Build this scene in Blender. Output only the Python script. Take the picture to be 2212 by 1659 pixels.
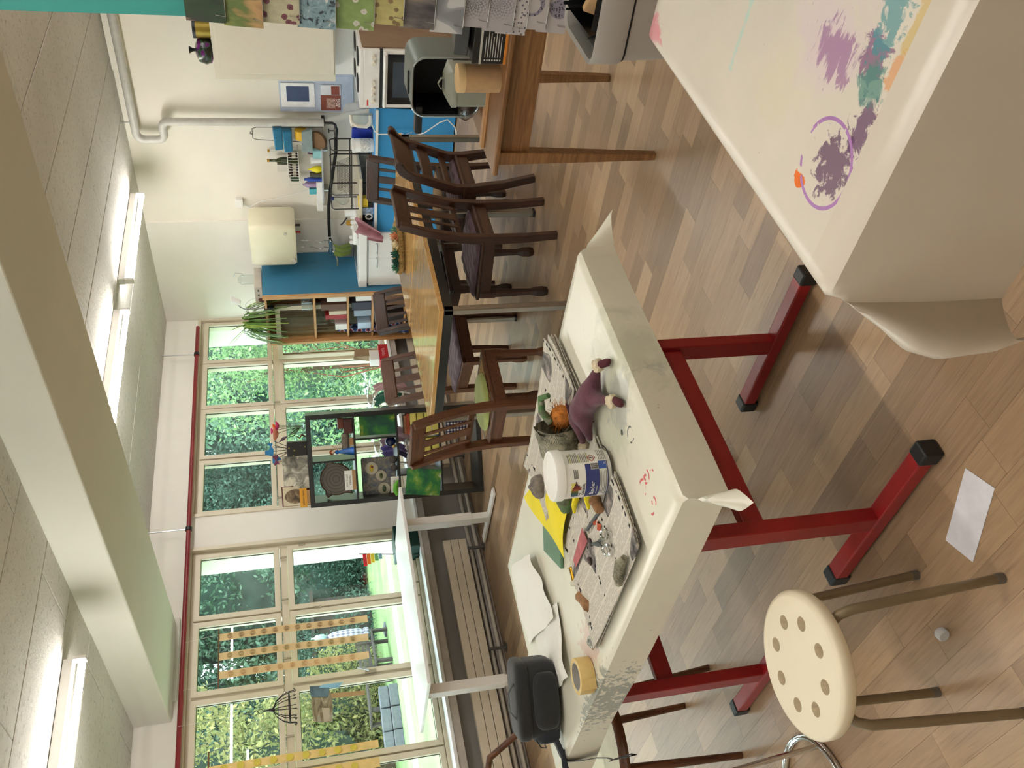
import bpy, bmesh, math, random
from mathutils import Vector, Matrix, Euler
import numpy as np
random.seed(7)
S = bpy.context.scene
for o in list(bpy.data.objects): bpy.data.objects.remove(o)
COL = S.collection
PI = math.pi
# ------------------------------------------------------------------ camera
cam = bpy.data.cameras.new('camera'); co = bpy.data.objects.new('camera', cam); COL.objects.link(co)
Rr = [[0.7213131, -0.6895382, -0.0651497], [-0.2076817, -0.125594, -0.9701002], [0.6607387, 0.7132764, -0.2337971]]
X_, Y_, Z_ = Vector(Rr[1]), Vector(Rr[0]), -Vector(Rr[2])
co.matrix_world = Matrix(((X_.x, Y_.x, Z_.x, 0), (X_.y, Y_.y, Z_.y, 0), (X_.z, Y_.z, Z_.z, 1.5), (0, 0, 0, 1)))
cam.sensor_fit = 'HORIZONTAL'; cam.sensor_width = 36; cam.lens = 1877.25 / 2212 * 36
cam.clip_start = .05; cam.clip_end = 300
S.camera = co
# ------------------------------------------------------------------ world, exposure
w = bpy.data.worlds.new('sky'); S.world = w; w.use_nodes = True
bg = w.node_tree.nodes['Background']
bg.inputs[0].default_value = (.86, .95, 1.0, 1); bg.inputs[1].default_value = 5.6     # even overcast sky
S.view_settings.view_transform = 'Standard'; S.view_settings.look = 'None'
S.view_settings.gamma = 1; S.view_settings.use_curve_mapping = False
S.view_settings.exposure = 0.38
TUBE_POWER = 30.0
# ------------------------------------------------------------------ helpers
def lin(h):
    if isinstance(h, str):
        h = h.lstrip('#'); c = [int(h[i:i + 2], 16) / 255 for i in (0, 2, 4)]
    else: c = h
    return tuple(x / 12.92 if x <= .04045 else ((x + .055) / 1.055) ** 2.4 for x in c)
MATS = {}
class NT:
    def __init__(s, name):
        s.m = bpy.data.materials.new(name); s.m.use_nodes = True; s.t = s.m.node_tree; s.n = s.t.nodes
        s.p = s.n['Principled BSDF']; s.o = s.n['Material Output']
    def new(s, t, **k):
        n = s.n.new(t)
        for a, v in k.items(): setattr(n, a, v)
        return n
    def L(s, a, b): s.t.links.new(a, b)
    def coord(s, kind='Object', scale=(1, 1, 1), rot=(0, 0, 0), loc=(0, 0, 0)):
        if kind == 'World': c = s.new('ShaderNodeNewGeometry').outputs['Position']
        else: c = s.new('ShaderNodeTexCoord').outputs[kind]
        mp = s.new('ShaderNodeMapping'); mp.inputs['Scale'].default_value = scale; mp.inputs['Rotation'].default_value = rot; mp.inputs['Location'].default_value = loc
        s.L(c, mp.inputs['Vector']); return mp.outputs[0]
    def noise(s, vec, scale=5, detail=3, rough=.5, dist=0, out='Fac'):
        n = s.new('ShaderNodeTexNoise'); n.inputs['Scale'].default_value = scale; n.inputs['Detail'].default_value = detail
        n.inputs['Roughness'].default_value = rough; n.inputs['Distortion'].default_value = dist
        if vec is not None: s.L(vec, n.inputs['Vector'])
        return n.outputs[out]
    def ramp(s, fac, stops, interp='LINEAR'):
        r = s.new('ShaderNodeValToRGB'); r.color_ramp.interpolation = interp; e = r.color_ramp.elements
        while len(e) > 1: e.remove(e[-1])
        for i, (p, c) in enumerate(stops):
            x = e[0] if i == 0 else e.new(p)
            x.position = p; c = lin(c) if isinstance(c, str) else c; x.color = (*c[:3], 1)
        s.L(fac, r.inputs[0]); return r.outputs[0]
    def mix(s, fac, a, b, mode='MIX'):
        m = s.new('ShaderNodeMix', data_type='RGBA', blend_type=mode)
        for sock, v in ((m.inputs[0], fac), (m.inputs[6], a), (m.inputs[7], b)):
            if isinstance(v, str): sock.default_value = (*lin(v), 1)
            elif isinstance(v, (int, float)): sock.default_value = v
            elif isinstance(v, tuple): sock.default_value = (*v[:3], 1)
            else: s.L(v, sock)
        return m.outputs[2]
    def math(s, op, a, b=0., c=None):
        m = s.new('ShaderNodeMath', operation=op)
        for i, v in enumerate((a, b) if c is None else (a, b, c)):
            if isinstance(v, (int, float)): m.inputs[i].default_value = v
            else: s.L(v, m.inputs[i])
        return m.outputs[0]
    def bump(s, h, strength=.3, dist=.01):
        b = s.new('ShaderNodeBump'); b.inputs['Strength'].default_value = strength; b.inputs['Distance'].default_value = dist
        s.L(h, b.inputs['Height']); s.L(b.outputs[0], s.p.inputs['Normal'])
    def color(s, c): s.L(c, s.p.inputs['Base Color'])
    def setp(s, rough=.5, metal=0, spec=.5, coat=0, sheen=0):
        s.p.inputs['Roughness'].default_value = rough; s.p.inputs['Metallic'].default_value = metal
        s.p.inputs['Specular IOR Level'].default_value = spec; s.p.inputs['Coat Weight'].default_value = coat; s.p.inputs['Sheen Weight'].default_value = sheen
def M(name, hexc, rough=.5, metal=0, var=.05, scale=12, bump=0, bscale=60, spec=.5, sheen=0, coat=0, stretch=None):
    """a plain procedural material: a colour that drifts a little, optional fine relief"""
    if name in MATS: return MATS[name]
    t = NT(name); c = lin(hexc); v = t.coord('Object', stretch or (1, 1, 1))
    n = t.noise(v, scale, 4, .6)
    lo = tuple(max(0, x * (1 - var * 2)) for x in c); hi = tuple(min(1, x * (1 + var * 2)) for x in c)
    t.color(t.ramp(n, [(.3, lo), (.7, hi)])); t.setp(rough, metal, spec, coat, sheen)
    if bump: t.bump(t.noise(v, bscale, 3), bump, .004)
    MATS[name] = t.m; return t.m
class B:
    def __init__(s): s.v = []; s.f = []; s.sm = []
    def add(s, vs, fs, smooth=False):
        k = len(s.v); s.v += [tuple(p) for p in vs]; s.f += [tuple(i + k for i in f) for f in fs]; s.sm += [smooth] * len(fs); return s
    def box(s, x0, y0, z0, x1, y1, z1):
        v = [(x0, y0, z0), (x1, y0, z0), (x1, y1, z0), (x0, y1, z0), (x0, y0, z1), (x1, y0, z1), (x1, y1, z1), (x0, y1, z1)]
        return s.add(v, [(0, 3, 2, 1), (4, 5, 6, 7), (0, 1, 5, 4), (1, 2, 6, 5), (2, 3, 7, 6), (3, 0, 4, 7)])
    def cb(s, c, d): return s.box(c[0] - d[0] / 2, c[1] - d[1] / 2, c[2] - d[2] / 2, c[0] + d[0] / 2, c[1] + d[1] / 2, c[2] + d[2] / 2)
    def hexa(s, bot, top):
        return s.add(list(bot) + list(top), [(0, 3, 2, 1), (4, 5, 6, 7), (0, 1, 5, 4), (1, 2, 6, 5), (2, 3, 7, 6), (3, 0, 4, 7)])
    def taper(s, c0, d0, c1, d1):
        def q(c, d): return [(c[0] - d[0] / 2, c[1] - d[1] / 2, c[2]), (c[0] + d[0] / 2, c[1] - d[1] / 2, c[2]), (c[0] + d[0] / 2, c[1] + d[1] / 2, c[2]), (c[0] - d[0] / 2, c[1] + d[1] / 2, c[2])]
        return s.hexa(q(c0, d0), q(c1, d1))
    def tube(s, pts, r, n=8, closed=False, smooth=True, flat=None):
        P = [Vector(p) for p in pts]; m = len(P); R = r if isinstance(r, (list, tuple)) else [r] * m
        T = []
        for i in range(m):
            a = P[(i - 1) % m] if (closed or i > 0) else P[i]; b = P[(i + 1) % m] if (closed or i < m - 1) else P[i]
            d = (b - a); T.append(d.normalized() if d.length > 1e-9 else Vector((0, 0, 1)))
        u = T[0].orthogonal().normalized(); vs = []
        if flat is not None:
            u = Vector(flat)
        for i in range(m):
            u = (u - T[i] * u.dot(T[i]));
            u = u.normalized() if u.length > 1e-6 else T[i].orthogonal().normalized()
            w_ = T[i].cross(u)
            for k in range(n):
                a = 2 * PI * k / n + (PI / n if n == 4 else 0)
                if isinstance(R[i], (tuple, list)): vs.append(P[i] + u * (math.cos(a) * R[i][0]) + w_ * (math.sin(a) * R[i][1]))
                else: vs.append(P[i] + (u * math.cos(a) + w_ * math.sin(a)) * R[i])
        fs = []
        for i in range(m if closed else m - 1):
            j = (i + 1) % m
            for k in range(n):
                l = (k + 1) % n; fs.append((i * n + k, i * n + l, j * n + l, j * n + k))
        if not closed: fs += [tuple(range(n - 1, -1, -1)), tuple((m - 1) * n + k for k in range(n))]
        return s.add(vs, fs, smooth)
    def cyl(s, p0, p1, r0, r1=None, n=16): return s.tube([p0, p1], [r0, r0 if r1 is None else r1], n)
    def lathe(s, prof, n=24, c=(0, 0, 0), smooth=True, sy=1.):
        vs = []
        for r, z in prof:
            for k in range(n):
                a = 2 * PI * k / n; vs.append((c[0] + r * math.cos(a), c[1] + r * sy * math.sin(a), c[2] + z))
        fs = []
        for i in range(len(prof) - 1):
            for k in range(n):
                l = (k + 1) % n; fs.append((i * n + k, i * n + l, (i + 1) * n + l, (i + 1) * n + k))
        if prof[0][0] > 1e-6: fs.append(tuple(range(n - 1, -1, -1)))
        if prof[-1][0] > 1e-6: fs.append(tuple((len(prof) - 1) * n + k for k in range(n)))
        return s.add(vs, fs, smooth)
    def prism(s, poly, z0, z1, smooth=False):
        n = len(poly); vs = [(p[0], p[1], z0) for p in poly] + [(p[0], p[1], z1) for p in poly]
        return s.add(vs, [tuple(range(n - 1, -1, -1)), tuple(range(n, 2 * n))] + [(i, (i + 1) % n, n + (i + 1) % n, n + i) for i in range(n)], smooth)
    def ell(s, c, r, nu=16, nv=10, fn=None):
        r = (r, r, r) if isinstance(r, (int, float)) else r; vs = []; fs = []
        for i in range(nv + 1):
            th = PI * i / nv
            for k in range(nu):
                a = 2 * PI * k / nu; d = Vector((math.sin(th) * math.cos(a), math.sin(th) * math.sin(a), math.cos(th)))
                q = 1 if fn is None else fn(d)
                vs.append((c[0] + d.x * r[0] * q, c[1] + d.y * r[1] * q, c[2] + d.z * r[2] * q))
        for i in range(nv):
            for k in range(nu):
                l = (k + 1) % nu; fs.append((i * nu + k, (i + 1) * nu + k, (i + 1) * nu + l, i * nu + l))
        return s.add(vs, fs, True)
    def sheet(s, fn, nu, nv, th=0.0, smooth=True):
        """fn(u,v)->(x,y,z); th>0 gives a second skin th below along the normal"""
        P = [[Vector(fn(i / nu, j / nv)) for j in range(nv + 1)] for i in range(nu + 1)]
        vs = [p for r in P for p in r]; W_ = nv + 1
        fs = [(i * W_ + j, (i + 1) * W_ + j, (i + 1) * W_ + j + 1, i * W_ + j + 1) for i in range(nu) for j in range(nv)]
        if th:
            N = len(vs); low = []
            for i in range(nu + 1):
                for j in range(nv + 1):
                    a = P[min(i + 1, nu)][j] - P[max(i - 1, 0)][j]; b = P[i][min(j + 1, nv)] - P[i][max(j - 1, 0)]
                    n_ = a.cross(b); n_ = n_.normalized() if n_.length > 1e-12 else Vector((0, 0, 1)); low.append(P[i][j] - n_ * th)
            vs = vs + low; fs = fs + [tuple(N + q for q in reversed(f)) for f in fs]
            e = [(i, 0) for i in range(nu + 1)] + [(nu, j) for j in range(1, nv + 1)] + [(i, nv) for i in range(nu - 1, -1, -1)] + [(0, j) for j in range(nv - 1, 0, -1)]
            ids = [i * W_ + j for i, j in e]
            for a, b in zip(ids, ids[1:] + ids[:1]): fs.append((b, a, a + N, b + N))
        return s.add(vs, fs, smooth)
    def xf(s, m, k=0):
        for i in range(k, len(s.v)): s.v[i] = tuple(m @ Vector(s.v[i]))
        return s
    def rot(s, ang, axis='Z', c=(0, 0, 0), k=0):
        return s.xf(Matrix.Translation(c) @ Matrix.Rotation(ang, 4, axis) @ Matrix.Translation(-Vector(c)), k)
    def mv(s, d, k=0): return s.xf(Matrix.Translation(d), k)
    def mesh(s, name, mat):
        me = bpy.data.meshes.new(name); me.from_pydata(s.v, [], s.f); me.update()
        me.polygons.foreach_set('use_smooth', s.sm)
        if any(s.sm): me.set_sharp_from_angle(angle=math.radians(42))
        for m in (mat if isinstance(mat, (list, tuple)) else [mat]):
            if m is not None: me.materials.append(m)
        return me
def obj(name, b, mat, parent=None, bevel=0, label=None, kind=None):
    me = b if isinstance(b, bpy.types.Mesh) else b.mesh(name, mat)
    o = bpy.data.objects.new(name, me); COL.objects.link(o)
    if parent is not None: o.parent = parent
    if bevel:
        m = o.modifiers.new('bevel', 'BEVEL'); m.width = bevel; m.segments = 2; m.limit_method = 'ANGLE'; m.angle_limit = math.radians(50); m.harden_normals = False
    if label: o['label'] = label
    if kind: o['kind'] = kind
    return o
def thing(name, label, cat, loc=(0, 0, 0), rz=0, group=None):
    o = bpy.data.objects.new(name, None); COL.objects.link(o); o.location = loc; o.rotation_euler = (0, 0, rz); o.empty_display_size = .05
    o['label'] = label; o['category'] = cat
    if group: o['group'] = group
    return o
def solo(name, b, mat, label, cat, loc=(0, 0, 0), rz=0, group=None, bevel=0, kind=None):
    o = obj(name, b, mat, None, bevel); o.location = loc; o.rotation_euler = (0, 0, rz); o['label'] = label; o['category'] = cat
    if group: o['group'] = group
    if kind: o['kind'] = kind
    return o
def struct(name, b, mat, parent=None, bevel=0):
    o = obj(name, b, mat, parent, bevel)
    if parent is None: o['kind'] = 'structure'
    return o
def dup(root, loc, rz, label=None, group=None):
    r = root.copy(); COL.objects.link(r); r.location = loc; r.rotation_euler = (0, 0, rz)
    if label: r['label'] = label
    if group: r['group'] = group
    for ch in list(root.children):
        c = ch.copy(); COL.objects.link(c); c.parent = r
        for g in list(ch.children):
            d = g.copy(); COL.objects.link(d); d.parent = c
    return r
def text_B(txt, size, depth=.0006, align='CENTER', bold=0):
    """letters as flat mesh in the XY plane"""
    cu = bpy.data.curves.new('t', 'FONT'); cu.body = txt; cu.size = size; cu.align_x = align; cu.align_y = 'CENTER'; cu.extrude = depth; cu.resolution_u = 3; cu.offset = bold
    ob = bpy.data.objects.new('t', cu); COL.objects.link(ob); dg = bpy.context.evaluated_depsgraph_get(); dg.update()
    me = bpy.data.meshes.new_from_object(ob.evaluated_get(dg)); b = B()
    b.add([tuple(v.co) for v in me.vertices], [tuple(p.vertices) for p in me.polygons])
    bpy.data.objects.remove(ob); bpy.data.curves.remove(cu); bpy.data.meshes.remove(me); return b
def frame_m(o, x, y):
    """matrix taking local X,Y,Z to the given axes at o"""
    x = Vector(x).normalized(); y = Vector(y); y = (y - x * y.dot(x)).normalized(); z = x.cross(y)
    return Matrix(((x.x, y.x, z.x, o[0]), (x.y, y.y, z.y, o[1]), (x.z, y.z, z.z, o[2]), (0, 0, 0, 1)))
def arc(c, r, a0, a1, n, ax=('x', 'z')):
    out = []
    for i in range(n + 1):
        a = a0 + (a1 - a0) * i / n; p = {'x': c[0], 'y': c[1], 'z': c[2]}; p[ax[0]] += r * math.cos(a); p[ax[1]] += r * math.sin(a); out.append((p['x'], p['y'], p['z']))
    return out
def rrect(w, h, r, n=5):
    out = []
    for cx, cy, a in ((w / 2 - r, h / 2 - r, 0), (-w / 2 + r, h / 2 - r, PI / 2), (-w / 2 + r, -h / 2 + r, PI), (w / 2 - r, -h / 2 + r, 3 * PI / 2)):
        for i in range(n + 1): out.append((cx + r * math.cos(a + PI / 2 * i / n), cy + r * math.sin(a + PI / 2 * i / n)))
    return out
def jit(a): return random.uniform(-a, a)
# ------------------------------------------------------------------ materials used in many places
def wood_mat(name, c0, c1, c2, rough=.35, axis=2, sc=1., coat=0., bump=.08):
    if name in MATS: return MATS[name]
    t = NT(name); s = [26 * sc] * 3; s[axis] = 1.6 * sc; v = t.coord('Object', tuple(s))
    n = t.noise(v, 2.2, 6, .62, 1.2); t.color(t.ramp(n, [(.28, c0), (.5, c1), (.74, c2)])); t.setp(rough, coat=coat); t.bump(n, bump, .002)
    MATS[name] = t.m; return t.m
DW = wood_mat('dark stained beech', '#1f0f08', '#391e10', '#4d2b18', .42)
DWX = wood_mat('dark stained beech along x', '#1f0f08', '#391e10', '#4d2b18', .42, 0)
MW = wood_mat('mid brown beech', '#3d2010', '#5a341b', '#704626', .45)
MWX = wood_mat('mid brown beech along x', '#3d2010', '#5a341b', '#704626', .45, 0)
SIDEW = wood_mat('oiled oak', '#5f3d1f', '#7d5530', '#946a40', .42, 1)
PINE = wood_mat('knotty pine', '#9a6a3c', '#b98a58', '#cfa574', .5)
PINEY = wood_mat('knotty pine along y', '#9a6a3c', '#b98a58', '#cfa574', .5, 1)
TABW = wood_mat('honey lacquered ash', '#bf8f50', '#d2a566', '#dfb87e', .14, 1, .8, .3, .01)
WALL = M('white wall paint', '#e6e2d9', .85, var=.012, scale=3, bump=.05, bscale=180)
WALLW = M('warm white wall paint', '#ebe5d9', .85, var=.012, scale=3, bump=.05, bscale=180)
LOWWALL = M('grey lower wall paint', '#a9a5a0', .8, var=.02, scale=3)
FRAME = M('cream window enamel', '#d3c9b3', .42, var=.015, scale=4)
SILL = M('white sill enamel', '#eef0f0', .35, var=.01)
WHITE = M('white lacquer', '#eeeeec', .35, var=.01)
WHITEM = M('matt white', '#e9e7e2', .7, var=.015)
STEEL = M('brushed steel', '#b9bcbf', .32, 1, var=.03, scale=40)
CHROME = M('chrome', '#dfe2e6', .08, 1, var=0)
BLACK = M('black plastic', '#131416', .45, var=.1)
BLACKM = M('matt black', '#0d0d0e', .8, var=.1)
IRONM = M('dark wire', '#3c3a3a', .45, .6)
BEIGEPIPE = M('grey cream pipe enamel', '#c9c3b6', .45)
REDPIPE = M('dark red pipe enamel', '#7c1d22', .4)
REDM = M('red powder coat', '#8f1416', .38, var=.05)
CARD = M('kraft cardboard', '#b08b62', .8, var=.06, scale=30, bump=.1, bscale=200)
def glass_mat(name, tint=(.93, .97, .96), refl=1.0, rough=0.0):
    if name in MATS: return MATS[name]
    t = NT(name); t.n.remove(t.p); tr = t.new('ShaderNodeBsdfTransparent'); tr.inputs[0].default_value = (*tint, 1)
    gl = t.new('ShaderNodeBsdfGlossy'); gl.inputs['Roughness'].default_value = rough
    fr = t.new('ShaderNodeFresnel'); t.L(t.math('ADD', t.math('MULTIPLY', t.new('ShaderNodeNewGeometry').outputs['Backfacing'], 1 / 1.5 - 1.5), 1.5), fr.inputs[0]); mx = t.new('ShaderNodeMixShader')
    t.L(t.math('MULTIPLY', fr.outputs[0], refl), mx.inputs[0]); t.L(tr.outputs[0], mx.inputs[1]); t.L(gl.outputs[0], mx.inputs[2]); t.L(mx.outputs[0], t.o.inputs[0])
    MATS[name] = t.m; return t.m
GLASS = glass_mat('window glass', (.90, .96, .95))
GLASSC = glass_mat('clear drinking glass', (.93, .95, .95), 1.6, .03)
GLASSG = glass_mat('green bottle glass', (.10, .13, .02), 1.2)
FILM = glass_mat('clear plastic film', (.8, .8, .8), 2.2, .15)
# ------------------------------------------------------------------ floor: strips laid along y
XMAX, YW = 7.59, 6.8
t = NT('laminate strip'); at = t.new('ShaderNodeAttribute', attribute_name='tone'); v0 = t.new('ShaderNodeNewGeometry').outputs['Position']
vo = t.new('ShaderNodeVectorMath', operation='ADD'); t.L(v0, vo.inputs[0]); t.L(at.outputs['Vector'], vo.inputs[1])
mp = t.new('ShaderNodeMapping'); mp.inputs['Scale'].default_value = (34, 2.0, 1); t.L(vo.outputs[0], mp.inputs[0])
g = t.noise(mp.outputs[0], 1.6, 6, .65, 1.5)
mp2 = t.new('ShaderNodeMapping'); mp2.inputs['Scale'].default_value = (160, 6, 1); t.L(vo.outputs[0], mp2.inputs[0]); g2 = t.noise(mp2.outputs[0], 1, 2, .5)
base = t.ramp(at.outputs['Fac'], [(0, '#82694f'), (.35, '#9d8063'), (.7, '#b39472'), (1, '#c0a37f')])
c = t.mix(t.ramp(g, [(.3, (0.0, 0, 0)), (.75, (1, 1, 1))]), t.mix(.22, base, '#66503f'), t.mix(.18, base, '#d3b694'))
c = t.mix(t.ramp(g2, [(.55, (0, 0, 0)), (.75, (.32, .32, .32))]), c, '#5e4838')
t.color(c); t.setp(.34, spec=.42); t.bump(g2, .05, .001); FLOORM = t.m
SUB = M('floor joint brown', '#6e5742', .8)
fl = struct('floor', B().box(-3.2, -3.2, -.12, XMAX + .1, YW + .1, -.006), SUB)
def inview(x, y, z=0., m=60):
    p = Vector((x, y, z - 1.5)); d = p.dot(Vector(Rr[2]))
    if d < .2: return None
    u = p.dot(Vector(Rr[0])) / d * 1877 + 829.5; q = p.dot(Vector(Rr[1])) / d * 1877 + 1106
    return (u, q, d) if -m < u < 1659 + m and -m < q < 2212 + m else None
strips = []; SW = .1
x = -3.2
while x < XMAX - .005:
    y = -3.2 - random.uniform(0, .5); x1 = min(x + SW, XMAX)
    while y < YW - .01:
        L_ = random.choice((.38, .44, .5, .56, .62)); a, b_ = max(y, -3.2), min(y + L_, YW)
        if b_ > a + .02:
            iv = [inview((x + x1) / 2, yy) for yy in (a, (a + b_) / 2, b_)]; iv = [i for i in iv if i]
            strips.append(((iv and -min(i[2] for i in iv)) or -99, x, a, x1, b_))
        y += L_
    x += SW
strips.sort(reverse=True)
def strip_B(x, a, x1, b_, cz=0): return B().hexa([(x + .0002, a + .0002, -.006), (x1 - .0002, a + .0002, -.006), (x1 - .0002, b_ - .0002, -.006), (x + .0002, b_ - .0002, -.006)], [(x + .0003, a + .0003, 0), (x1 - .0003, a + .0003, 0), (x1 - .0003, b_ - .0003, 0), (x + .0003, b_ - .0003, 0)])
def set_tone(me, vals):
    A = me.attributes.new('tone', 'FLOAT', 'FACE'); A.data.foreach_set('value', vals)
rest = B(); tones = []
for i, (d, x, a, x1, b_) in enumerate(strips):
    tn = min(1, max(0, random.gauss(.5, .27)))
    if i < 295:
        me = strip_B(x, a, x1, b_).mesh('plank', FLOORM); set_tone(me, [tn] * 6); obj('plank', me, None, fl)
    else:
        k = strip_B(x, a, x1, b_); rest.add(k.v, k.f); tones += [tn] * 6
me = rest.mesh('planks_far', FLOORM); set_tone(me, tones); obj('distant_planking', me, None, fl, kind='stuff')
# ------------------------------------------------------------------ ceiling: wood wool boards
t = NT('wood wool board'); v = t.coord('World'); n1 = t.noise(v, 34, 5, .75); n2 = t.noise(t.coord('World', (3.2, 9, 9)), 7, 6, .82); n3 = t.noise(v, 1.3, 2)
c = t.mix(t.ramp(n3, [(.3, (0, 0, 0)), (.7, (1, 1, 1))]), '#d6d3cd', '#c8c4bc')
c = t.mix(t.ramp(n1, [(.56, (0, 0, 0)), (.70, (.7, .7, .7))]), c, '#8a857d')
c = t.mix(t.ramp(n2, [(.60, (0, 0, 0)), (.68, (.85, .85, .85))]), c, '#4d4a46')
t.color(c); t.setp(.95, spec=.1); t.bump(n1, .6, .012); BOARD = t.m
ce = struct('ceiling', B().box(-3.2, -3.2, 2.925, XMAX + .2, YW + .2, 3.0), M('ceiling joint grey', '#6a6660', .95))  # grey backing shows as dark joints between the boards
PB = .5245; y0 = YW - .42
rows = [YW]
k = y0
while k > -3.2: rows.append(k); k -= PB
rows.append(-3.2); pb = {}
for j in range(len(rows) - 1):
    off = (j % 2) * .9; xs = [XMAX] + [q for q in (XMAX - .75 - off - 2.0 * i for i in range(6)) if q > -3.1] + [-3.2]
    for xa, xb in zip(xs[1:], xs[:-1]):
        g_ = .003
        obj('ceiling_board', B().box(xa + g_, rows[j + 1] + g_, 2.9 + random.uniform(0, .004), xb - g_, rows[j] - g_, 2.928), BOARD, ce, .004)
# ------------------------------------------------------------------ beam, walls
BEAMM = M('beam paint', '#d8d6cc', .8, var=.015, scale=2)
bm_ = struct('trim_beam', B().box(3.04, -3.2, 2.63, 3.86, YW, 2.93), BEAMM, None, .012)
obj('cover_strip', B().box(3.2, YW - .05, 2.60, 3.9, YW, 2.66), BEAMM, bm_, .006)
wl = struct('wall_left', B().box(-3.2, YW, -.12, XMAX + .1, 7.2, .56), LOWWALL)
obj('lintel', B().box(-3.2, YW, 2.545, XMAX + .1, 7.2, 3.0), WALL, wl)
for xa, xb in ((4.555, 4.945), (7.555, 7.75), (1.47, 1.865), (-1.62, -1.22)): obj('pier', B().box(xa, YW, .56, xb, 7.2, 2.545), WALL, wl)
obj('blind_end', B().box(-3.2, YW, .56, -2.9, 7.2, 2.545), WALL, wl)
wr = struct('wall_right', B().box(XMAX, -3.2, -.12, XMAX + .15, 7.2, 3.0), WALLW)
obj('wall_lining', B().box(XMAX - .02, 5.48, 0, XMAX + .01, YW, 2.92), WALL, wr)
struct('wall_front', B().box(-3.35, -3.2, -.12, -3.2, 7.2, 3.0), WALLW)
struct('wall_back', B().box(-3.35, -3.35, -.12, XMAX + .15, -3.2, 3.0), WALLW)
struct('trim_1', B().box(XMAX - .07, -3.2, 2.78, XMAX, 3.86, 2.9), WALLW, None, .006)
struct('baseboard_left', B().box(-3.2, YW - .035, 0, XMAX, YW, .075), M('grey baseboard', '#a8a098', .6), None, .006)
sb = struct('trim_sill', B().box(-3.2, 6.60, .553, XMAX - .02, 6.86, .582), SILL, None, .006)
obj('sill_apron', B().box(-3.2, 6.61, .49, XMAX - .02, 6.64, .553), M('sill apron grey', '#b5aea6', .6), sb, .004)
# heating pipes and radiators
for zz in (.05, .115): solo('heating_pipe', B().tube([(-3, 6.72, zz), (7.4, 6.72, zz)], .017, 10), BEIGEPIPE, 'long beige heating pipe running along the floor below the windows, %s of the two' % ('lower' if zz < .1 else 'upper'), 'pipe', group='heating pipes under the windows')
RAD = M('radiator cream enamel', '#cfc3ae', .5, var=.02)
def radiator(x0, x1, label, zt):
    r = thing('radiator', label, 'radiator', ((x0 + x1) / 2, 6.66, 0)); L_ = (x1 - x0) / 2; h = (zt - .16) / 3
    for i in range(3): obj('radiator_panel', B().box(-L_, -.03, .16 + i * h, L_, .03, .16 + (i + 1) * h - .004), RAD, r, .003)
    for s_ in (-.9, .15, .93): obj('support_leg', B().tube([(L_ * s_, 0, 0), (L_ * s_, 0, .17)], .014, 8).tube([(L_ * s_ , .0, .006), (L_ * s_ + .001, 0, .0)], .045, 12), M('cast grey', '#55524d', .6), r)
radiator(1.75, 4.28, 'long low cream radiator with three flat bars under the left windows', .372)
radiator(5.15, 7.3, 'long low cream radiator behind the chairs under the right windows', .36)
# red pipe on threaded rods
rp = thing('sprinkler_pipe', 'dark red pipe running above the windows on threaded rods', 'pipe', (2, 6.69, 2.555))
obj('pipe_run', B().tube([(-4.9, 0, 0), (5.34, 0, 0)], .02, 12), REDPIPE, rp)
for xx in (4.92, 2.72, .2, -2.3):
    obj('threaded_rod', B().tube([(xx, 0, .01), (xx, .0, .35)], .006, 6), STEEL, rp); obj('clamp', B().tube([(xx - .018, 0, 0), (xx + .018, 0, 0)], .028, 12), BLACK, rp)
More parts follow.
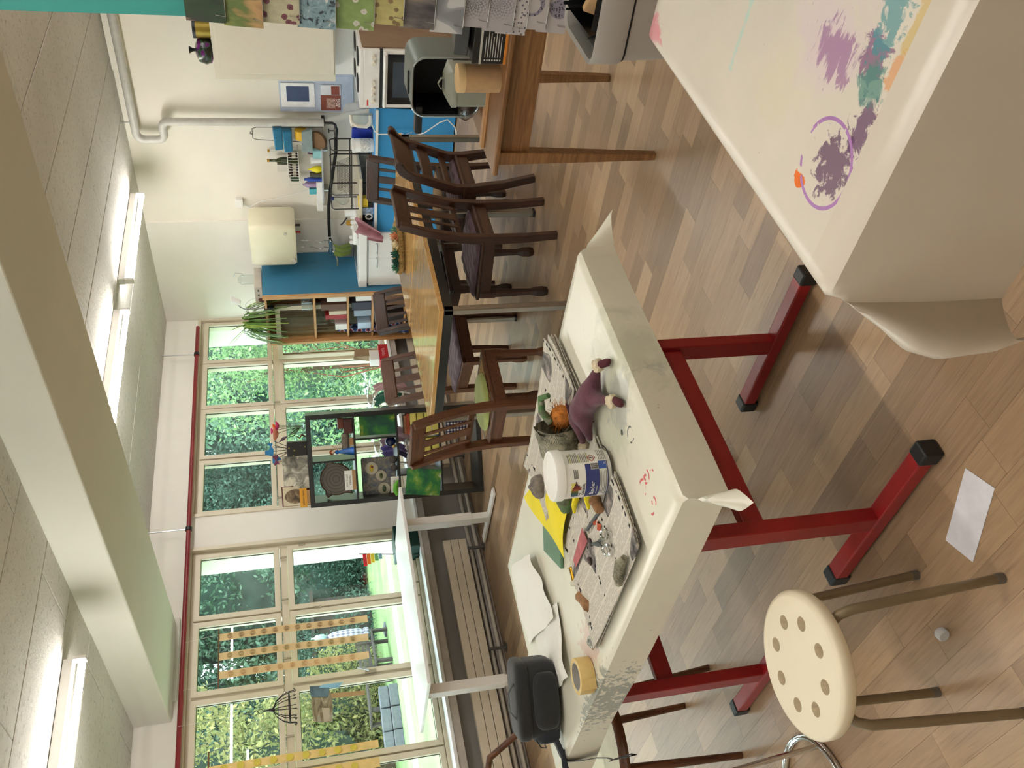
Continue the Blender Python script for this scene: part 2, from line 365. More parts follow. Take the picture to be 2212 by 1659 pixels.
# ------------------------------------------------------------------ windows
def ring(x0, z0, x1, z1, bw, ya, yb):
    o = [(x0, z0), (x1, z0), (x1, z1), (x0, z1)]; i = [(x0 + bw, z0 + bw), (x1 - bw, z0 + bw), (x1 - bw, z1 - bw), (x0 + bw, z1 - bw)]
    v = [(p[0], ya, p[1]) for p in o] + [(p[0], ya, p[1]) for p in i] + [(p[0], yb, p[1]) for p in o] + [(p[0], yb, p[1]) for p in i]; f = []
    for k in range(4):
        l = (k + 1) % 4; f += [(k, l, 4 + l, 4 + k), (8 + l, 8 + k, 12 + k, 12 + l), (l, k, 8 + k, 8 + l), (4 + k, 4 + l, 12 + l, 12 + k)]
    return B().add(v, f)
HINGE = M('old brass grey', '#a49a86', .4, .5); RUBBER = M('dark gasket', '#45443f', .8)
def window(n, xs, frames, openi=None, hinges=(), handles=()):
    wn = bpy.data.objects.new('window_%d' % n, None); COL.objects.link(wn); wn['kind'] = 'structure'
    x0, x1 = frames
    obj('head', B().box(x0, 6.835, 2.50, x1, 6.93, 2.545), FRAME, wn); obj('jamb', B().box(x0, 6.835, .56, x0 + .03, 6.93, 2.5), FRAME, wn); obj('jamb', B().box(x1 - .03, 6.835, .56, x1, 6.93, 2.5), FRAME, wn)
    obj('bottom_rail', B().box(x0, 6.835, .56, x1, 6.93, .625), FRAME, wn); obj('transom', B().box(x0, 6.842, 1.735, x1, 6.922, 1.795), FRAME, wn)
    obj('casing', ring(x0 - .03, .575, x1 + .03, 2.572, .035, 6.785, 6.84), FRAME, wn, .004)
    for a, b_ in zip(xs[:-1], xs[1:]): m_ = (a[1] + b_[0]) / 2; obj('mullion', B().box(m_ - .03, 6.845, .62, m_ + .03, 6.92, 2.5), FRAME, wn)
    for i, (a, b_) in enumerate(xs):
        u = obj('sash_upper', ring(a - .046, 1.801, b_ + .046, 2.508, .046, 6.815, 6.865), FRAME, wn, .005)
        obj('pane', B().box(a - .004, 6.845, 1.843, b_ + .004, 6.850, 2.466), GLASS, u); obj('gasket', ring(a - .002, 1.845, b_ + .002, 2.464, .006, 6.838, 6.845), RUBBER, u)
        if i == openi: continue
        l = obj('sash_lower', ring(a - .046, .612, b_ + .046, 1.731, .046, 6.812, 6.865), FRAME, wn, .005)
        obj('pane', B().box(a - .004, 6.845, .654, b_ + .004, 6.850, 1.689), GLASS, l); obj('gasket', ring(a - .002, .656, b_ + .002, 1.687, .006, 6.838, 6.845), RUBBER, l)
    for hx, hz in hinges: obj('hinge', B().tube([(hx, 6.808, hz - .03), (hx, 6.808, hz + .03)], .009, 8), HINGE, wn)
    for hx, hz in handles:
        h = obj('handle', B().box(hx - .016, 6.79, hz - .06, hx + .016, 6.815, hz + .03), HINGE, wn, .004); obj('lever', B().tube([(hx, 6.775, hz), (hx + .01, 6.765, hz + .03), (hx + .03, 6.76, hz + .09)], .008, 8), STEEL, h)
    return wn
GR = [(4.99, 5.54), (5.648, 6.20), (6.30, 6.85), (6.95, 7.495)]; GL = [(1.945, 2.495), (2.60, 3.15), (3.267, 3.82), (3.925, 4.478)]
w1 = window(1, GR, (4.945, 7.555), 3, [(x_, z_) for x_ in (5.06, 5.5, 6.28) for z_ in (1.765,)] + [(6.255, 1.2), (5.595, 1.0)], [(5.6, 1.12)])
w2 = window(2, GL, (1.865, 4.555), None, [(4.4, 1.765), (3.98, 1.765), (3.44, 1.765), (2.8, 1.765), (4.0, .64), (3.87, 1.5), (4.515, 1.6)], [(3.225, 1.13)])
w3 = window(3, [(x_ - 3.095, y_ - 3.095) for x_, y_ in GL], (-1.22, 1.47)); w4 = window(4, [(-2.9, -2.3), (-2.2, -1.68)], (-2.95, -1.62))
# the opened sash of window 1, swung into the room about its left edge
os_ = obj('open_sash', ring(0, .612, .64, 1.731, .05, -.03, .025), FRAME, w1, .005); os_.location = (6.905, 6.80, 0); os_.rotation_euler = (0, 0, math.atan2(-.57, .14))
obj('pane', B().box(.046, -.004, .655, .594, .002, 1.688), GLASS, os_); obj('gasket', ring(.047, .657, .593, 1.686, .007, -.012, -.004), RUBBER, os_)
# ceiling lamps
t = NT('fluorescent tube'); t.n.remove(t.p); em = t.new('ShaderNodeEmission'); em.inputs[0].default_value = (1, .972, .925, 1); em.inputs[1].default_value = TUBE_POWER / (PI * 2 * PI * .019 * 1.18); t.L(em.outputs[0], t.o.inputs[0]); TUBE = t.m
def lamp(x0, x1, y, label):
    l = thing('ceiling_lamp', label, 'lamp', ((x0 + x1) / 2, y, 2.9), 0, 'fluorescent ceiling lamps'); L_ = (x1 - x0) / 2
    bt = obj('batten', B().box(-L_, -.03, -.055, L_, .03, 0), WHITEM, l, .004)
    obj('tube', B().cyl((-L_ + .03, -.012, -.098), (L_ - .03, -.012, -.098), .019, n=14), TUBE, l)
    for s_ in (-1, 1): obj('socket', B().box(s_ * L_ - .012, -.034, -.12, s_ * L_ + .012, .014, -.05), WHITEM, l, .004)
lamp(5.93, 7.14, 4.87, 'lit fluorescent batten lamp on the ceiling nearest the kitchen wall')
lamp(4.36, 5.56, 4.87, 'lit fluorescent batten lamp partly hidden behind the beam, in line with the others')
lamp(1.42, 2.62, 4.87, 'lit fluorescent batten lamp on the window side of the beam, left in the photo')
for x_, y_ in ((5.3, 1.0), (6.7, 1.0), (1.6, 1.2), (.2, 1.2), (-.6, 4.87), (-1.6, 1.2), (2.0, -1.8), (5.6, -1.6)): lamp(x_ - .6, x_ + .6, y_, 'lit fluorescent batten lamp further back on the ceiling')
# ------------------------------------------------------------------ red steel desks under the cloths
DESKTOP = M('grey laminate', '#c9c6bf', .5)
def red_desk(x0, y0, x1, y1, label, z=.715, lx=.04):
    cx, cy = (x0 + x1) / 2, (y0 + y1) / 2; d = thing('school_desk', label, 'desk', (cx, cy, 0)); hx, hy = (x1 - x0) / 2, (y1 - y0) / 2
    obj('tabletop', B().box(-hx, -hy, z - .026, hx, hy, z), DESKTOP, d, .004)
    for s_ in (-1, 1):
        px = s_ * (hx - .07)
        obj('post', B().box(px - .02, -.03, .045, px + .02, .03, z - .055), REDM, d, .004)
        ft = obj('foot', B().box(px - .024, -.265, .012, px + .024, .265, .052), REDM, d, .004)
        for e in (-1, 1): obj('foot_cap', B().box(px - .026, e * .28 - .022, .0, px + .026, e * .28 + .022, .055), BLACK, ft, .006)
        obj('top_bearer', B().box(px - .02, -hy + .06, z - .058, px + .02, hy - .06, z - .027), REDM, d, .004)
    obj('cross_beam', B().box(-(hx - .09), -.015, .36, hx - .09, .015, .42), REDM, d, .004)
    return d
red_desk(1.005, 1.495, 1.765 + .06, 2.08 + .0, 'red-legged school desk under the paint-stained cloth, nearer the camera')
red_desk(1.005, 2.385, 1.825, 3.0, 'red-legged school desk under the far end of the craft table cloth')
red_desk(.90, .12, 1.72, .78, 'red-legged school desk hidden under the cloth with purple paint marks'); red_desk(.90, -.8, 1.72, -.1, 'red-legged school desk under the unseen end of the paint-marked cloth')
# ------------------------------------------------------------------ oilcloths
def cloth_mat(name, base, extra):
    t = NT(name); v = t.coord('World'); n = t.noise(v, 3, 4, .6); c = t.ramp(n, [(.3, tuple(x * .90 for x in lin(base))), (.7, lin(base))])
    n2 = t.noise(v, 55, 3, .6, .5); n3 = t.noise(t.coord('World', (1, 1, 1), (0, 0, 0), (5, 2, 0)), 6, 3)
    c = t.mix(t.math('MULTIPLY', t.ramp(n2, [(.70, (0, 0, 0)), (.76, (1, 1, 1))]), t.ramp(n3, [(.55, (0, 0, 0)), (.66, (.8, .8, .8))])), c, '#6f6a62')
    c = extra(t, v, c); t.color(c); t.setp(.3, spec=.45); t.bump(t.noise(v, 14, 2), .12, .01); return t.m
def blob(t, v, c, col, cen, rad, streak=(1, 1), nscale=22, lo=.46, hi=.54, amt=1., seed=0):
    """a smear of dried paint around a place on the cloth"""
    s = t.new('ShaderNodeVectorMath', operation='SUBTRACT'); t.L(v, s.inputs[0]); s.inputs[1].default_value = (*cen, .72)
    m = t.new('ShaderNodeVectorMath', operation='MULTIPLY'); t.L(s.outputs[0], m.inputs[0]); m.inputs[1].default_value = (1 / rad[0], 1 / rad[1], 1.5)
    l = t.new('ShaderNodeVectorMath', operation='LENGTH'); t.L(m.outputs[0], l.inputs[0])
    mp = t.new('ShaderNodeMapping'); mp.inputs['Scale'].default_value = (streak[0], streak[1], 1); mp.inputs['Location'].default_value = (seed, seed * .7, 0); t.L(v, mp.inputs[0])
    n = t.noise(mp.outputs[0], nscale, 4, .65, .6); f = t.math('SUBTRACT', t.math('ADD', n, .28), t.math('MULTIPLY', l.outputs['Value'], .38))
    return t.mix(t.math('MULTIPLY', t.ramp(f, [(lo, (0, 0, 0)), (hi, (1, 1, 1))]), amt), c, col)
def stroke(t, v, c, col, cen, r_, wd_, seed):
    """a short curved brush dab"""
    d = t.new('ShaderNodeVectorMath', operation='DISTANCE'); t.L(v, d.inputs[0]); d.inputs[1].default_value = (*cen, .7165); n = t.noise(t.coord('World', (1, 1, 1), (0, 0, 0), (seed * 3.1, seed, 0)), 45, 1)
    f = t.math('MULTIPLY', t.math('LESS_THAN', t.math('ABSOLUTE', t.math('SUBTRACT', d.outputs['Value'], r_)), wd_), t.math('GREATER_THAN', n, .50))
    return t.mix(t.math('MULTIPLY', f, .9), c, col)
def paint1(t, v, c):
    c = blob(t, v, c, '#a8ae92', (1.45, 1.62), (.18, .22), (1, 1), 9, .40, .6, .4, 3); c = blob(t, v, c, '#8d9590', (1.38, 1.58), (.08, .1), (1, 1), 14, .44, .56, .5, 5)
    for q, (px, py, r_) in enumerate(((1.147, 1.592, .014), (1.129, 1.563, .011), (1.143, 1.634, .02), (1.081, 1.608, .012), (1.078, 1.632, .012), (1.146, 1.604, .010))): c = stroke(t, v, c, '#c8404c', (px, py), r_, .003, q)
    c = stroke(t, v, c, '#23302e', (1.275, 1.590), .02, .0025, 2); c = stroke(t, v, c, '#23302e', (1.318, 1.632), .004, .004, 5); c = blob(t, v, c, '#c78a80', (1.12, 2.35), (.1, .16), (1, 1), 25, .5, .6, .45, 12)
    return blob(t, v, c, '#4a5a58', (1.0, 2.5), (.05, .35), (1, 1), 42, .60, .64, .6, 14)
def paint2(t, v, c):
    c = blob(t, v, c, '#d7c0c9', (1.12, .5), (.14, .12), (1, 1), 10, .42, .65, .55, 1); c = blob(t, v, c, '#d6cda8', (1.2, .63), (.08, .08), (1, 1), 12, .46, .65, .35, 2)
    c = blob(t, v, c, '#8a5088', (1.09, .515), (.075, .06), (2.4, .7), 34, .50, .58, .7, 3); c = blob(t, v, c, '#77406f', (1.0, .475), (.045, .035), (1, 1), 38, .47, .53, .8, 4)
    c = blob(t, v, c, '#593059', (.985, .635), (.055, .06), (1.4, 1.2), 38, .48, .54, .85, 5); c = blob(t, v, c, '#5d335e', (.962, .555), (.025, .055), (1, 1), 36, .46, .53, .85, 6)
    c = blob(t, v, c, '#3f8077', (.982, .505), (.035, .035), (1, 1), 30, .44, .53, .8, 7); c = blob(t, v, c, '#3a8a90', (1.0, .41), (.04, .07), (1, 1), 44, .48, .55, .75, 8)
    c = blob(t, v, c, '#d5904c', (.945, .47), (.022, .05), (1, 1), 34, .46, .55, .7, 9); c = blob(t, v, c, '#c9a540', (.945, .40), (.014, .07), (1, 1), 34, .46, .55, .6, 10)
    c = blob(t, v, c, '#e06f22', (1.05, .70), (.014, .012), (1, 1), 40, .36, .42, 1, 11); c = blob(t, v, c, '#d4687f', (1.72, .77), (.05, .035), (1, 2), 24, .42, .55, .7, 12)
    c = blob(t, v, c, '#a9d0c6', (1.36, .60), (.012, .16), (.6, 2), 14, .56, .66, .6, 13)
    x = t.new('ShaderNodeSeparateXYZ'); t.L(v, x.inputs[0]); r = t.new('ShaderNodeVectorMath', operation='DISTANCE'); t.L(v, r.inputs[0]); r.inputs[1].default_value = (1.005, .645, .72)
    ringf = t.math('LESS_THAN', t.math('ABSOLUTE', t.math('SUBTRACT', r.outputs['Value'], .066)), .003)
    c = t.mix(t.math('MULTIPLY', ringf, t.math('GREATER_THAN', t.noise(v, 30, 2), .42)), c, '#a878b0')
    return t.mix(t.math('LESS_THAN', x.outputs[0], .942), c, base2)          # the clean overlapping strip covers the marks
base2 = '#cfc4b4'
CLOTH1 = cloth_mat('cream oilcloth with dabs', '#e4dfcc', paint1); CLOTH2 = cloth_mat('cream oilcloth with purple paint', '#d9cfc0', paint2)
def fold_at(prof, d):
    for (d0, s0, z0), (d1, s1, z1) in zip(prof[:-1], prof[1:]):
        if d <= d1: k = (d - d0) / (d1 - d0); return s0 + (s1 - s0) * k, z0 + (z1 - z0) * k
    return prof[-1][1], prof[-1][2]
def oilcloth(x0, y0, x1, y1, z, D, prof, res=.022, rag=.006, wav=.004):
    R_ = .012; hx, hy, cx, cy = (x1 - x0) / 2, (y1 - y0) / 2, (x0 + x1) / 2, (y0 + y1) / 2
    def axis(h):
        n = int(2 * h / res); a = [-h + 2 * h * i / n for i in range(n + 1)]; m = max(4, int(D / .014)); e = [D * (i + 1) / m for i in range(m)]
        return [-h - q for q in reversed(e)] + a + [h + q for q in e]
    U, V_ = axis(hx), axis(hy)
    def drop(e):
        q = R_ * PI / 2
        if e < q: a = e / R_; return R_ * math.sin(a), R_ * (1 - math.cos(a))
        return R_, R_ + e - q
    def fn(u, v):
        ex = abs(u) - hx; ey = abs(v) - hy; sx = 1 if u > 0 else -1; sy = 1 if v > 0 else -1
        if ex <= 0 and ey <= 0: return (cx + u, cy + v, z + .0012 * math.sin(u * 9 + v * 5) * math.sin(v * 7))
        if ey <= 0: o, d = drop(ex); k = d / D; return (cx + sx * (hx + o + wav * k * math.sin(v * 8 + 1)), cy + v, z - d + rag * k * math.sin(v * 5.3) )
        if ex <= 0: o, d = drop(ey); k = d / D; return (cx + u, cy + sy * (hy + o + wav * k * math.sin(u * 9)), z - d + rag * k * math.sin(u * 7))
        th = math.atan2(ey, ex); r = math.hypot(ex, ey); s_, zz = fold_at(prof, r); f = math.sin(2 * th) ** .8
        o = R_ * min(1, r / .02); a, b_ = math.cos(th) ** 2, math.sin(th) ** 2
        side = .22 * s_ * math.sin(4 * th)                                  # the fold stands a little open
        return (cx + sx * (hx + o * a + s_ * .707 * f - side), cy + sy * (hy + o * b_ + s_ * .707 * f + side), z - (zz * f + r * (1 - f)))
    n, m = len(U) - 1, len(V_) - 1
    return B().sheet(lambda a, b_: fn(U[round(a * n)], V_[round(b_ * m)]), n, m, .0012)
P1 = [(0, 0, 0), (.03, .012, .024), (.1, .065, .07), (.2, .14, .13)]
solo('tablecloth', oilcloth(1.005, 1.49, 1.86, 3.125, .7165, .122, P1), CLOTH1, 'cream oilcloth with red dabs draped over the craft table full of newspaper and bucket', 'tablecloth')
P2 = [(0, 0, 0), (.03, .006, .028), (.11, .055, .1), (.17, .094, .147), (.24, .11, .2), (.36, .104, .30), (.5, .07, .43)]
solo('tablecloth', oilcloth(.886, -.95, 1.742, .79, .7165, .335, P2, .024, .0), CLOTH2, 'cream oilcloth marked with purple and teal paint, hanging low over the nearest table', 'tablecloth')
# ------------------------------------------------------------------ two light wooden tables
DARKST = M('dark steel apron', '#35332f', .38, .5); LEGM = M('satin steel leg', '#9a948a', .25, .9)
def wood_table(x0, y0, x1, y1, label):
    t_ = thing('wooden_table', label, 'table', ((x0 + x1) / 2, (y0 + y1) / 2, 0)); hx, hy = (x1 - x0) / 2, (y1 - y0) / 2
    obj('tabletop', B().box(-hx, -hy, .727, hx, hy, .755), TABW, t_, .003)
    ap = B(); o = [(-hx + .006, -hy + .006), (hx - .006, -hy + .006), (hx - .006, hy - .006), (-hx + .006, hy - .006)]; i = [(p[0] * .93, p[1] * .93) for p in o]
    ap.add([(p[0], p[1], .675) for p in o] + [(p[0], p[1], .675) for p in i] + [(p[0], p[1], .727) for p in o] + [(p[0], p[1], .727) for p in i], [q for k in range(4) for l in [(k + 1) % 4] for q in ((k, l, 4 + l, 4 + k)[::-1], (8 + k, 8 + l, 12 + l, 12 + k), (k, l, 8 + l, 8 + k), (4 + l, 4 + k, 12 + k, 12 + l))])
    obj('apron', ap, DARKST, t_)
    for sx in (-1, 1):
        for sy in (-1, 1):
            px, py = sx * (hx - .026), sy * (hy - .026); lg = obj('leg', B().box(px - .02, py - .02, .014, px + .02, py + .02, .727), LEGM, t_, .006)
            obj('leg_cap', B().box(px - .021, py - .021, 0, px + .021, py + .021, .016), BLACK, lg, .003)
wood_table(3.485, 3.14, 4.425, 4.085, 'honey coloured wooden table with steel legs, the nearer of the pair')
wood_table(4.437, 3.185, 5.38, 4.13, 'honey coloured wooden table with steel legs, farther of the pair, carrying the wreath')
# ------------------------------------------------------------------ chairs
PURP = M('plum quilted cotton', '#4d3340', .9, var=.1, scale=30, sheen=.3, bump=.15, bscale=90); GREENC = M('pale green cotton', '#a9b46a', .9, var=.06, sheen=.2)
LEATH = M('worn dark leather', '#2a211c', .32, var=.15, scale=9)
t = NT('woven cane'); v = t.coord('Object', (1, 1, 1)); wv = [t.new('ShaderNodeTexWave', bands_direction=d) for d in ('X', 'Y')]
for q in wv: q.inputs['Scale'].default_value = 28; t.L(v, q.inputs[0])
f = t.math('MULTIPLY', wv[0].outputs['Fac'], wv[1].outputs['Fac']); t.color(t.ramp(f, [(.25, '#b08d55'), (.6, '#6d4f2a')])); t.setp(.55); t.bump(f, .6, .004); CANE = t.m
def post(pts, rx, ry, n=4): return B().tube(pts, [(a, b_) for a, b_ in zip(rx, ry)] if isinstance(rx, list) else [(rx, ry)] * len(pts), n, flat=(1, 0, 0), smooth=False)
def bow(w0, w1, z0, z1, y0, y1, sag, th, n=10):
    """a rail bowed backwards between the posts"""
    def f(u, v):
        w_ = w0 + (w1 - w0) * v; x = (u * 2 - 1) * w_; return (x, y0 + (y1 - y0) * v - sag * (1 - (u * 2 - 1) ** 2), z0 + (z1 - z0) * v)
    return B().sheet(f, n, 3, th)
def chair(label, loc, rz, seat='wood', back='slats', wd=(DW, DWX), name='dining_chair', group=None, nslat=3):
    W1, W2 = wd; c = thing(name, label, 'chair', loc, rz, group); fw, rw = .195, .168
    for s_ in (-1, 1):
        if back == 'slats': pts = [(s_ * rw, -.215, 0), (s_ * rw, -.20, .18), (s_ * rw, -.195, .42), (s_ * (rw + .003), -.212, .58), (s_ * (rw + .008), -.262, .78), (s_ * (rw + .01), -.312, .925)]; rr = [.017, .018, .021, .019, .018, .016]
        else: pts = [(s_ * .185, -.265, 0), (s_ * .185, -.215, .2), (s_ * .185, -.185, .4), (s_ * .186, -.188, .5), (s_ * .188, -.225, .6), (s_ * .19, -.262, .7), (s_ * .192, -.285, .78), (s_ * .193, -.325, .835), (s_ * .193, -.37, .862)]; rr = [.018, .019, .022, .022, .02, .019, .019, .02, .019]
        obj('back_post', post(pts, [q * 1.35 for q in rr], [q * 1.9 for q in rr]), W1, c, .004)
        lg = B().tube([(s_ * fw, .19, 0), (s_ * fw, .19, .03), (s_ * fw, .19, .07), (s_ * fw, .19, .11), (s_ * fw, .19, .33), (s_ * fw, .19, .335), (s_ * fw, .19, .43)], [.026, .033, .031, .022, .027, .031, .031], 4, flat=(1, 0, 0), smooth=False)
        obj('leg', lg, W1, c, .004)
    o = [(-.20, -.2), (.20, -.2), (fw + .02, .205), (-fw - .02, .205)] if back != 'slats' else [(-rw - .01, -.2), (rw + .01, -.2), (fw + .02, .205), (-fw - .02, .205)]
    i = [(p[0] * .86, p[1] * .86) for p in o]
    ap = B().add([(p[0], p[1], .365) for p in o] + [(p[0], p[1], .365) for p in i] + [(p[0], p[1], .432) for p in o] + [(p[0], p[1], .432) for p in i], [q for k in range(4) for l in [(k + 1) % 4] for q in ((k, 4 + k, 4 + l, l), (8 + k, 8 + l, 12 + l, 12 + k), (k, l, 8 + l, 8 + k), (4 + l, 4 + k, 12 + k, 12 + l))])
    obj('seat_frame', ap, W2, c, .003)
    so = [(p[0] * 1.05, p[1] * 1.06) for p in o]
    obj('seat', B().prism(so, .432, .452), W2, c, .006)
    if seat in ('cane', 'leather'): obj('seat_panel', B().prism([(p[0] * .84, p[1] * .84) for p in o], .452, .456 if seat == 'cane' else .463), CANE if seat == 'cane' else LEATH, c, .003)
    if back == 'slats':
        obj('top_rail', bow(rw - .006, rw + .012, .845, .935, -.283, -.315, .018, .022), W2, c, .006); obj('lower_rail', bow(rw - .01, rw - .01, .555, .59, -.20, -.208, .012, .02), W2, c, .003)
        for k, (xx, ww) in enumerate([(-.085, .011), (0, .028), (.085, .011)] if nslat == 3 else [(-.1, .011), (-.035, .012), (.035, .012), (.1, .011)]):
            sg = lambda z_: -.214 - (z_ - .57) * .25 - .012
            obj('slat', B().hexa([(xx - ww, sg(.575) - .004, .575), (xx + ww, sg(.575) - .004, .575), (xx + ww, sg(.575) + .004, .575), (xx - ww, sg(.575) + .004, .575)], [(xx - ww, sg(.86) - .006, .86), (xx + ww, sg(.86) - .006, .86), (xx + ww, sg(.86) + .002, .86), (xx - ww, sg(.86) + .002, .86)]), W1, c)
    else:
        obj('top_rail', bow(.182, .186, .745, .865, -.272, -.365, .02, .02), W2, c, .006); obj('middle_rail', bow(.18, .18, .63, .70, -.236, -.262, .02, .018), W2, c, .005); obj('lower_rail', bow(.178, .178, .515, .555, -.19, -.205, .01, .018), W2, c, .004)
        for s_ in (-1, 1): obj('scroll', B().cyl((s_ * .193 - .02, -.375, .862), (s_ * .193 + .02, -.375, .862), .017, n=12), W2, c)
    return c
def cushion(label, loc, rz, mat, sx=.2, sy=.2, quilt=True, rnd=False, name='seat_cushion', droop=0):
    def prof(u, v): return (max(0, 1 - abs(2 * u - 1) ** 7) * max(0, 1 - abs(2 * v - 1) ** 7)) ** .5
    def f(u, v):
        x, y = (2 * u - 1) * sx, (2 * v - 1) * sy
        if rnd:
            a, r = (2 * u - 1), (2 * v - 1); q = max(abs(a), abs(r)); l = math.hypot(a, r); k = q / l if l > 0 else 1; x, y = a * k * sx, r * k * sy
            e = max(0, 1 - q ** 6) ** .5
        else: e = prof(u, v)
        z = .026 * e + (.006 * math.sin(u * 7 * PI) * math.sin(v * 7 * PI) * e if quilt else 0) - droop * max(0, y - sy * .6)
        return (x, y, z)
    b = B().sheet(f, 36, 36, .0); k = len(b.v); b.add([(p[0], p[1], -.002 + min(0, p[2])) for p in b.v[:k]], [tuple(reversed(q)) for q in b.f[:]], True)
    return solo(name, b, mat, label, 'cushion', loc, rz)
chair('dark wooden chair with slatted back turned to us, at the near table', (4.10, 3.205, 0), 0, 'wood')
cushion('plum quilted cushion on the slat-backed chair turned to us', (4.10, 3.24, .456), 0, PURP, .19, .195)
chair('dark wooden chair with two bowed cross rails and scrolled top, beside the oak side table', (4.70, 3.25, 0), 0, 'wood', 'rails')
cushion('plum ribbed cushion on the chair with bowed cross rails', (4.70, 3.27, .456), 0, PURP, .2, .2)
chair('reddish dark slat-backed chair with cane seat at the far table end, before the blue cloth', (5.30, 3.70, 0), PI / 2, 'cane')
chair('dark slat-backed chair with leather seat on the window side of the far table', (4.86, 4.13, 0), math.radians(169), 'leather', nslat=4)
chair('brown slat-backed chair with plum cushion, window side of the near table', (4.27, 4.26, 0), math.radians(169), 'wood', wd=(MW, MWX))
cushion('plum quilted cushion on the chair at the window side of the near table', (4.27, 4.24, .456), math.radians(169), PURP, .21, .215)
chair('mid brown cane-seated chair with raked slatted back before the black cube shelf', (3.41, 3.81, 0), -PI / 2, 'cane', wd=(MW, MWX))
cushion('flat round pale green cushion on the cane-seated chair', (3.40, 3.81, .459), -PI / 2, GREENC, .175, .175, False, True)
# round-seated chair tucked under the far end of the craft table
rc = thing('bentwood_chair', 'bentwood chair with round cream seat tucked under the end of the craft table', 'chair', (1.14, 3.34, 0), PI)
obj('seat_ring', B().tube([(.235 * math.cos(a), .235 * math.sin(a), .455) for a in [2 * PI * k / 36 for k in range(36)]], [(.016, .022)] * 36, 8, True), MWX, rc); obj('seat', B().lathe([(.225, .445), (.225, .464), (.2, .468), (0, .468)], 36), M('cream seat', '#d9d3b8', .5), rc)
for a in (.8, 2.34, 3.94, 5.48): obj('leg', B().cyl((.25 * math.cos(a), .25 * math.sin(a), 0), (.2 * math.cos(a), .2 * math.sin(a), .45), .013, .018, 10), MW, rc)
obj('backrest', B().tube([(-.19, -.14, .45), (-.2, -.2, .7), (-.12, -.25, .86), (0, -.26, .9), (.12, -.25, .86), (.2, -.2, .7), (.19, -.14, .45)], .014, 10), MW, rc)
# ------------------------------------------------------------------ cream stool with eight holes
st = thing('stool', 'cream round plastic stool with eight holes and four olive tube legs', 'stool', (.705, 1.757, 0), math.radians(-33)); SC = M('cream plastic', '#e9dcc0', .45, var=.015, scale=4); OL = M('olive bronze tube', '#7f6f55', .42, .3)
def stool_seat():
    bm = bmesh.new(); R_, r_, hr = .165, .099, .0168; N = 64
    prof = [(R_ - .012, .452), (R_ - .004, .449), (R_, .443), (R_, .425), (R_ - .003, .42)]
    outer = [(math.cos(2 * PI * k / N), math.sin(2 * PI * k / N)) for k in range(N)]; holes = []
    ed = []
    top = [bm.verts.new((prof[0][0] * c, prof[0][0] * s_, .452)) for c, s_ in outer]
    for k in range(N): ed.append(bm.edges.new((top[k], top[(k + 1) % N])))
    hv = []
    for h in range(8):
        a = 2 * PI * h / 8 + math.radians(24); cx, cy = r_ * math.cos(a), r_ * math.sin(a); q = [bm.verts.new((cx + hr * math.cos(2 * PI * k / 16), cy + hr * math.sin(2 * PI * k / 16), .452)) for k in range(16)]; hv.append(q)
        for k in range(16): ed.append(bm.edges.new((q[k], q[(k + 1) % 16])))
    bmesh.ops.triangle_fill(bm, use_beauty=True, edges=ed, normal=(0, 0, 1)); ring_ = top
    for r, z in prof[1:]:
        nr = [bm.verts.new((r * c, r * s_, z)) for c, s_ in outer]
        for k in range(N): bm.faces.new((ring_[k], nr[k], nr[(k + 1) % N], ring_[(k + 1) % N])).smooth = True
        ring_ = nr
    for q in hv:
        l = [bm.verts.new((v.co.x, v.co.y, .428)) for v in q]
        for k in range(16): bm.faces.new((q[k], l[k], l[(k + 1) % 16], q[(k + 1) % 16]))
    bmesh.ops.recalc_face_normals(bm, faces=bm.faces); me = bpy.data.meshes.new('seat'); bm.to_mesh(me); bm.free(); me.materials.append(SC); return me
obj('seat', stool_seat(), SC, st)
for a in (PI / 4, 3 * PI / 4, 5 * PI / 4, 7 * PI / 4):
    c_, s_ = math.cos(a), math.sin(a); pts = [(.09 * c_, .09 * s_, .418), (.135 * c_, .135 * s_, .416), (.158 * c_, .158 * s_, .403), (.170 * c_, .170 * s_, .375), (.178 * c_, .178 * s_, .3), (.205 * c_, .205 * s_, .008)]
    lg = obj('leg', B().tube(pts, .0115, 12), OL, st); obj('leg_tip', B().cyl((.205 * c_, .205 * s_, 0), (.204 * c_, .204 * s_, .02), .0125, n=12), M('grey tip', '#6a6258', .6), lg)
# chrome stool, only its foot in view
cs = thing('chrome_stool', 'chrome tube stool with round floor ring at the edge of view', 'stool', (.655, 2.735, 0))
obj('floor_ring', B().tube([(.195 * math.cos(2 * PI * k / 40), .195 * math.sin(2 * PI * k / 40), .011) for k in range(40)], .011, 10, True), CHROME, cs)
for a in (-.85, 1.25, 3.34): obj('leg', B().cyl((.187 * math.cos(a), .187 * math.sin(a), .015), (.13 * math.cos(a), .13 * math.sin(a), .60), .009, n=10), CHROME, cs)
obj('seat', B().lathe([(.15, .60), (.16, .615), (.155, .64), (0, .645)], 28), BLACK, cs)
# ------------------------------------------------------------------ oak side table
sd = thing('side_table', 'brown oak side table with tapered legs beside the card display', 'table', (3.32, 1.44, 0)); hx, hy = .375, .5
obj('tabletop', B().box(-hx, -hy, .678, hx, hy, .70), SIDEW, sd, .006)
for s_ in (-1, 1):
    obj('apron', B().box(-hx + .05, s_ * (hy - .065) - .01, .555, hx - .05, s_ * (hy - .065) + .01, .678), SIDEW, sd); obj('apron', B().box(s_ * (hx - .045) - .01, -hy + .06, .555, s_ * (hx - .045) + .01, hy - .06, .678), SIDEW, sd)
    for q in (-1, 1): obj('leg', B().taper((s_ * (hx - .04), q * (hy - .07), 0), (.03, .03), (s_ * (hx - .045), q * (hy - .07), .678), (.056, .056)), SIDEW, sd, .003)
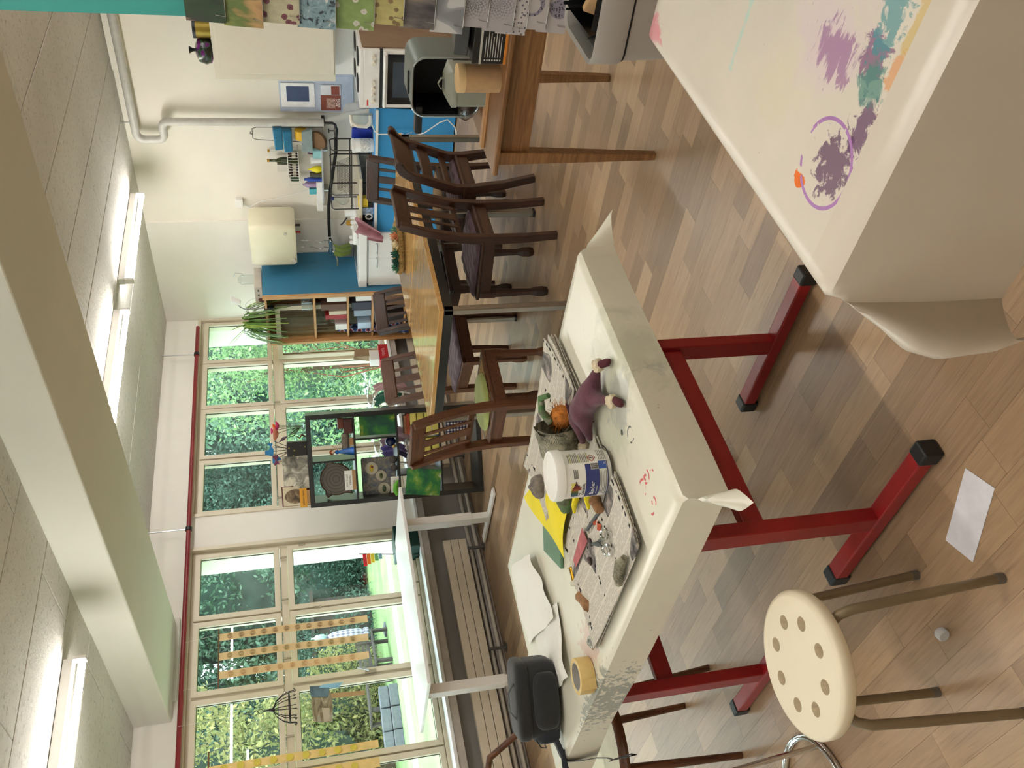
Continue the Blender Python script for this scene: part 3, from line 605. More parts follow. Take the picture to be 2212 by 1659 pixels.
# ------------------------------------------------------------------ white height-adjustable desk by the window
wd_ = thing('standing_desk', 'white desk on two telescopic legs in front of the left windows', 'desk', (3.425, 6.195, 0), math.radians(-2)); hx, hy = .825, .465
obj('tabletop', B().box(-hx, -hy, .775, hx, hy, .80), WHITE, wd_, .003)
for px in (-.70, .745):
    lo_ = obj('leg', B().box(px - .03, -.045, .03, px + .03, .035, .3), WHITEM, wd_, .003); obj('leg_sleeve', B().box(px - .036, -.052, .17, px + .036, .042, .775), WHITEM, lo_, .003)
    obj('foot', B().box(px - .035, -.40, .008, px + .035, .36, .03), WHITEM, wd_, .004)
obj('cross_rail', B().box(-.70, -.03, .735, .745, .03, .775), WHITEM, wd_)
# ------------------------------------------------------------------ kitchen wall: pipes
pp = thing('waste_pipe', 'thick grey pipe along the kitchen ceiling, bending down the wall', 'pipe', (7.48, 4.3, 1.15)); GP = M('grey pipe paint', '#bdbbb5', .5)
pts = [(0, -7, 1.655), (0, .13, 1.655)] + arc((0, .13, 1.585), .07, PI / 2, 0, 5, ('y', 'z')) + [(0, .2, 1.52)] + arc((0, .15, 1.47), .05, 0, -PI / 2, 4, ('y', 'z')) + [(0, .08, 1.42)] + arc((0, .07, 1.37), .05, PI / 2, PI, 4, ('y', 'z')) + [(0, .02, 0)]
obj('pipe_run', B().tube(pts, .036, 14), GP, pp)
obj('hanger_rod', B().cyl((-.01, .02, 1.67), (-.01, .02, 1.75), .005, n=8), STEEL, pp)
tapm = M('blackened brass', '#4a4744', .4, .8)
tp = thing('stop_valve', 'dark metal stop valve on a short elbow below the grey pipe', 'valve', (7.47, 4.32, 1.04))
obj('elbow', B().tube([(0, .0, .12), (0, .0, .03), (0, .02, .005), (0, .05, 0), (0, .15, 0)], .013, 10), tapm, tp); obj('bracket', B().box(-.01, -.03, .10, .09, .03, .13), tapm, tp, .004)
obj('valve_body', B().tube([(-.0, .05, 0), (0, .075, 0), (0, .1, 0), (0, .13, 0)], [.016, .022, .02, .015], 12), tapm, tp); obj('valve_handle', B().tube([(0, .08, .01), (0, .08, .06), (0, .06, .066), (0, .10, .066)], .006, 8), tapm, tp)
solo('black_hose', B().tube([(7.47, 4.47, 1.042), (7.46, 4.62, 1.045), (7.47, 4.8, 1.07), (7.47, 5.0, 1.10), (7.47, 5.25, 1.128), (7.47, 5.45, 1.13), (7.47, 5.62, 1.128)], .016, 12), BLACKM, 'black rubber hose running along the kitchen wall above the sink', 'hose')
# ------------------------------------------------------------------ water heater
WH = M('cream heater casing', '#e4dfc4', .35, var=.01)
bo = thing('water_heater', 'cream boxy water heater on the wall above the sink', 'heater', (7.33, 5.50, 1.47)); pr = [(p[0], p[1]) for p in rrect(.36, .50, .05, 5)]
obj('casing', B().add([(p[0], p[1], 0) for p in [(q[0] * .9, q[1] * .93) for q in pr]] + [(p[0], p[1], .035) for p in pr] + [(p[0], p[1], .38) for p in pr] + [(p[0] * .92, p[1] * .95, .44) for p in pr], [tuple(range(23, -1, -1)), tuple(range(72, 96))] + [(r * 24 + k, r * 24 + (k + 1) % 24, (r + 1) * 24 + (k + 1) % 24, (r + 1) * 24 + k) for r in range(3) for k in range(24)], True), WH, bo)
obj('dial', B().cyl((-.18, .17, .03), (-.205, .17, .03), .022, n=16), M('grey knob', '#b9b6aa', .5), bo); obj('lamp_button', B().cyl((-.18, -.16, .10), (-.188, -.16, .10), .015, n=14), M('grey knob', '#b9b6aa', .5), bo)
for y_, m_ in ((-.145, tapm), (-.06, M('red valve', '#a32620', .5))): obj('outlet', B().cyl((-.02, y_, .02), (-.02, y_, -.05), .012, n=10), m_, bo)
solo('socket_box', B().cb((7.56, 5.25, 1.99), (.05, .09, .07)), WHITEM, 'small cream socket box on the wall beside the heater top', 'socket', bevel=.006)
solo('power_cable', B().tube([(7.55, 5.27, 1.96), (7.545, 5.3, 1.90), (7.555, 5.24, 1.8), (7.56, 5.2, 1.60), (7.57, 5.12, 1.3)], .004, 6), WHITE, 'thin white cable trailing from the socket box down the wall', 'cable')
tb = thing('wall_tap', 'chrome wall tap below the heater with a long swivel spout', 'tap', (7.44, 5.72, 1.12))
for y_, z2 in ((-.16, .30), (-.075, .30)): obj('supply_pipe', B().tube([(-.11, y_, z2), (-.11, y_, .2), (-.08, y_ + .06, .1), (-.0, y_ + .09, .07), (0, y_ + .10, .0)], .006, 8), CHROME, tb)
obj('tap_body', B().tube([(0, -.09, 0), (0, -.06, 0), (0, -.02, 0), (0, .03, 0), (0, .07, 0), (0, .10, 0)], [.018, .026, .02, .02, .028, .02], 12), CHROME, tb)
obj('spout', B().tube([(0, .05, 0), (-.03, .08, -.04), (-.10, .12, -.06), (-.2, .13, -.055)], .01, 10), CHROME, tb)
GT = M('green terry', '#66782f', .95, var=.1, scale=40, sheen=.3)
solo('green_cloth', B().sheet(lambda u, v: (-.04 * math.sin(PI * v) - .012 * math.sin(u * 5 * PI), (u - .5) * .15, .17 * (1 - v) ** .8 - .02 * math.sin(u * 3)), 14, 12, .004), GT, 'olive green washcloth hung on the wall tap', 'cloth', (7.38, 5.72, .93))
solo('cutlery_basket', B().prism(rrect(.06, .22, .015), 0, .11).mv((0, 0, 0)), M('smoky plastic', '#7d7f7e', .3), 'smoky plastic rack standing at the back of the sink', 'rack', (7.50, 5.88, .886))
# ------------------------------------------------------------------ hanging wire basket
WIREG = M('grey wire', '#6f6d6c', .4, .7)
hb = thing('hanging_wire_rack', 'grey wire rack hung on the kitchen wall beside the pipe', 'rack', (7.52, 4.48, 1.16))
obj('wire_frame', B().tube([(0, -.085, 0), (0, -.085, .60), (0, -.07, .64), (0, .03, .64), (0, .045, .60), (0, .06, .3), (0, .09, 0)], .004, 6, True), WIREG, hb); obj('hook', B().tube([(.03, -.02, .655), (0, -.02, .66), (-.01, -.02, .645)], .005, 6), WIREG, hb)
TW = M('petrol blue terry', '#1f6f93', .95, var=.08, sheen=.3)
for i, (z_, y_, l_) in enumerate(((1.53, 4.47, 'upper'), (1.445, 4.49, 'lower'))): solo('blue_pouch', B().hexa([(-.05, -.105, 0), (.02, -.105, 0), (.02, .11, .01), (-.06, .11, 0)], [(-.07, -.11, .085), (.02, -.11, .09), (.02, .115, .08), (-.07, .115, .075)]), TW, 'petrol blue cloth pouch in the wire rack, %s of the two' % l_, 'pouch', (7.49, y_, z_), bevel=.012)
solo('yellow_tin', B().cyl((0, -.06, 0), (0, .03, 0), .055, n=20), M('yellow paper', '#d8a91f', .6), 'yellow round tin tucked in the wire rack below the pouches', 'tin', (7.49, 4.46, 1.365))
solo('grey_folder', B().taper((0, 0, 0), (.05, .25), (-.02, .0, .10), (.03, .2)), M('grey green card', '#8b9a9a', .7), 'grey-green folder standing across the wire rack', 'folder', (7.47, 4.50, 1.26), bevel=.004)
ck = solo('cork_roll', B().cyl((0, 0, 0), (-.03, 0, .02), .09, n=28), M('brown felt disc', '#6e5338', .9), 'brown round mat leaning at the bottom of the wire rack', 'mat', (7.48, 4.50, 1.20))
# ------------------------------------------------------------------ white wire shelf with bottles
WW = M('white coated wire', '#dcdad3', .4)
ws = thing('wire_shelf', 'small white wire shelf full of brown bottles on the kitchen wall', 'shelf', (7.50, 4.80, 1.40))
for z_ in (0, .10):
    obj('rail', B().tube([(.07, -.19, z_), (-.05, -.19, z_), (-.05, .18, z_), (.07, .18, z_)], .004, 6, True), WW, ws)
for k in range(13): y_ = -.185 + .03 * k; obj('bar', B().tube([(.07, y_, 0), (-.052, y_, 0), (-.052, y_, .10)], .0022, 5), WW, ws)
def bottle(name, label, loc, r, h, m, neck=.35, capm=None, nr=.38, cat='bottle', capz=.06, group=None):
    t_ = thing(name, label, cat, loc, 0, group); s_ = 1 - neck
    obj('body', B().lathe([(r * .9, 0), (r, .01), (r, h * s_ * .9), (r * .86, h * s_), (r * nr, h * (s_ + neck * .4)), (r * nr, h * .97), (r * nr * .9, h * .97)], 18), m, t_)
    obj('cap', B().lathe([(r * nr * 1.15, h * (1 - capz)), (r * nr * 1.15, h * 1.02), (0, h * 1.025)], 14), capm or M('gold foil', '#b3893c', .3, .8), t_); return t_
bottle('wine_bottle', 'dark green bottle with gold cap on the white wire shelf', (7.49, 4.73, 1.404), .034, .28, GLASSG and M('dark green glass', '#2c3310', .12), .42)
bottle('clear_bottle', 'clear bottle with gold cap behind the dark green one', (7.55, 4.66, 1.404), .033, .27, GLASSC, .42)
BRG = M('brown glass', '#2b1610', .15); LBL = M('paper label', '#cfc7b6', .7)
solo('white_box', B().cb((0, 0, .05), (.05, .07, .1)), M('offwhite carton', '#cfc9c0', .7), 'small off-white carton on top of the white wire shelf', 'box', (7.49, 4.80, 1.50), bevel=.002)
solo('green_can', B().lathe([(.03, 0), (.03, .07), (.02, .08), (0, .08)], 16), M('dark green tin', '#173d22', .4), 'dark green round can at the left end of the white wire shelf', 'can', (7.49, 4.93, 1.404))
for k in range(8):
    b_ = thing('spice_jar', 'small brown jar standing in the white wire shelf', 'jar', (7.49, 4.655 + .036 * k, 1.404), 0, 'brown jars in the wire shelf'); obj('body', B().lathe([(.015, 0), (.015, .07), (.009, .08), (.009, .09), (0, .09)], 12), BRG, b_); obj('paper_label', B().lathe([(.0155, .02), (.0155, .055)], 12), LBL, b_)
sh = thing('grey_shelf', 'low grey wall shelf crowded with small containers', 'shelf', (7.50, 4.86, 1.17)); obj('board', B().box(-.10, -.3, 0, .08, .30, .016), M('shelf grey', '#a9adb2', .5), sh, .003)
obj('bracket', B().box(-.02, -.25, -.05, .08, -.235, 0), STEEL, sh); obj('bracket', B().box(-.02, .2, -.05, .08, .215, 0), STEEL, sh)
items = [('white_cup', 'white plastic cup lying on its side on the grey wall shelf', B().lathe([(.028, 0), (.036, .10), (.033, .10), (.026, .01), (0, .01)], 20), WHITE, (7.45, 4.70, 1.186)),
 ('blue_tub', 'pale turquoise tub on the grey wall shelf', B().prism(rrect(.07, .085, .012), 0, .075), M('pale turquoise', '#8fc3c6', .4), (7.45, 4.625, 1.186)),
 ('purple_pack', 'dark purple pack behind the white cup', B().taper((0, 0, 0), (.03, .09), (0, 0, .12), (.02, .07)), M('dark purple', '#5b2940', .5), (7.52, 4.64, 1.186)),
 ('yellow_squeezer', 'bright yellow lemon-shaped bottle on the grey wall shelf', B().lathe([(.02, 0), (.032, .02), (.034, .05), (.02, .09), (.008, .105), (.006, .13), (0, .13)], 18), M('lemon yellow', '#e6d81c', .4), (7.45, 4.805, 1.186)),
 ('dark_jar', 'dark jar with olive lid on the grey wall shelf', B().lathe([(.03, 0), (.03, .08), (.026, .09), (.026, .11), (0, .11)], 16), M('dark olive', '#3b3a22', .4), (7.45, 4.865, 1.186)),
 ('blue_bottle', 'slim royal blue bottle on the grey wall shelf', B().lathe([(.022, 0), (.022, .13), (.012, .15), (.012, .17), (0, .17)], 16), M('royal blue', '#1c3fa0', .35), (7.46, 4.925, 1.186))]
for n_, l_, b_, m_, p_ in items: solo(n_, b_, m_, l_, n_.split('_')[1], p_, bevel=.002 if n_ == 'purple_pack' else 0)
wb = thing('white_ledge', 'white narrow wall ledge left of the grey shelf', 'ledge', (7.52, 5.10, 1.18)); obj('board', B().box(-.06, -.14, .0, .06, .2, .06), WHITEM, wb, .004)
bottle('soap_bottle', 'pale lilac soap bottle with pump on the white wall ledge', (7.50, 5.01, 1.24), .03, .14, M('lilac soap', '#a58fb0', .2), .3, WHITE)
solo('teal_carton', B().cb((0, 0, .035), (.05, .06, .07)), M('teal carton', '#4aa7b5', .5), 'small teal and white carton on the white wall ledge', 'box', (7.50, 5.08, 1.24), bevel=.002)
# ------------------------------------------------------------------ wall cabinet, splash board, posters
CABW = M('ivory cabinet', '#ddd6c6', .45, var=.01)
wc = thing('wall_cabinet', 'ivory wall cabinet above the cooker', 'cabinet', (7.42, 3.27, 1.045)); obj('carcass', B().box(-.15, -.53, 0, .165, .53, 1.0), CABW, wc, .003)
dr = obj('door', B().box(-.17, -.52, .012, -.152, .462, .955), CABW, wc, .003)
TQ = M('teal plastic', '#2f8a86', .4)
sp = thing('mosaic_pot', 'round purple and green patterned pot with black knob on top of the wall cabinet', 'pot', (7.35, 3.58, 2.045))
t = NT('mosaic glaze'); v = t.coord('Object'); vo = t.new('ShaderNodeTexVoronoi'); vo.inputs['Scale'].default_value = 40; t.L(v, vo.inputs[0]); n = t.noise(t.coord('Object', (1, 1, 1.6)), 11, 1)
t.color(t.mix(t.ramp(vo.outputs['Distance'], [(.15, (1, 1, 1)), (.3, (0, 0, 0))]), t.ramp(n, [(.4, '#1c1f16'), (.47, '#2f5134'), (.53, '#5d1464'), (.6, '#6b1a72')], 'CONSTANT'), '#191713')); t.setp(.25)
obj('body', B().lathe([(.06, 0), (.10, .015), (.115, .06), (.095, .115), (.05, .135), (.03, .14), (0, .14)], 28), t.m, sp); obj('knob', B().lathe([(.012, .135), (.014, .16), (.028, .185), (.03, .19), (0, .192)], 16), BLACK, sp)
gt = thing('gold_tin', 'gold tin with black rim behind the patterned pot on the wall cabinet', 'tin', (7.36, 3.40, 2.045)); obj('body', B().lathe([(.075, 0), (.075, .12), (0, .12)], 28), M('old gold', '#8f7a2c', .35, .5), gt); obj('rim', B().lathe([(.078, .115), (.078, .14), (0, .14)], 28), BLACK, gt)
solo('glass_bowl', B().lathe([(.05, 0), (.09, .06), (.10, .12), (.095, .12), (.04, .005), (0, .005)], 24), GLASSC, 'clear glass bowl at the right end of the wall cabinet top', 'bowl', (7.36, 3.2, 2.045))
sb_ = thing('splash_board', 'pale blue-grey splash board on the wall behind the cooker', 'board', (7.575, 3.8, .87)); obj('board', B().box(-.006, -.75, 0, .012, .46, .665), M('blue grey laminate', '#b9c3d6', .35), sb_)
po = thing('framed_print', 'white sheet with dark blue square pinned to the splash board', 'print', (7.565, 4.10, 1.22)); obj('sheet', B().box(-.003, -.125, 0, .0, .11, .30), M('poster white', '#f0f0f2', .6), po); obj('dark_print', B().box(-.0042, -.095, .05, -.003, .055, .25), M('ink blue', '#3a4a6e', .6, var=.12, scale=20), po)
pb_ = thing('workshop_flyer', 'red-brown bookbinding flyer pinned below the blue print', 'flyer', (7.565, 4.12, .985), 0); obj('sheet', B().box(-.003, -.13, 0, 0, .12, .18), M('flyer white', '#e4e4ea', .6), pb_); obj('red_panel', B().box(-.0042, -.03, 0, -.003, .12, .18), M('flyer rust', '#8a4535', .6), pb_); obj('red_panel', B().box(-.0042, -.12, .01, -.003, -.035, .085), M('flyer rust', '#8a4535', .6), pb_)
obj('photo', B().box(-.0052, .0, .05, -.0042, .10, .13), M('flyer photo', '#b08a7c', .6, var=.3, scale=60), pb_)
for i, s_ in enumerate(('BUCH', 'BINDER')): obj('lettering', text_B(s_, .026).xf(frame_m((-.0046, .045, .036 - .024 * i), (0, -1, 0), (0, 0, 1))), M('print white', '#f4f0ea', .6), pb_)
# ------------------------------------------------------------------ cooker
ENA = M('white enamel', '#f2f1ee', .2, var=.005); ckx = thing('cooker', 'white electric cooker with six knobs and brown side panel', 'cooker', (7.25, 3.61, 0))
obj('body', B().box(-.27, -.26, .02, .30, .26, .83), ENA, ckx, .004); obj('side_panel', B().box(-.268, -.272, .02, .30, -.261, .845), M('brown hardboard', '#8b735d', .6), ckx)
hob = obj('hob', B().box(-.30, -.265, .83, .31, .265, .866), ENA, ckx, .006); obj('control_panel', B().box(-.302, -.262, .70, -.27, .262, .832), ENA, ckx, .004); obj('lid', B().box(.285, -.262, .866, .30, .262, 1.05), ENA, ckx, .004)
obj('trim_gap', B().box(-.295, -.26, .675, -.27, .26, .70), BLACK, ckx)
for y_ in (-.20, -.145, .03, .085, .14, .2):
    k_ = obj('knob', B().cyl((-.302, y_, .752), (-.328, y_, .752), .019, .017, 18), M('ivory knob', '#e8e2d4', .35), ckx)
ov = obj('oven_door', B().box(-.30, -.258, .20, -.272, .258, .672), ENA, ckx, .004); obj('glass', B().box(-.304, -.225, .27, -.30, .225, .635), M('black oven glass', '#101318', .08), ov); obj('inner_window', B().box(-.3055, -.16, .33, -.304, .16, .59), M('oven window', '#3a4450', .15), ov); obj('handle', B().tube([(-.30, -.235, .655), (-.335, -.235, .66), (-.335, .235, .66), (-.30, .235, .655)], .012, 10), ENA, ov)
obj('drawer', B().box(-.298, -.258, .05, -.272, .258, .19), ENA, ckx, .004); obj('badge', B().box(-.304, .185, .793, -.302, .24, .806), M('badge red', '#c02420', .5), ckx)
for y_ in (-.12, .12):
    for x_ in (-.13, .14): obj('hotplate', B().cyl((x_, y_, .866), (x_, y_, .872), .08, n=24), BLACKM, ckx)
# ------------------------------------------------------------------ worktop table under a blue cloth
BLUEC = M('bright blue cotton', '#2f8fcb', .85, var=.03, scale=5, sheen=.2)
ut = thing('work_table', 'low kitchen table hidden beneath the bright blue cloth', 'table', (7.25, 4.55, 0)); obj('tabletop', B().box(-.28, -.64, .70, .32, .66, .722), WHITEM, ut)
for x_ in (-.2, .29):
    for y_ in (-.6, .62): obj('leg', B().box(x_ - .02, y_ - .02, 0, x_ + .02, y_ + .02, .70), STEEL, ut)
def bcl(u, v):
    y = 3.90 + 1.41 * v; e = u * 1.25
    if e < .5: return (7.52 - e, y, .7255)
    e -= .5; q = .02
    return (7.01 - .012 - .018 * (e / .73) * math.sin(v * 21 + math.sin(v * 6) * 2) * .6 - .022 * (e / .73), y + .012 * (e / .7) * math.sin(e * 3), .7255 - min(e, .71))
solo('blue_cloth', B().sheet(bcl, 60, 90, .002), BLUEC, 'bright blue cloth hanging from the kitchen worktop to the floor', 'cloth')
# things on the blue-topped worktop
ir = thing('iron', 'white and grey steam iron standing on its heel', 'iron', (7.08, 4.03, .728), .5); IW = M('iron white', '#e6e2d6', .3)
def ironsec(k, w_): return [(-w_, .0), (w_, .0)]
sole = [( .0, 0), (.055, .01), (.062, .08), (.05, .17), (.0, .275), (-.05, .17), (-.062, .08), (-.055, .01)]
obj('sole_plate', B().prism(sole, 0, .008).xf(frame_m((0, -.075, 0), (1, 0, 0), (0, .18, 1))), STEEL, ir, .002)
obj('body', B().add([(p[0] * .95, p[1], 0.01) for p in sole] + [(p[0] * .8, p[1] * .93 + .005, .05) for p in sole] + [(p[0] * .45, p[1] * .8 + .01, .075) for p in sole], [tuple(range(7, -1, -1)), tuple(range(16, 24))] + [(r * 8 + k, r * 8 + (k + 1) % 8, (r + 1) * 8 + (k + 1) % 8, (r + 1) * 8 + k) for r in range(2) for k in range(8)], True).xf(frame_m((0, -.075, 0), (1, 0, 0), (0, .18, 1)) ), M('iron grey', '#9aa0a6', .35), ir)
obj('handle', B().tube([(0, -.01, .03), (0, .05, .03), (0, .085, .07), (0, .08, .15), (0, .05, .20), (0, -.015, .205)], [.02, .022, .017, .016, .018, .014], 12), IW, ir); obj('steam_knob', B().cyl((0, .06, .19), (0, .085, .20), .013, n=14), IW, ir)
solo('iron_flex', B().tube([(7.06, 4.10, .745), (7.0, 4.125, .73), (6.935, 4.12, .70), (6.92, 4.11, .60), (6.92, 4.10, .50), (6.90, 4.14, .44), (6.91, 4.08, .41), (6.92, 4.11, .46), (6.91, 4.12, .40), (6.91, 4.09, .30), (6.90, 3.98, .17), (6.90, 3.95, .10), (6.89, 4.02, .03), (6.87, 4.10, .012), (6.88, 4.05, .008)], .0055, 6), WHITE, 'knotted white flex of the iron hanging down the blue cloth', 'cable')
solo('tea_packet', B().hexa([(-.03, -.055, 0), (.03, -.055, 0), (.03, .055, 0), (-.03, .055, 0)], [(-.01, -.05, .20), (.01, -.05, .2), (.01, .05, .2), (-.01, .05, .2)]), M('pale packet', '#c4cac0', .5), 'pale foil packet standing behind the iron', 'packet', (7.22, 4.14, .728), bevel=.006)
solo('blue_packet', B().hexa([(-.03, -.05, 0), (.03, -.05, 0), (.03, .05, 0), (-.03, .05, 0)], [(-.012, -.05, .185), (.012, -.05, .185), (.012, .05, .19), (-.012, .05, .19)]), M('deep blue pack', '#16309a', .35, var=.2, scale=25), 'deep blue packet between the iron and white canister', 'packet', (7.20, 4.26, .728), bevel=.006)
cn = thing('white_canister', 'white plastic canister with screw lid on the worktop', 'canister', (7.10, 4.33, .728)); obj('body', B().lathe([(.058, 0), (.062, .01), (.062, .165), (.056, .175), (0, .175)], 26), WHITE, cn); obj('paper_label', B().lathe([(.0628, .03), (.0628, .12)], 26), M('grey printed label', '#d8d8d4', .6, var=.2, scale=70), cn); obj('lid', B().lathe([(.063, .172), (.063, .197), (0, .198)], 26), WHITE, cn)
dk = thing('dish_rack', 'dark wire dish rack standing on the worktop', 'rack', (7.18, 4.68, .728))
for y_ in (-.31, -.15, .17, .33):
    obj('end_hoop', B().tube([(.10, y_, 0), (.10, y_, .36), (.08, y_, .385), (-.08, y_, .385), (-.1, y_, .36), (-.1, y_, 0)], .006, 8), IRONM, dk)
for z_, x_ in ((.2, -.1), (.2, .1), (.02, -.1), (.02, .1), (.385, 0)): obj('long_bar', B().tube([(x_, -.31, z_), (x_, .33, z_)], .006, 8), IRONM, dk)
for k in range(26): obj('plate_wire', B().tube([(-.1, -.14 + .012 * k, .2), (-.02, -.14 + .012 * k, .33), (.06, -.14 + .012 * k, .2)], .0018, 4), IRONM, dk)
dl = thing('soap_flask', 'round clear flask with blue cap in the dish rack', 'flask', (7.14, 4.93, .95)); obj('body', B().lathe([(.03, 0), (.06, .03), (.062, .07), (.03, .12), (.014, .13), (.014, .15), (0, .15)], 22), GLASSC, dl); obj('cap', B().cyl((0, 0, .14), (0, 0, .17), .018, n=14), M('navy cap', '#1d2a66', .4), dl)
solo('yellow_box', B().cb((0, 0, .045), (.06, .10, .09)), M('yellow carton', '#e6c71c', .5), 'yellow carton standing at the left end of the dish rack', 'box', (7.05, 4.90, .78), bevel=.003)
solo('blue_white_pack', B().cb((0, 0, .06), (.06, .08, .12)), M('blue white carton', '#9db3d4', .5, var=.3, scale=30), 'blue and white pack beside the yellow carton', 'pack', (7.05, 5.0, .728), bevel=.003)
# ------------------------------------------------------------------ sink unit
sk = thing('sink_unit', 'white sink cabinet with two doors and steel handles', 'cabinet', (7.28, 5.56, 0)); obj('carcass', B().box(-.28, -.34, .08, .30, .325, .79), WHITE, sk, .003); obj('plinth', B().box(-.24, -.34, 0, .30, .325, .08), M('plinth grey', '#8c8d90', .6), sk)
for y_, hy_ in ((-.182, -.155), (.158, .02)):
    d_ = obj('door', B().box(-.31, y_ - .152 if y_ < 0 else y_ - .185, .09, -.28, y_ + .155 if y_ < 0 else y_ + .168, .775), WHITE, sk, .003); obj('handle', B().tube([(-.31, hy_ - .055, .695), (-.338, hy_ - .05, .692), (-.338, hy_ + .05, .692), (-.31, hy_ + .055, .695)], .006, 8), STEEL, d_)
obj('sink_rim', B().box(-.33, -.36, .79, .30, .335, .877), WHITE, sk, .008); obj('drainer', B().box(-.30, -.95, .835, .30, -.36, .862), M('stone drainer', '#cfc6b2', .45), sk, .006); obj('bowl', B().prism(rrect(.36, .40, .05), .868, .880).mv((0, .05, 0)), STEEL, sk)
solo('white_dish', B().box(-.07, -.08, 0, .07, .08, .045), WHITE, 'white square dish at the corner of the sink', 'dish', (7.05, 5.29, .879), bevel=.01)
cpg = thing('measuring_jug', 'white jug with black handle behind the draining board', 'jug', (7.42, 5.28, .864)); obj('body', B().lathe([(.05, 0), (.055, .11), (.05, .11), (.045, .01), (0, .01)], 22), WHITE, cpg); obj('handle', B().tube([(-.05, .04, .09), (-.08, .08, .13), (-.09, .10, .155)], .008, 8), BLACK, cpg)
for k in range(6): solo('upturned_cup', B().lathe([(.025, 0), (.022, .045), (.012, .055), (0, .055)], 16), WHITE if k != 3 else M('mustard cup', '#c99a3a', .5), 'small white cup upside down in the row behind the draining board', 'cup', (7.40 - .01 * k, 5.34 + .055 * k, .864 if k < 3 else .878), group='cups in a row behind the drainer') if k != 3 else solo('upturned_cup', B().lathe([(.03, 0), (.026, .07), (.012, .08), (0, .08)], 16), M('mustard cup', '#c99a3a', .5), 'mustard yellow cup among the small white cups', 'cup', (7.46, 5.45, .878))
solo('black_box', B().box(-.04, -.11, 0, .06, .11, .10), M('black carton', '#15181b', .4), 'black carton with white ring on the blue cloth beside the sink', 'box', (7.07, 5.02, .728), bevel=.003)
solo('white_ring', B().tube([(0, .03 * math.cos(2 * PI * k / 20), .03 * math.sin(2 * PI * k / 20)) for k in range(20)], .008, 8, True), WHITE, 'white plastic ring lying against the black carton', 'ring', (7.02, 5.06, .77))
PK = M('dusky pink cotton', '#94616a', .9, var=.15, scale=14, sheen=.2)
solo('pink_cloth', B().sheet(lambda u, v: (-.02 - .05 * v + .02 * math.sin(u * 9), (u - .5) * .26 * (1 - .55 * v) + .09 * v, .15 - .24 * v + .015 * math.sin(u * 12)), 22, 16, .004), PK, 'crumpled dusky pink cloth draped over the sink corner', 'cloth', (6.98, 5.15, .745))
# ------------------------------------------------------------------ tall pine shelf with blue side
ps = thing('pine_shelf', 'tall pine shelf unit with blue painted side and open boards', 'shelf', (7.2, 6.24, 0))
BP = M('petrol blue paint', '#2f6d8c', .5, var=.03, scale=4)
obj('side_panel', B().box(-.31, -.345, 0, .36, -.325, 1.832), BP, ps, .003, 'petrol blue side panel'); obj('front_post', B().box(-.335, -.347, 0, -.31, -.30, 1.835), PINE, ps, .003); obj('front_post', B().box(-.335, .30, 0, -.29, .33, 1.80), PINE, ps, .003); obj('side_panel', B().box(-.29, .31, 0, .36, .33, 1.80), PINE, ps)
for z_ in (1.82, 1.34, 1.0, .745, .40, .06): obj('shelf_board', B().box(-.30, -.325, z_ - .022, .36, .31, z_), PINEY, ps, .003)
obj('back_panel', B().box(.345, -.325, .05, .36, .31, 1.82), M('pale hardboard', '#cbbfae', .7), ps)
for k in range(6): jr = solo('glass_jar', B().lathe([(.035, 0), (.04, .01), (.04, .09), (.034, .10), (.034, .115), (.03, .115), (.03, .012), (0, .01)], 16), GLASSC, 'clear glass jar in the cluster on the upper pine shelf', 'jar', (7.0 + .1 * (k % 2), 6.0 + .085 * (k // 2), 1.342), group='glass jars on the pine shelf') if k < 6 else None
for i, (y_, z_, w_, h_, c_, l_) in enumerate([(6.0, 1.002, .09, .2, '#e9e6e2', 'white file box on the middle pine shelf'), (6.12, 1.002, .08, .26, '#5a3a2c', 'brown box on the middle pine shelf'), (6.20, 1.002, .05, .18, '#c7b5a0', 'beige book on the middle pine shelf'), (6.26, 1.002, .06, .22, '#8f1a22', 'dark red packet on the middle pine shelf'), (6.40, 1.002, .08, .12, '#d9d6d2', 'pale carton on the middle pine shelf, far end'), (6.0, .747, .1, .16, '#f0eeea', 'white paper stack on the lower pine shelf'), (6.12, .747, .1, .2, '#2e3140', 'dark blue folder on the lower pine shelf'), (6.22, .747, .08, .18, '#8a99a8', 'grey-blue book bundle on the lower pine shelf'), (6.4, .747, .09, .14, '#b6cbe0', 'pale blue packet on the lower pine shelf'), (6.05, .402, .14, .2, '#6b4a30', 'brown box on the bottom pine shelf'), (6.3, .402, .14, .2, '#2b2320', 'black box on the bottom pine shelf')]):
    solo('shelf_box', B().box(-.13, -w_ / 2, 0, .1, w_ / 2, h_), M('shelf item ' + c_, c_, .6), l_, 'box', (7.05, y_, z_), bevel=.003)
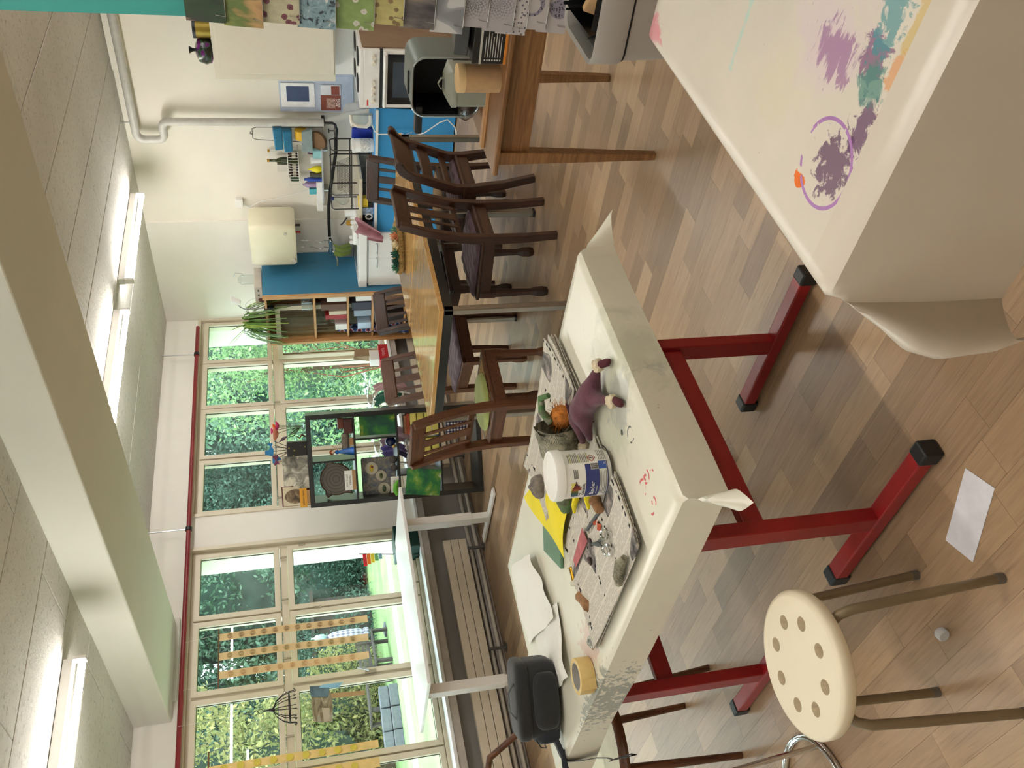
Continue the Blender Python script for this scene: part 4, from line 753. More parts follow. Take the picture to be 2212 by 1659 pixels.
# on top of the tall shelf
pj = thing('projector_box', 'flat cream box with dark slots on top of the tall pine shelf', 'box', (7.22, 6.02, 1.835)); obj('body', B().box(-.2, -.12, 0, .12, .10, .075), M('grey cream', '#b9b0a4', .5), pj, .004)
for k in range(3): obj('slot', B().box(-.203, -.09 + .06 * k, .03, -.199, -.07 + .06 * k, .045), BLACK, pj)
lt = thing('bottle_rack', 'clear upright glass lantern on top of the tall shelf', 'lantern', (7.25, 5.98, 1.912)); obj('glass_body', B().lathe([(.05, 0), (.05, .13), (.03, .15), (.03, .16)], 18), GLASSC, lt); obj('handle', B().tube([(0, -.05, .10), (0, -.08, .12), (0, -.09, .18), (0, -.04, .2)], .004, 6), STEEL, lt)
dlp = thing('desk_lamp', 'white clamp lamp with tilted head on the pine shelf', 'lamp', (6.93, 6.10, 1.80)); obj('clamp', B().box(-.03, -.02, -.06, .02, .02, .03), BLACK, dlp, .004); obj('pole', B().tube([(0, 0, .03), (0, 0, .22), (0, -.03, .26), (0, -.06, .28)], .006, 8), STEEL, dlp); obj('lamp_head', B().taper((0, -.09, .25), (.06, .035), (0, -.13, .34), (.07, .06)), WHITE, dlp, .006); obj('clamp_screw', B().tube([(-.01, .0, -.05), (-.01, .0, -.12)], .004, 6), BLACK, dlp)
solo('oil_bottle', B().lathe([(.03, 0), (.032, .10), (.012, .14), (.012, .16), (0, .16)], 18), GLASSC, 'clear bottle beside the plant on the tall shelf', 'bottle', (7.0, 6.16, 1.822)); solo('brown_bottle_cap', B().cyl((0, 0, 0), (0, 0, .05), .018, n=14), M('brown cap', '#4a2418', .4), 'square brown-topped vial beside the lamp pole', 'vial', (7.0, 6.05, 1.96 - .138))
# spider plant hanging from the shelf top
pl = thing('spider_plant', 'bushy spider plant with arching leaves on the tall shelf by the window', 'plant', (7.0, 6.33, 1.822))
obj('pot', B().lathe([(.06, 0), (.08, .12), (.075, .12), (.06, .10), (0, .10)], 20), M('brown pot', '#4b3527', .6), pl)
LEAF = M('grass green leaf', '#4c6e2a', .5, var=.2, scale=10); LEAF2 = M('yellow green leaf', '#7f9a3c', .5, var=.2, scale=10)
random.seed(3)
for k in range(95):
    a = random.uniform(0, 2 * PI); a = random.gauss(PI * 1.05, 1.2); L_ = random.uniform(.22, .46); up = random.uniform(.02, .16); c_, s_ = math.cos(a), math.sin(a); b = []
    for i in range(7):
        q = i / 6; d_ = L_ * .62 * q ** .8; b.append((.03 * c_ + d_ * c_, .03 * s_ + d_ * s_ * .9, .10 + up * math.sin(q * PI * .6) * 1.6 - L_ * .95 * q ** 2.2))
    wv_ = [.009 * math.sin(PI * (.12 + .88 * (1 - i / 6)) * .9) + .001 for i in range(7)]
    obj('leaf', B().tube(b, [(w_, .0008) for w_ in wv_], 4, flat=(-s_, c_, 0)), LEAF if k % 4 else LEAF2, pl)
for a, L_, up in ((2.2, .3, .35), (1.7, .28, .30), (2.7, .26, .26), (1.2, .2, .28)): c_, s_ = math.cos(a), math.sin(a); obj('leaf', B().tube([(d_ * L_ * c_, d_ * L_ * s_, .1 + up * d_ ** .8) for d_ in (0, .25, .5, .75, 1)], [(.006, .0008)] * 4 + [(.001, .0006)], 4, flat=(-s_, c_, 0)), LEAF2, pl)
# ------------------------------------------------------------------ black cube shelf used as a room divider
SHB = M('black brown veneer', '#15191a', .28, var=.05, spec=.6)
cu_rz = math.atan2(-.719, .695); cux, cuy = 4.455, 6.184
cu = thing('cube_shelf', 'black cube shelf standing askew as a divider before the right windows', 'shelf', (cux, cuy, 0), cu_rz)
Wd, Dp, Ht = .785, .37, 1.50; zs = [.04, .365, .735, 1.10, 1.46]
obj('side_panel', B().box(0, 0, 0, .04, Dp, Ht), SHB, cu, .002); obj('side_panel', B().box(Wd - .04, 0, 0, Wd, Dp, Ht), SHB, cu, .002); obj('top_panel', B().box(.04, 0, 1.46, Wd - .04, Dp, Ht), SHB, cu, .002); obj('bottom_panel', B().box(.04, 0, 0, Wd - .04, Dp, .04), SHB, cu, .002)
for z_ in zs[1:4]: obj('shelf_board', B().box(.04, .002, z_ - .008, Wd - .04, Dp - .002, z_ + .008), SHB, cu)
for s_, z0, z1 in ((.38, 1.108, 1.46), (.55, .743, 1.092), (.21, .373, .727)): obj('divider', B().box(s_ - .008, .004, z0, s_ + .008, Dp - .004, z1), SHB, cu)
CR, SR = math.cos(cu_rz), math.sin(cu_rz)
def cp(s_, d_, z_): return (cux + s_ * CR - d_ * SR, cuy + s_ * SR + d_ * CR, z_)
def canvas_mat(name, stops, scale=3, loc=(0, 0, 0), rot=(0, 0, 0)):
    t = NT(name); v = t.coord('Object', (1, 1, 1), rot, loc); n = t.noise(v, scale, 5, .6, .4); t.color(t.ramp(n, stops)); t.setp(.55); t.bump(t.noise(v, 120, 2), .15, .002); return t.m
# row 1 (top): twig wood, boxes, doll, plate
tw = [(.70, .735, 1.18, 1.245, '#5a2d20'), (.61, .73, 1.125, 1.18, '#3a1d18')]
for i, (a, b_, z0, z1, c_) in enumerate(tw): pass
solo('wooden_block', B().box(-.065, -.05, 0, .065, .05, .075), M('dark red wood', '#4a211a', .45), 'dark reddish wooden box in the top right cube of the shelf, the lower', 'box', cp(.665, .12, 1.108 + .0), cu_rz, bevel=.004)
solo('carved_box', B().box(-.045, -.045, 0, .045, .045, .05), M('chestnut wood', '#6b3526', .45), 'smaller chestnut wooden box stacked on the dark box in the cube shelf', 'box', cp(.69, .12, 1.183), cu_rz, bevel=.004)
lg_ = thing('log_slice', 'grey weathered log piece in the top right cube', 'log', cp(.525, .14, 1.136), cu_rz); obj('log', B().tube([(-.075, 0, .035), (-.02, .003, .037), (.07, 0, .034)], [.033, .035, .034], 12), M('weathered wood', '#7d7263', .9, var=.15, scale=30, bump=.4), lg_); obj('stand', B().box(-.03, -.03, -.028, .03, .03, .002), PINE, lg_)
dl_ = thing('doll_figurine', 'small porcelain lady with orange hair and flowing blue dress', 'figurine', cp(.445, .10, 1.108), cu_rz); DB = M('blue glaze', '#2f6fc4', .2, var=.2, scale=8)
obj('dress', B().lathe([(.035, 0), (.03, .04), (.018, .10), (.014, .125), (.02, .145), (.01, .158), (0, .16)], 18), DB, dl_); obj('head', B().ell((0, 0, .178), (.016, .016, .02), 14, 10), M('porcelain skin', '#e6c6ac', .3), dl_); obj('hair', B().ell((0, .006, .186), (.022, .02, .022), 14, 10), M('orange glaze', '#a3521f', .35), dl_); obj('arm', B().tube([(.012, 0, .145), (.04, -.01, .15), (.055, -.01, .185)], .006, 8), M('porcelain skin', '#e6c6ac', .3), dl_)
fp = thing('fish_plate', 'grey-brown ceramic fish-shaped plate with spiral lines standing in the cube shelf', 'plate', cp(.205, .12, 1.115), cu_rz)
t = NT('spiral glaze'); v = t.coord('Object'); wv = t.new('ShaderNodeTexWave', wave_type='RINGS', rings_direction='SPHERICAL'); wv.inputs['Scale'].default_value = 11; wv.inputs['Distortion'].default_value = 1.2; wv.inputs['Detail'].default_value = 1; t.L(t.coord('Object', (1, .2, 1), (0, 0, 0), (0, 0, -.155)), wv.inputs[0])
t.color(t.mix(t.ramp(wv.outputs['Fac'], [(.0, (1, 1, 1)), (.12, (0, 0, 0))]), '#6f6a60', '#4a3c30')); t.setp(.6); PLM = t.m
pts = []
for k in range(40):
    a = 2 * PI * k / 40; r = .135
    dd = min(abs((a - b0 + PI) % (2 * PI) - PI) for b0 in (math.radians(20), math.radians(150), math.radians(225))); r += .05 * max(0, 1 - dd / .22); pts.append((r * math.cos(a), r * 1.0 * math.sin(a)))
obj('plate', B().prism(pts, -.006, .006, False).xf(frame_m((0, .03, .155), (1, 0, 0), (0, .14, 1))), PLM, fp, .003)
obj('rim', B().tube([Vector((p[0], 0, 0)) + Vector((0, .03 + p[1] * .14 - .004, .155 + p[1] * .99)) for p in pts], .006, 6, True), M('rust brown glaze', '#5a3622', .5), fp)
nc = thing('name_card', 'white handwritten card on a brown cardboard stand before the fish plate', 'card', cp(.20, .04, 1.108), cu_rz); obj('stand', B().box(-.085, 0, 0, .085, .012, .03), CARD, nc); obj('card', B().box(-.085, .002, .025, .085, .005, .095), WHITEM, nc)
for i, s_ in enumerate(('MiNi Gruppe', 'KERAMIK')): obj('lettering', text_B(s_, .02, .0003).xf(frame_m((0, .0015, .075 - .028 * i), (1, 0, 0), (0, 0, 1))), BLACKM, nc)
# row 2: painting, blue ball jar, stones, mosaic
PNT = canvas_mat('green blue painting', [(.3, '#10343a'), (.42, '#12593a'), (.5, '#2f7a2c'), (.58, '#a8b43a'), (.7, '#d8c53a')], 4.5, (.3, 0, .2))
PNT2 = canvas_mat('dark green painting', [(.3, '#14303c'), (.42, '#145a3e'), (.52, '#2c7d3c'), (.6, '#7aa03c'), (.68, '#c7d3c4')], 5, (1.3, 0, 2.2))
solo('painted_canvas', B().box(-.085, 0, 0, .085, .02, .305), PNT, 'small upright canvas in blue, green and yellow, second row right cube', 'painting', cp(.658, .06, .743), cu_rz, bevel=.002)
bj = thing('blue_jar', 'dark blue round jar with cream lid in the second row of cubes', 'jar', cp(.50, .10, .743), cu_rz); obj('body', B().ell((0, 0, .045), .045, 18, 12), M('ink blue glaze', '#1a2450', .2), bj); obj('lid', B().ell((-.04, -.01, .02), (.02, .02, .018), 12, 8), M('ochre', '#c7a860', .5), bj)
mo = thing('mosaic_tile', 'grey-blue ceramic tile with round frog and bird medallions', 'tile', cp(.19, .12, .745), cu_rz)
t = NT('mosaic slab glaze'); v = t.coord('Object'); n = t.noise(v, 22, 5, .7); t.color(t.ramp(n, [(.35, '#3a4668'), (.5, '#6d6c66'), (.62, '#8d897b'), (.7, '#a58a62')])); t.setp(.5); t.bump(n, .5, .006)
sl = obj('slab', B().prism(rrect(.35, .30, .02), -.01, .006).xf(frame_m((0, .05, .155), (1, 0, 0), (0, .16, 1))), t.m, mo, .003); CM = M('cream glaze', '#b9b39c', .45)
mp_ = frame_m((0, .048, .155), (1, 0, 0), (0, .16, 1))
for x_, y_, r_, c_, c2 in ((.08, .06, .058, '#c9b035', '#7a2a1a'), (-.105, -.04, .055, '#4a5b34', '#2f3d22'), (.01, -.02, .048, '#5e6a3c', '#3c4a28')):
    md = obj('medallion', B().lathe([(0, .004), (r_, .004), (r_ * .96, .011), (0, .012)], 28).mv((x_, y_, .002)).xf(mp_), CM, mo)
    obj('relief', B().ell((x_, y_, .014), (r_ * .55, r_ * .32, .006), 14, 8).xf(mp_), M('relief ' + c_, c_, .45), md); obj('relief_detail', B().ell((x_ + r_ * .2, y_ - r_ * .1, .018), (r_ * .16, r_ * .2, .005), 10, 6).xf(mp_), M('relief ' + c2, c2, .45), md)
obj('relief', B().ell((-.11, -.115, .008), (.04, .022, .006), 14, 8).xf(mp_), M('terracotta relief', '#a8482e', .5), mo)
for x_, z_, r_, l_ in ((.345, 0, .035, 'dark round pebble standing beside the mosaic tile, the right one'), (.27, 0, .03, 'brown round pebble beside the mosaic tile, the left one')): solo('pebble', B().ell((0, 0, r_), (r_, r_ * .6, r_), 14, 10), M('pebble grey', '#4c4541', .6, var=.2), l_, 'stone', cp(x_, .07, .743), cu_rz)
nc = thing('name_card', 'white handwritten card before the mosaic tile', 'card', cp(.13, .03, .743), cu_rz); obj('card', B().box(-.07, 0, .0, .07, .003, .07), WHITEM, nc); obj('lettering', text_B('MUSTER', .022, .0003).xf(frame_m((0, -.0005, .04), (1, 0, 0), (0, 0, 1))), BLACKM, nc)
solo('green_frog', B().tube([(-.06, 0, .02), (-.02, 0, .035), (.03, 0, .03), (.07, 0, .012)], [.018, .024, .02, .01], 12), M('frog green', '#5aa32a', .35, var=.15), 'bright green ceramic lizard lying before the mosaic tile', 'figurine', cp(.10, .0 + .005, .743), cu_rz)
# row 3: crates, books, painting
YC = M('yellow painted slats', '#c9c062', .55); yc = thing('yellow_crate', 'pale yellow slatted wooden crate in the third row of cubes', 'crate', cp(.64, .02, .373), cu_rz)
for z_ in (.06, .125, .19): obj('slat', B().box(-.10, 0, z_, .10, .012, z_ + .052), YC, yc, .002); obj('slat', B().box(-.10, .20, z_, .10, .212, z_ + .052), YC, yc, .002)
obj('slat', B().box(-.10, 0, 0, .10, .012, .05), YC, yc, .002); obj('base', B().box(-.10, .012, 0, .10, .2, .012), YC, yc)
for x_ in (-.1, .088): obj('end_board', B().box(x_, .012, .012, x_ + .012, .2, .24), YC, yc)
solo('red_books', B().box(-.09, 0, 0, .09, .13, .028), M('red brown book', '#a5482c', .6, var=.2, scale=30), 'red-brown book lying on the yellow crate under the shelf board', 'book', cp(.645, .05, .616), cu_rz, bevel=.002); solo('photo_book', B().box(-.08, 0, 0, .08, .12, .02), M('photo cover', '#a06a48', .5, var=.3, scale=24), 'orange photo-covered book on top of the red-brown one', 'book', cp(.64, .055, .645), cu_rz, bevel=.002)
yc2 = thing('yellow_box', 'second pale yellow wooden box half hidden by the raked chair back', 'crate', cp(.42, .03, .373), cu_rz)
for z_ in (.0, .075, .15): obj('slat', B().box(-.09, 0, z_, .09, .012, z_ + .06), YC, yc2, .002)
obj('back_board', B().box(-.09, .18, 0, .09, .192, .22), YC, yc2); obj('base', B().box(-.09, .012, 0, .09, .18, .012), YC, yc2)
for x_ in (-.09, .078): obj('end_board', B().box(x_, .012, .012, x_ + .012, .18, .21), YC, yc2)
solo('paper_roll', B().tube([(0, 0, 0), (0, .25, 0)], .022, 16), WHITEM, 'white rolled paper tube lying on the second yellow box', 'roll', cp(.47, .05, .62), cu_rz); solo('white_shoe', B().ell((0, 0, .03), (.06, .035, .03), 14, 10), M('white crepe paper', '#d8d4d0', .8, bump=.6, bscale=40), 'crumpled white paper bundle beside the paper roll', 'paper', cp(.34, .06, .60), cu_rz)
solo('painted_canvas', B().box(-.115, 0, 0, .115, .018, .30).rot(.14, 'Y', (0, 0, 0)), PNT2, 'tilted dark green canvas leaning out of the left cube in the third row', 'painting', cp(.115, .0 - .012, .385), cu_rz, bevel=.002)
# row 4: bag and things in the bottom bay
t = NT('navy gingham'); v = t.coord('Object', (1, 1, 1)); a_ = t.new('ShaderNodeTexWave', bands_direction='X'); b__ = t.new('ShaderNodeTexWave', bands_direction='Z')
for q in (a_, b__): q.inputs['Scale'].default_value = 11; t.L(v, q.inputs[0])
f = t.math('ADD', t.math('GREATER_THAN', a_.outputs['Fac'], .5), t.math('GREATER_THAN', b__.outputs['Fac'], .5)); t.color(t.ramp(t.math('MULTIPLY', f, .5), [(0, '#d6d2cc'), (.4, '#5d6180'), (.9, '#1f2440')], 'CONSTANT')); t.setp(.9); GING = t.m
solo('gingham_cloth', B().sheet(lambda u, v: ((u - .5) * .22, .012 * math.sin(u * 9) - .01 * math.sin(v * 5), .22 * (1 - v)), 16, 12, .004), GING, 'navy and white gingham cloth hanging in the bottom bay of the cube shelf', 'cloth', cp(.62, .06, .08), cu_rz)
solo('grey_bundle', B().ell((0, 0, .10), (.07, .09, .10), 18, 12, lambda d: 1 + .08 * math.sin(d.x * 7 + d.z * 5)), M('light grey felt', '#b9b2aa', .9), 'light grey felt bundle behind the gingham cloth', 'bundle', cp(.66, .2, .055), cu_rz)
# ------------------------------------------------------------------ on top of the cube shelf
dp = thing('dotted_pot', 'black square pot with yellow dots and paper butterflies on sticks', 'pot', cp(.50, .15, 1.50), cu_rz)
t = NT('dotted black glaze'); vo = t.new('ShaderNodeTexVoronoi'); vo.inputs['Scale'].default_value = 26; v = t.coord('Object'); t.L(v, vo.inputs[0]); t.color(t.mix(t.ramp(vo.outputs['Distance'], [(.17, (1, 1, 1)), (.2, (0, 0, 0))]), '#15130f', '#8a7a33')); t.setp(.35)
obj('body', B().taper((0, 0, 0), (.12, .11), (0, 0, .165), (.125, .115)), t.m, dp, .004)
for i, (dx, dz, lean) in enumerate(((.0, .1, .04), (.01, .12, .02), (-.01, .13, 0), (-.03, .12, -.02), (-.04, .11, -.05), (.03, .11, .05))): obj('stick', B().cyl((dx * .6, 0, .15), (dx + lean, -.01, .165 + dz), .003, n=6), BLACK, dp)
BFM = M('blue paper', '#2f7fb8', .6); wing = [(0, 0), (.05, .035), (.075, .02), (.06, -.01), (.07, -.045), (.03, -.04), (0, -.01)]
obj('butterfly', B().prism(wing + [(-x_, y_) for x_, y_ in reversed(wing[1:-1])], -.001, .001).rot(.5).xf(frame_m((-.05, -.02, .29), (1, 0, .1), (0, -.25, 1))), BFM, dp); obj('butterfly', B().prism([(x_ * .5, y_ * .5) for x_, y_ in wing] + [(-x_ * .5, y_ * .5) for x_, y_ in reversed(wing[1:-1])], -.001, .001).xf(frame_m((.03, -.01, .3), (1, 0, .1), (0, -.25, 1))), BFM, dp); obj('butterfly', B().prism([(x_ * .6, y_ * .6) for x_, y_ in wing] + [(-x_ * .6, y_ * .6) for x_, y_ in reversed(wing[1:-1])], -.001, .001).xf(frame_m((-.085, -.03, .265), (1, 0, .1), (0, -.25, 1))), M('plum paper', '#6d3550', .6), dp)
vs = thing('flower_vase', 'clear vase with paper flowers in pink, orange and salmon', 'vase', cp(.69, .17, 1.50), cu_rz); obj('glass_body', B().lathe([(.03, 0), (.036, .02), (.03, .10), (.04, .16), (.038, .16), (.028, .10), (.033, .02), (0, .012)], 20), GLASSC, vs)
STEM = M('stem green', '#3f5a2c', .6)
def flower(x_, y_, z_, r, m, n=9):
    obj('stem', B().tube([(0, 0, .02), (x_ * .4, y_ * .4, z_ * .55), (x_, y_, z_)], .0025, 6), STEM, vs); b = B()
    for k in range(n):
        a = 2 * PI * k / n; b.sheet(lambda u, v: (x_ + math.cos(a + (v - .5) * 1.1) * r * math.sin(u * 1.5), y_ + math.sin(a + (v - .5) * 1.1) * r * math.sin(u * 1.5), z_ - .01 + r * (u ** 1.5) * .75), 5, 4)
    h = obj('blossom', b, m, vs); h['kind'] = 'stuff'
flower(-.05, -.02, .235, .06, M('salmon crepe', '#d98b70', .8)); flower(.0, .0, .255, .035, M('orange crepe', '#e8842a', .8)); flower(.015, -.02, .225, .04, M('hot pink crepe', '#d8407a', .8)); flower(-.03, .03, .28, .025, M('magenta crepe', '#c02f86', .8))
obj('feather', B().tube([(0, 0, .03), (-.08, 0, .15), (-.10, 0, .19), (-.13, 0, .23)], [.002, .003, .014, .002], 8), M('lavender', '#6d5a6a', .9), vs)
for k in range(4): obj('blade', B().tube([(0, 0, .03), (-.02 - .02 * k, -.01, .10), (-.05 - .015 * k, -.02, .13 + .012 * k)], [.002, .006, .001], 6), STEM, vs)
t = NT('plaster photo'); v = t.coord('Object'); n = t.noise(v, 11, 3, .55, 1.2); t.color(t.ramp(n, [(.3, '#4b473c'), (.48, '#8e887a'), (.6, '#c9c2ae'), (.7, '#ded8c6')])); t.setp(.3)
pf = thing('framed_photo', 'photo of a plaster ornament leaning on the cube shelf top', 'picture', cp(.29, .16, 1.50), cu_rz); obj('frame', B().box(-.145, 0, 0, .145, .012, .215).rot(-.12, 'X'), t.m, pf, .002)
obj('paper_curl', B().tube([(-.10, -.02, .06), (-.13, -.03, .10), (-.11, -.03, .13), (-.08, -.03, .11), (-.09, -.025, .07)], [(.02, .001)] * 5, 4, flat=(0, 1, 0)), WHITEM, pf)
t = NT('sepia photo'); v = t.coord('Object'); n = t.noise(v, 12, 3, .5, .8); t.color(t.ramp(n, [(.35, '#3c2d20'), (.5, '#6e5740'), (.62, '#a28e70')])); t.setp(.4)
p2_ = thing('oval_photo', 'sepia oval portrait card with red backing on the cube shelf top', 'picture', cp(.075, .17, 1.50), cu_rz); obj('backing', B().box(-.075, .006, 0, .10, .01, .235), M('dark red card', '#5a1520', .6), p2_); obj('card', B().box(-.07, 0, .03, .095, .006, .225), M('cream card', '#cfc3a8', .6), p2_); obj('oval', B().lathe([(0, 0), (1, 0), (1, .002), (0, .002)], 28).xf(Matrix.Translation((.01, -.001, .125)) @ Matrix.Rotation(PI / 2, 4, 'X') @ Matrix.Diagonal((.062, .085, 1, 1))), t.m, p2_)
lb = thing('orange_label', 'orange handwritten label on a stand at the left of the cube shelf top', 'label', cp(.085, .06, 1.50), cu_rz); obj('card', B().box(-.08, 0, .025, .08, .003, .085), M('orange card', '#d99a2c', .6), lb); obj('stand', B().box(-.06, .003, 0, .06, .02, .05), CARD, lb); obj('lettering', text_B('söbert räpan', .024, .0003).xf(frame_m((0, -.0006, .055), (1, 0, 0), (0, 0, 1))), BLACKM, lb)
solo('brown_twig', B().tube([(0, 0, .0), (.02, 0, .03), (-.01, 0, .05), (.015, 0, .075)], [.008, .01, .008, .003], 8), M('bark brown', '#4a2b1c', .8), 'small brown twig figure between the dotted pot and vase', 'twig', cp(.60, .10, 1.505), cu_rz)
# ------------------------------------------------------------------ around the right windows
hl = thing('drying_rack', 'thin white tube rack hung with felt rags on the radiator', 'rack', (5.42, 6.48, .45)); WT = M('white tube', '#e4e0d8', .4)
obj('tube', B().tube([(-.35, 0, .0), (-.38, -.08, .30), (-.36, -.10, .34), (.55, -.10, .34), (.58, -.08, .30), (.55, 0, 0)], .008, 8), WT, hl); obj('tube', B().tube([(-.3, 0, .02), (-.35, .06, .30), (.5, .06, .30)], .006, 8), WT, hl)
random.seed(5)
for k, (x_, c_, l_, w_, nm) in enumerate([(5.0, '#8a2f48', .06, .16, 'dark pink felt roll'), (5.12, '#5f559a', .22, .13, 'violet felt rag'), (5.3, '#8d7480', .28, .18, 'mauve felt rag'), (5.48, '#c79a2a', .05, .05, 'mustard felt ball'), (5.62, '#1d5c46', .2, .1, 'bottle green felt rag'), (5.78, '#155040', .26, .15, 'dark green felt rag'), (5.93, '#a8888c', .32, .1, 'dusty pink felt strip')]):
    if 'rag' in nm or 'strip' in nm: b = B().sheet(lambda u, v: ((u - .5) * w_ + .01 * math.sin(v * 9 + k), -.02 - .05 * math.sin(v * PI) + .012 * math.sin(u * 11 + k), .03 - l_ * abs(v) ** 1.1 + .012 * math.sin(u * 14 + k * 2)), 12, 12, .004)
    else: b = B().tube([(-w_ / 2, 0, .02), (0, 0, .03), (w_ / 2, 0, .02)], [.025, .032, .024], 12)
    solo('felt_rag', b, M('felt ' + c_, c_, .95, var=.1, scale=40, sheen=.2), nm + ' on the white rack by the window', 'felt', (x_, 6.40 - .02, .79))
solo('plastic_sheet', B().sheet(lambda u, v: (u * 1.1, -.1 + .2 * v + .02 * math.sin(u * 17), .025 * math.sin(u * 23 + v * 4) + .03 * math.sin(v * PI) - .02 * v), 40, 12), FILM, 'crumpled clear plastic film lying along the window rack', 'film', (5.0, 6.42, .845))
rb_ = thing('red_crate', 'red lettered box on the sill below the open window sash', 'box', (6.72, 6.66, .583)); obj('body', B().box(-.12, -.05, 0, .12, .06, .10), M('poster red', '#b3252e', .5), rb_, .003); obj('lettering', text_B('TEXTIL', .04).xf(frame_m((0, -.0512, .05), (1, 0, 0), (0, 0, 1))), M('pale pink print', '#e6bfbf', .6), rb_)
solo('white_carton', B().box(-.07, -.05, 0, .07, .05, .10), WHITEM, 'white carton on top of the red lettered box', 'box', (6.68, 6.66, .684), bevel=.002); solo('brown_bags', B().hexa([(-.06, -.04, 0), (.06, -.04, 0), (.06, .04, 0), (-.06, .04, 0)], [(-.03, -.01, .16), (.09, -.01, .14), (.08, .02, .15), (-.04, .02, .17)]), M('paper bag brown', '#8a7458', .85), 'brown folded paper bag on the white carton', 'bag', (6.74, 6.66, .785)); solo('dark_phone', B().box(-.05, -.03, 0, .05, .03, .018), M('navy case', '#1d2f45', .4), 'small dark blue case beside the red box on the sill', 'case', (6.45, 6.66, .72 - .137), bevel=.005)
t = NT('tartan'); v = t.coord('Object'); A = t.new('ShaderNodeTexWave', bands_direction='X'); Bw = t.new('ShaderNodeTexWave', bands_direction='Z')
for q, s_ in ((A, 3.4), (Bw, 3.4)): q.inputs['Scale'].default_value = s_; t.L(v, q.inputs[0])
f = t.math('MULTIPLY', t.math('ADD', A.outputs['Fac'], Bw.outputs['Fac']), .5); t.color(t.ramp(f, [(.2, '#1b2347'), (.4, '#3a5590'), (.6, '#c9cbd6'), (.75, '#a3343c'), (.9, '#1b2347')], 'CONSTANT')); t.setp(.9)
ap_ = solo('tartan_apron', B().sheet(lambda u, v: ((u - .5) * (.06 + .18 * v), .015 * math.sin(u * 13) , -.75 * v), 18, 24, .004), t.m, 'blue tartan apron hanging from the pine shelf side beside the window', 'apron', (6.96, 6.46, 1.10))
# ------------------------------------------------------------------ flag in a small clear stand on the desk side, green crate below
fg = thing('rainbow_flag', 'small rainbow striped paper flag on a black stick in a clear holder', 'flag', (4.22, 6.715, .583)); obj('stick', B().cyl((0, 0, .01), (.06, -.02, .53), .0045, n=8), BLACK, fg)
for k, c_ in enumerate(('#c8202c', '#e6761f', '#e9cf3a', '#6fae6a', '#7fa8b8')): z_ = .50 - .034 * k; l_ = .13 - .018 * k; obj('stripe', B().box(.058 - .004 * k - l_, -.021, z_ - .032, .058 - .004 * k, -.019, z_), M('flag ' + c_, c_, .6), fg)
obj('holder', B().lathe([(.02, 0), (.018, .03), (0, .03)], 14), GLASSC, fg)
solo('green_crate', B().hexa([(-.10, -.12, 0), (.10, -.12, 0), (.10, .12, 0), (-.10, .12, 0)], [(-.12, -.14, .22), (.12, -.14, .22), (.12, .14, .22), (-.12, .14, .22)]), M('dark green crate', '#0f3d34', .5), 'dark green box on the sill below the white desk', 'box', (4.33, 6.70, .583), bevel=.01)
# ------------------------------------------------------------------ things lying on the craft table (cloth surface at .718)
TZ = .7185
def news_mat(name, seed, photo=.6):
    t = NT(name); v = t.coord('Object', (1, 1, 1), (0, 0, 0), (seed, seed * 1.7, 0)); x = t.new('ShaderNodeSeparateXYZ'); t.L(v, x.inputs[0])
    lines = t.math('LESS_THAN', t.math('FRACT', t.math('MULTIPLY', x.outputs[1], 210)), .5)
    cols = t.math('GREATER_THAN', t.math('FRACT', t.math('MULTIPLY', x.outputs[0], 17)), .10); words = t.math('GREATER_THAN', t.noise(t.coord('Object', (230, 60, 1)), 1, 1), .42)
    big = t.noise(v, 7, 1, .4); txt = t.math('MULTIPLY', t.math('MULTIPLY', lines, cols), words)
    c = t.mix(t.math('MULTIPLY', txt, .5), '#cfc8ba', '#55524d')
    br = t.new('ShaderNodeTexBrick'); br.inputs['Scale'].default_value = 7; br.inputs['Mortar Size'].default_value = .0; br.inputs['Bias'].default_value = -.3
    br.inputs['Color1'].default_value = (0, 0, 0, 1); br.inputs['Color2'].default_value = (1, 1, 1, 1); t.L(v, br.inputs[0])
    pic = t.ramp(t.noise(v, 26, 4, .6), [(.3, '#26282a'), (.5, '#6f6a66'), (.6, '#9a8f88'), (.72, '#b8b2aa')])
    c = t.mix(t.math('GREATER_THAN', big, photo), c, pic); head = t.math('MULTIPLY', t.math('GREATER_THAN', t.noise(t.coord('Object', (60, 26, 1), (0, 0, 0), (seed, 3, 0)), 1, 1), .56), t.math('LESS_THAN', t.math('FRACT', t.math('MULTIPLY', x.outputs[1], 6)), .07))
    c = t.mix(head, c, '#1d1c1b'); t.color(c); t.setp(.9, spec=.2); return t.m
NW = [news_mat('newsprint %d' % i, 1.3 * i + .4, p) for i, p in enumerate((.62, .56, .6))]
PAPERE = M('newspaper edge', '#a9a294', .9, var=.15, scale=60)
def newspaper(label, cen, rz, w, d, n, seed, z0=TZ, fan=.012, curl=.006, th=.0035):
    r = thing('newspaper', label, 'newspaper', (*cen, z0), rz); random.seed(seed)
    for i in range(n):
        ox, oy, a = jit(fan), jit(fan), jit(.03); ph = random.uniform(0, 6)
        def f(u, v): x, y = (u - .5) * w, (v - .5) * d; e = (abs(2 * u - 1) ** 3 + abs(2 * v - 1) ** 4); return (x + ox + y * a, y + oy - x * a, (i + 1) * th + curl * e * (.35 + .65 * i / n) * (1 + .5 * math.sin(ph + u * 3)) + .0012 * math.sin(u * 11 + ph) * math.sin(v * 9))
        obj('folded_sheet', B().sheet(f, 16, 20, th * .72), NW[(i + seed) % 3], r)
    return r
newspaper('flat stack of printed newspaper under the scissors and bucket, near table edge', (1.155, 2.00), math.radians(-1), .22, .54, 4, 2)
newspaper('second newspaper pile along the middle of the table, beneath the yellow sheet corner', (1.335, 2.03), math.radians(3), .17, .50, 3, 4)
newspaper('fanned pile of newspapers at the far corner of the craft table behind the puppet', (1.705, 2.07), math.radians(6), .26, .56, 6, 9, TZ, .016, .008, .0042)
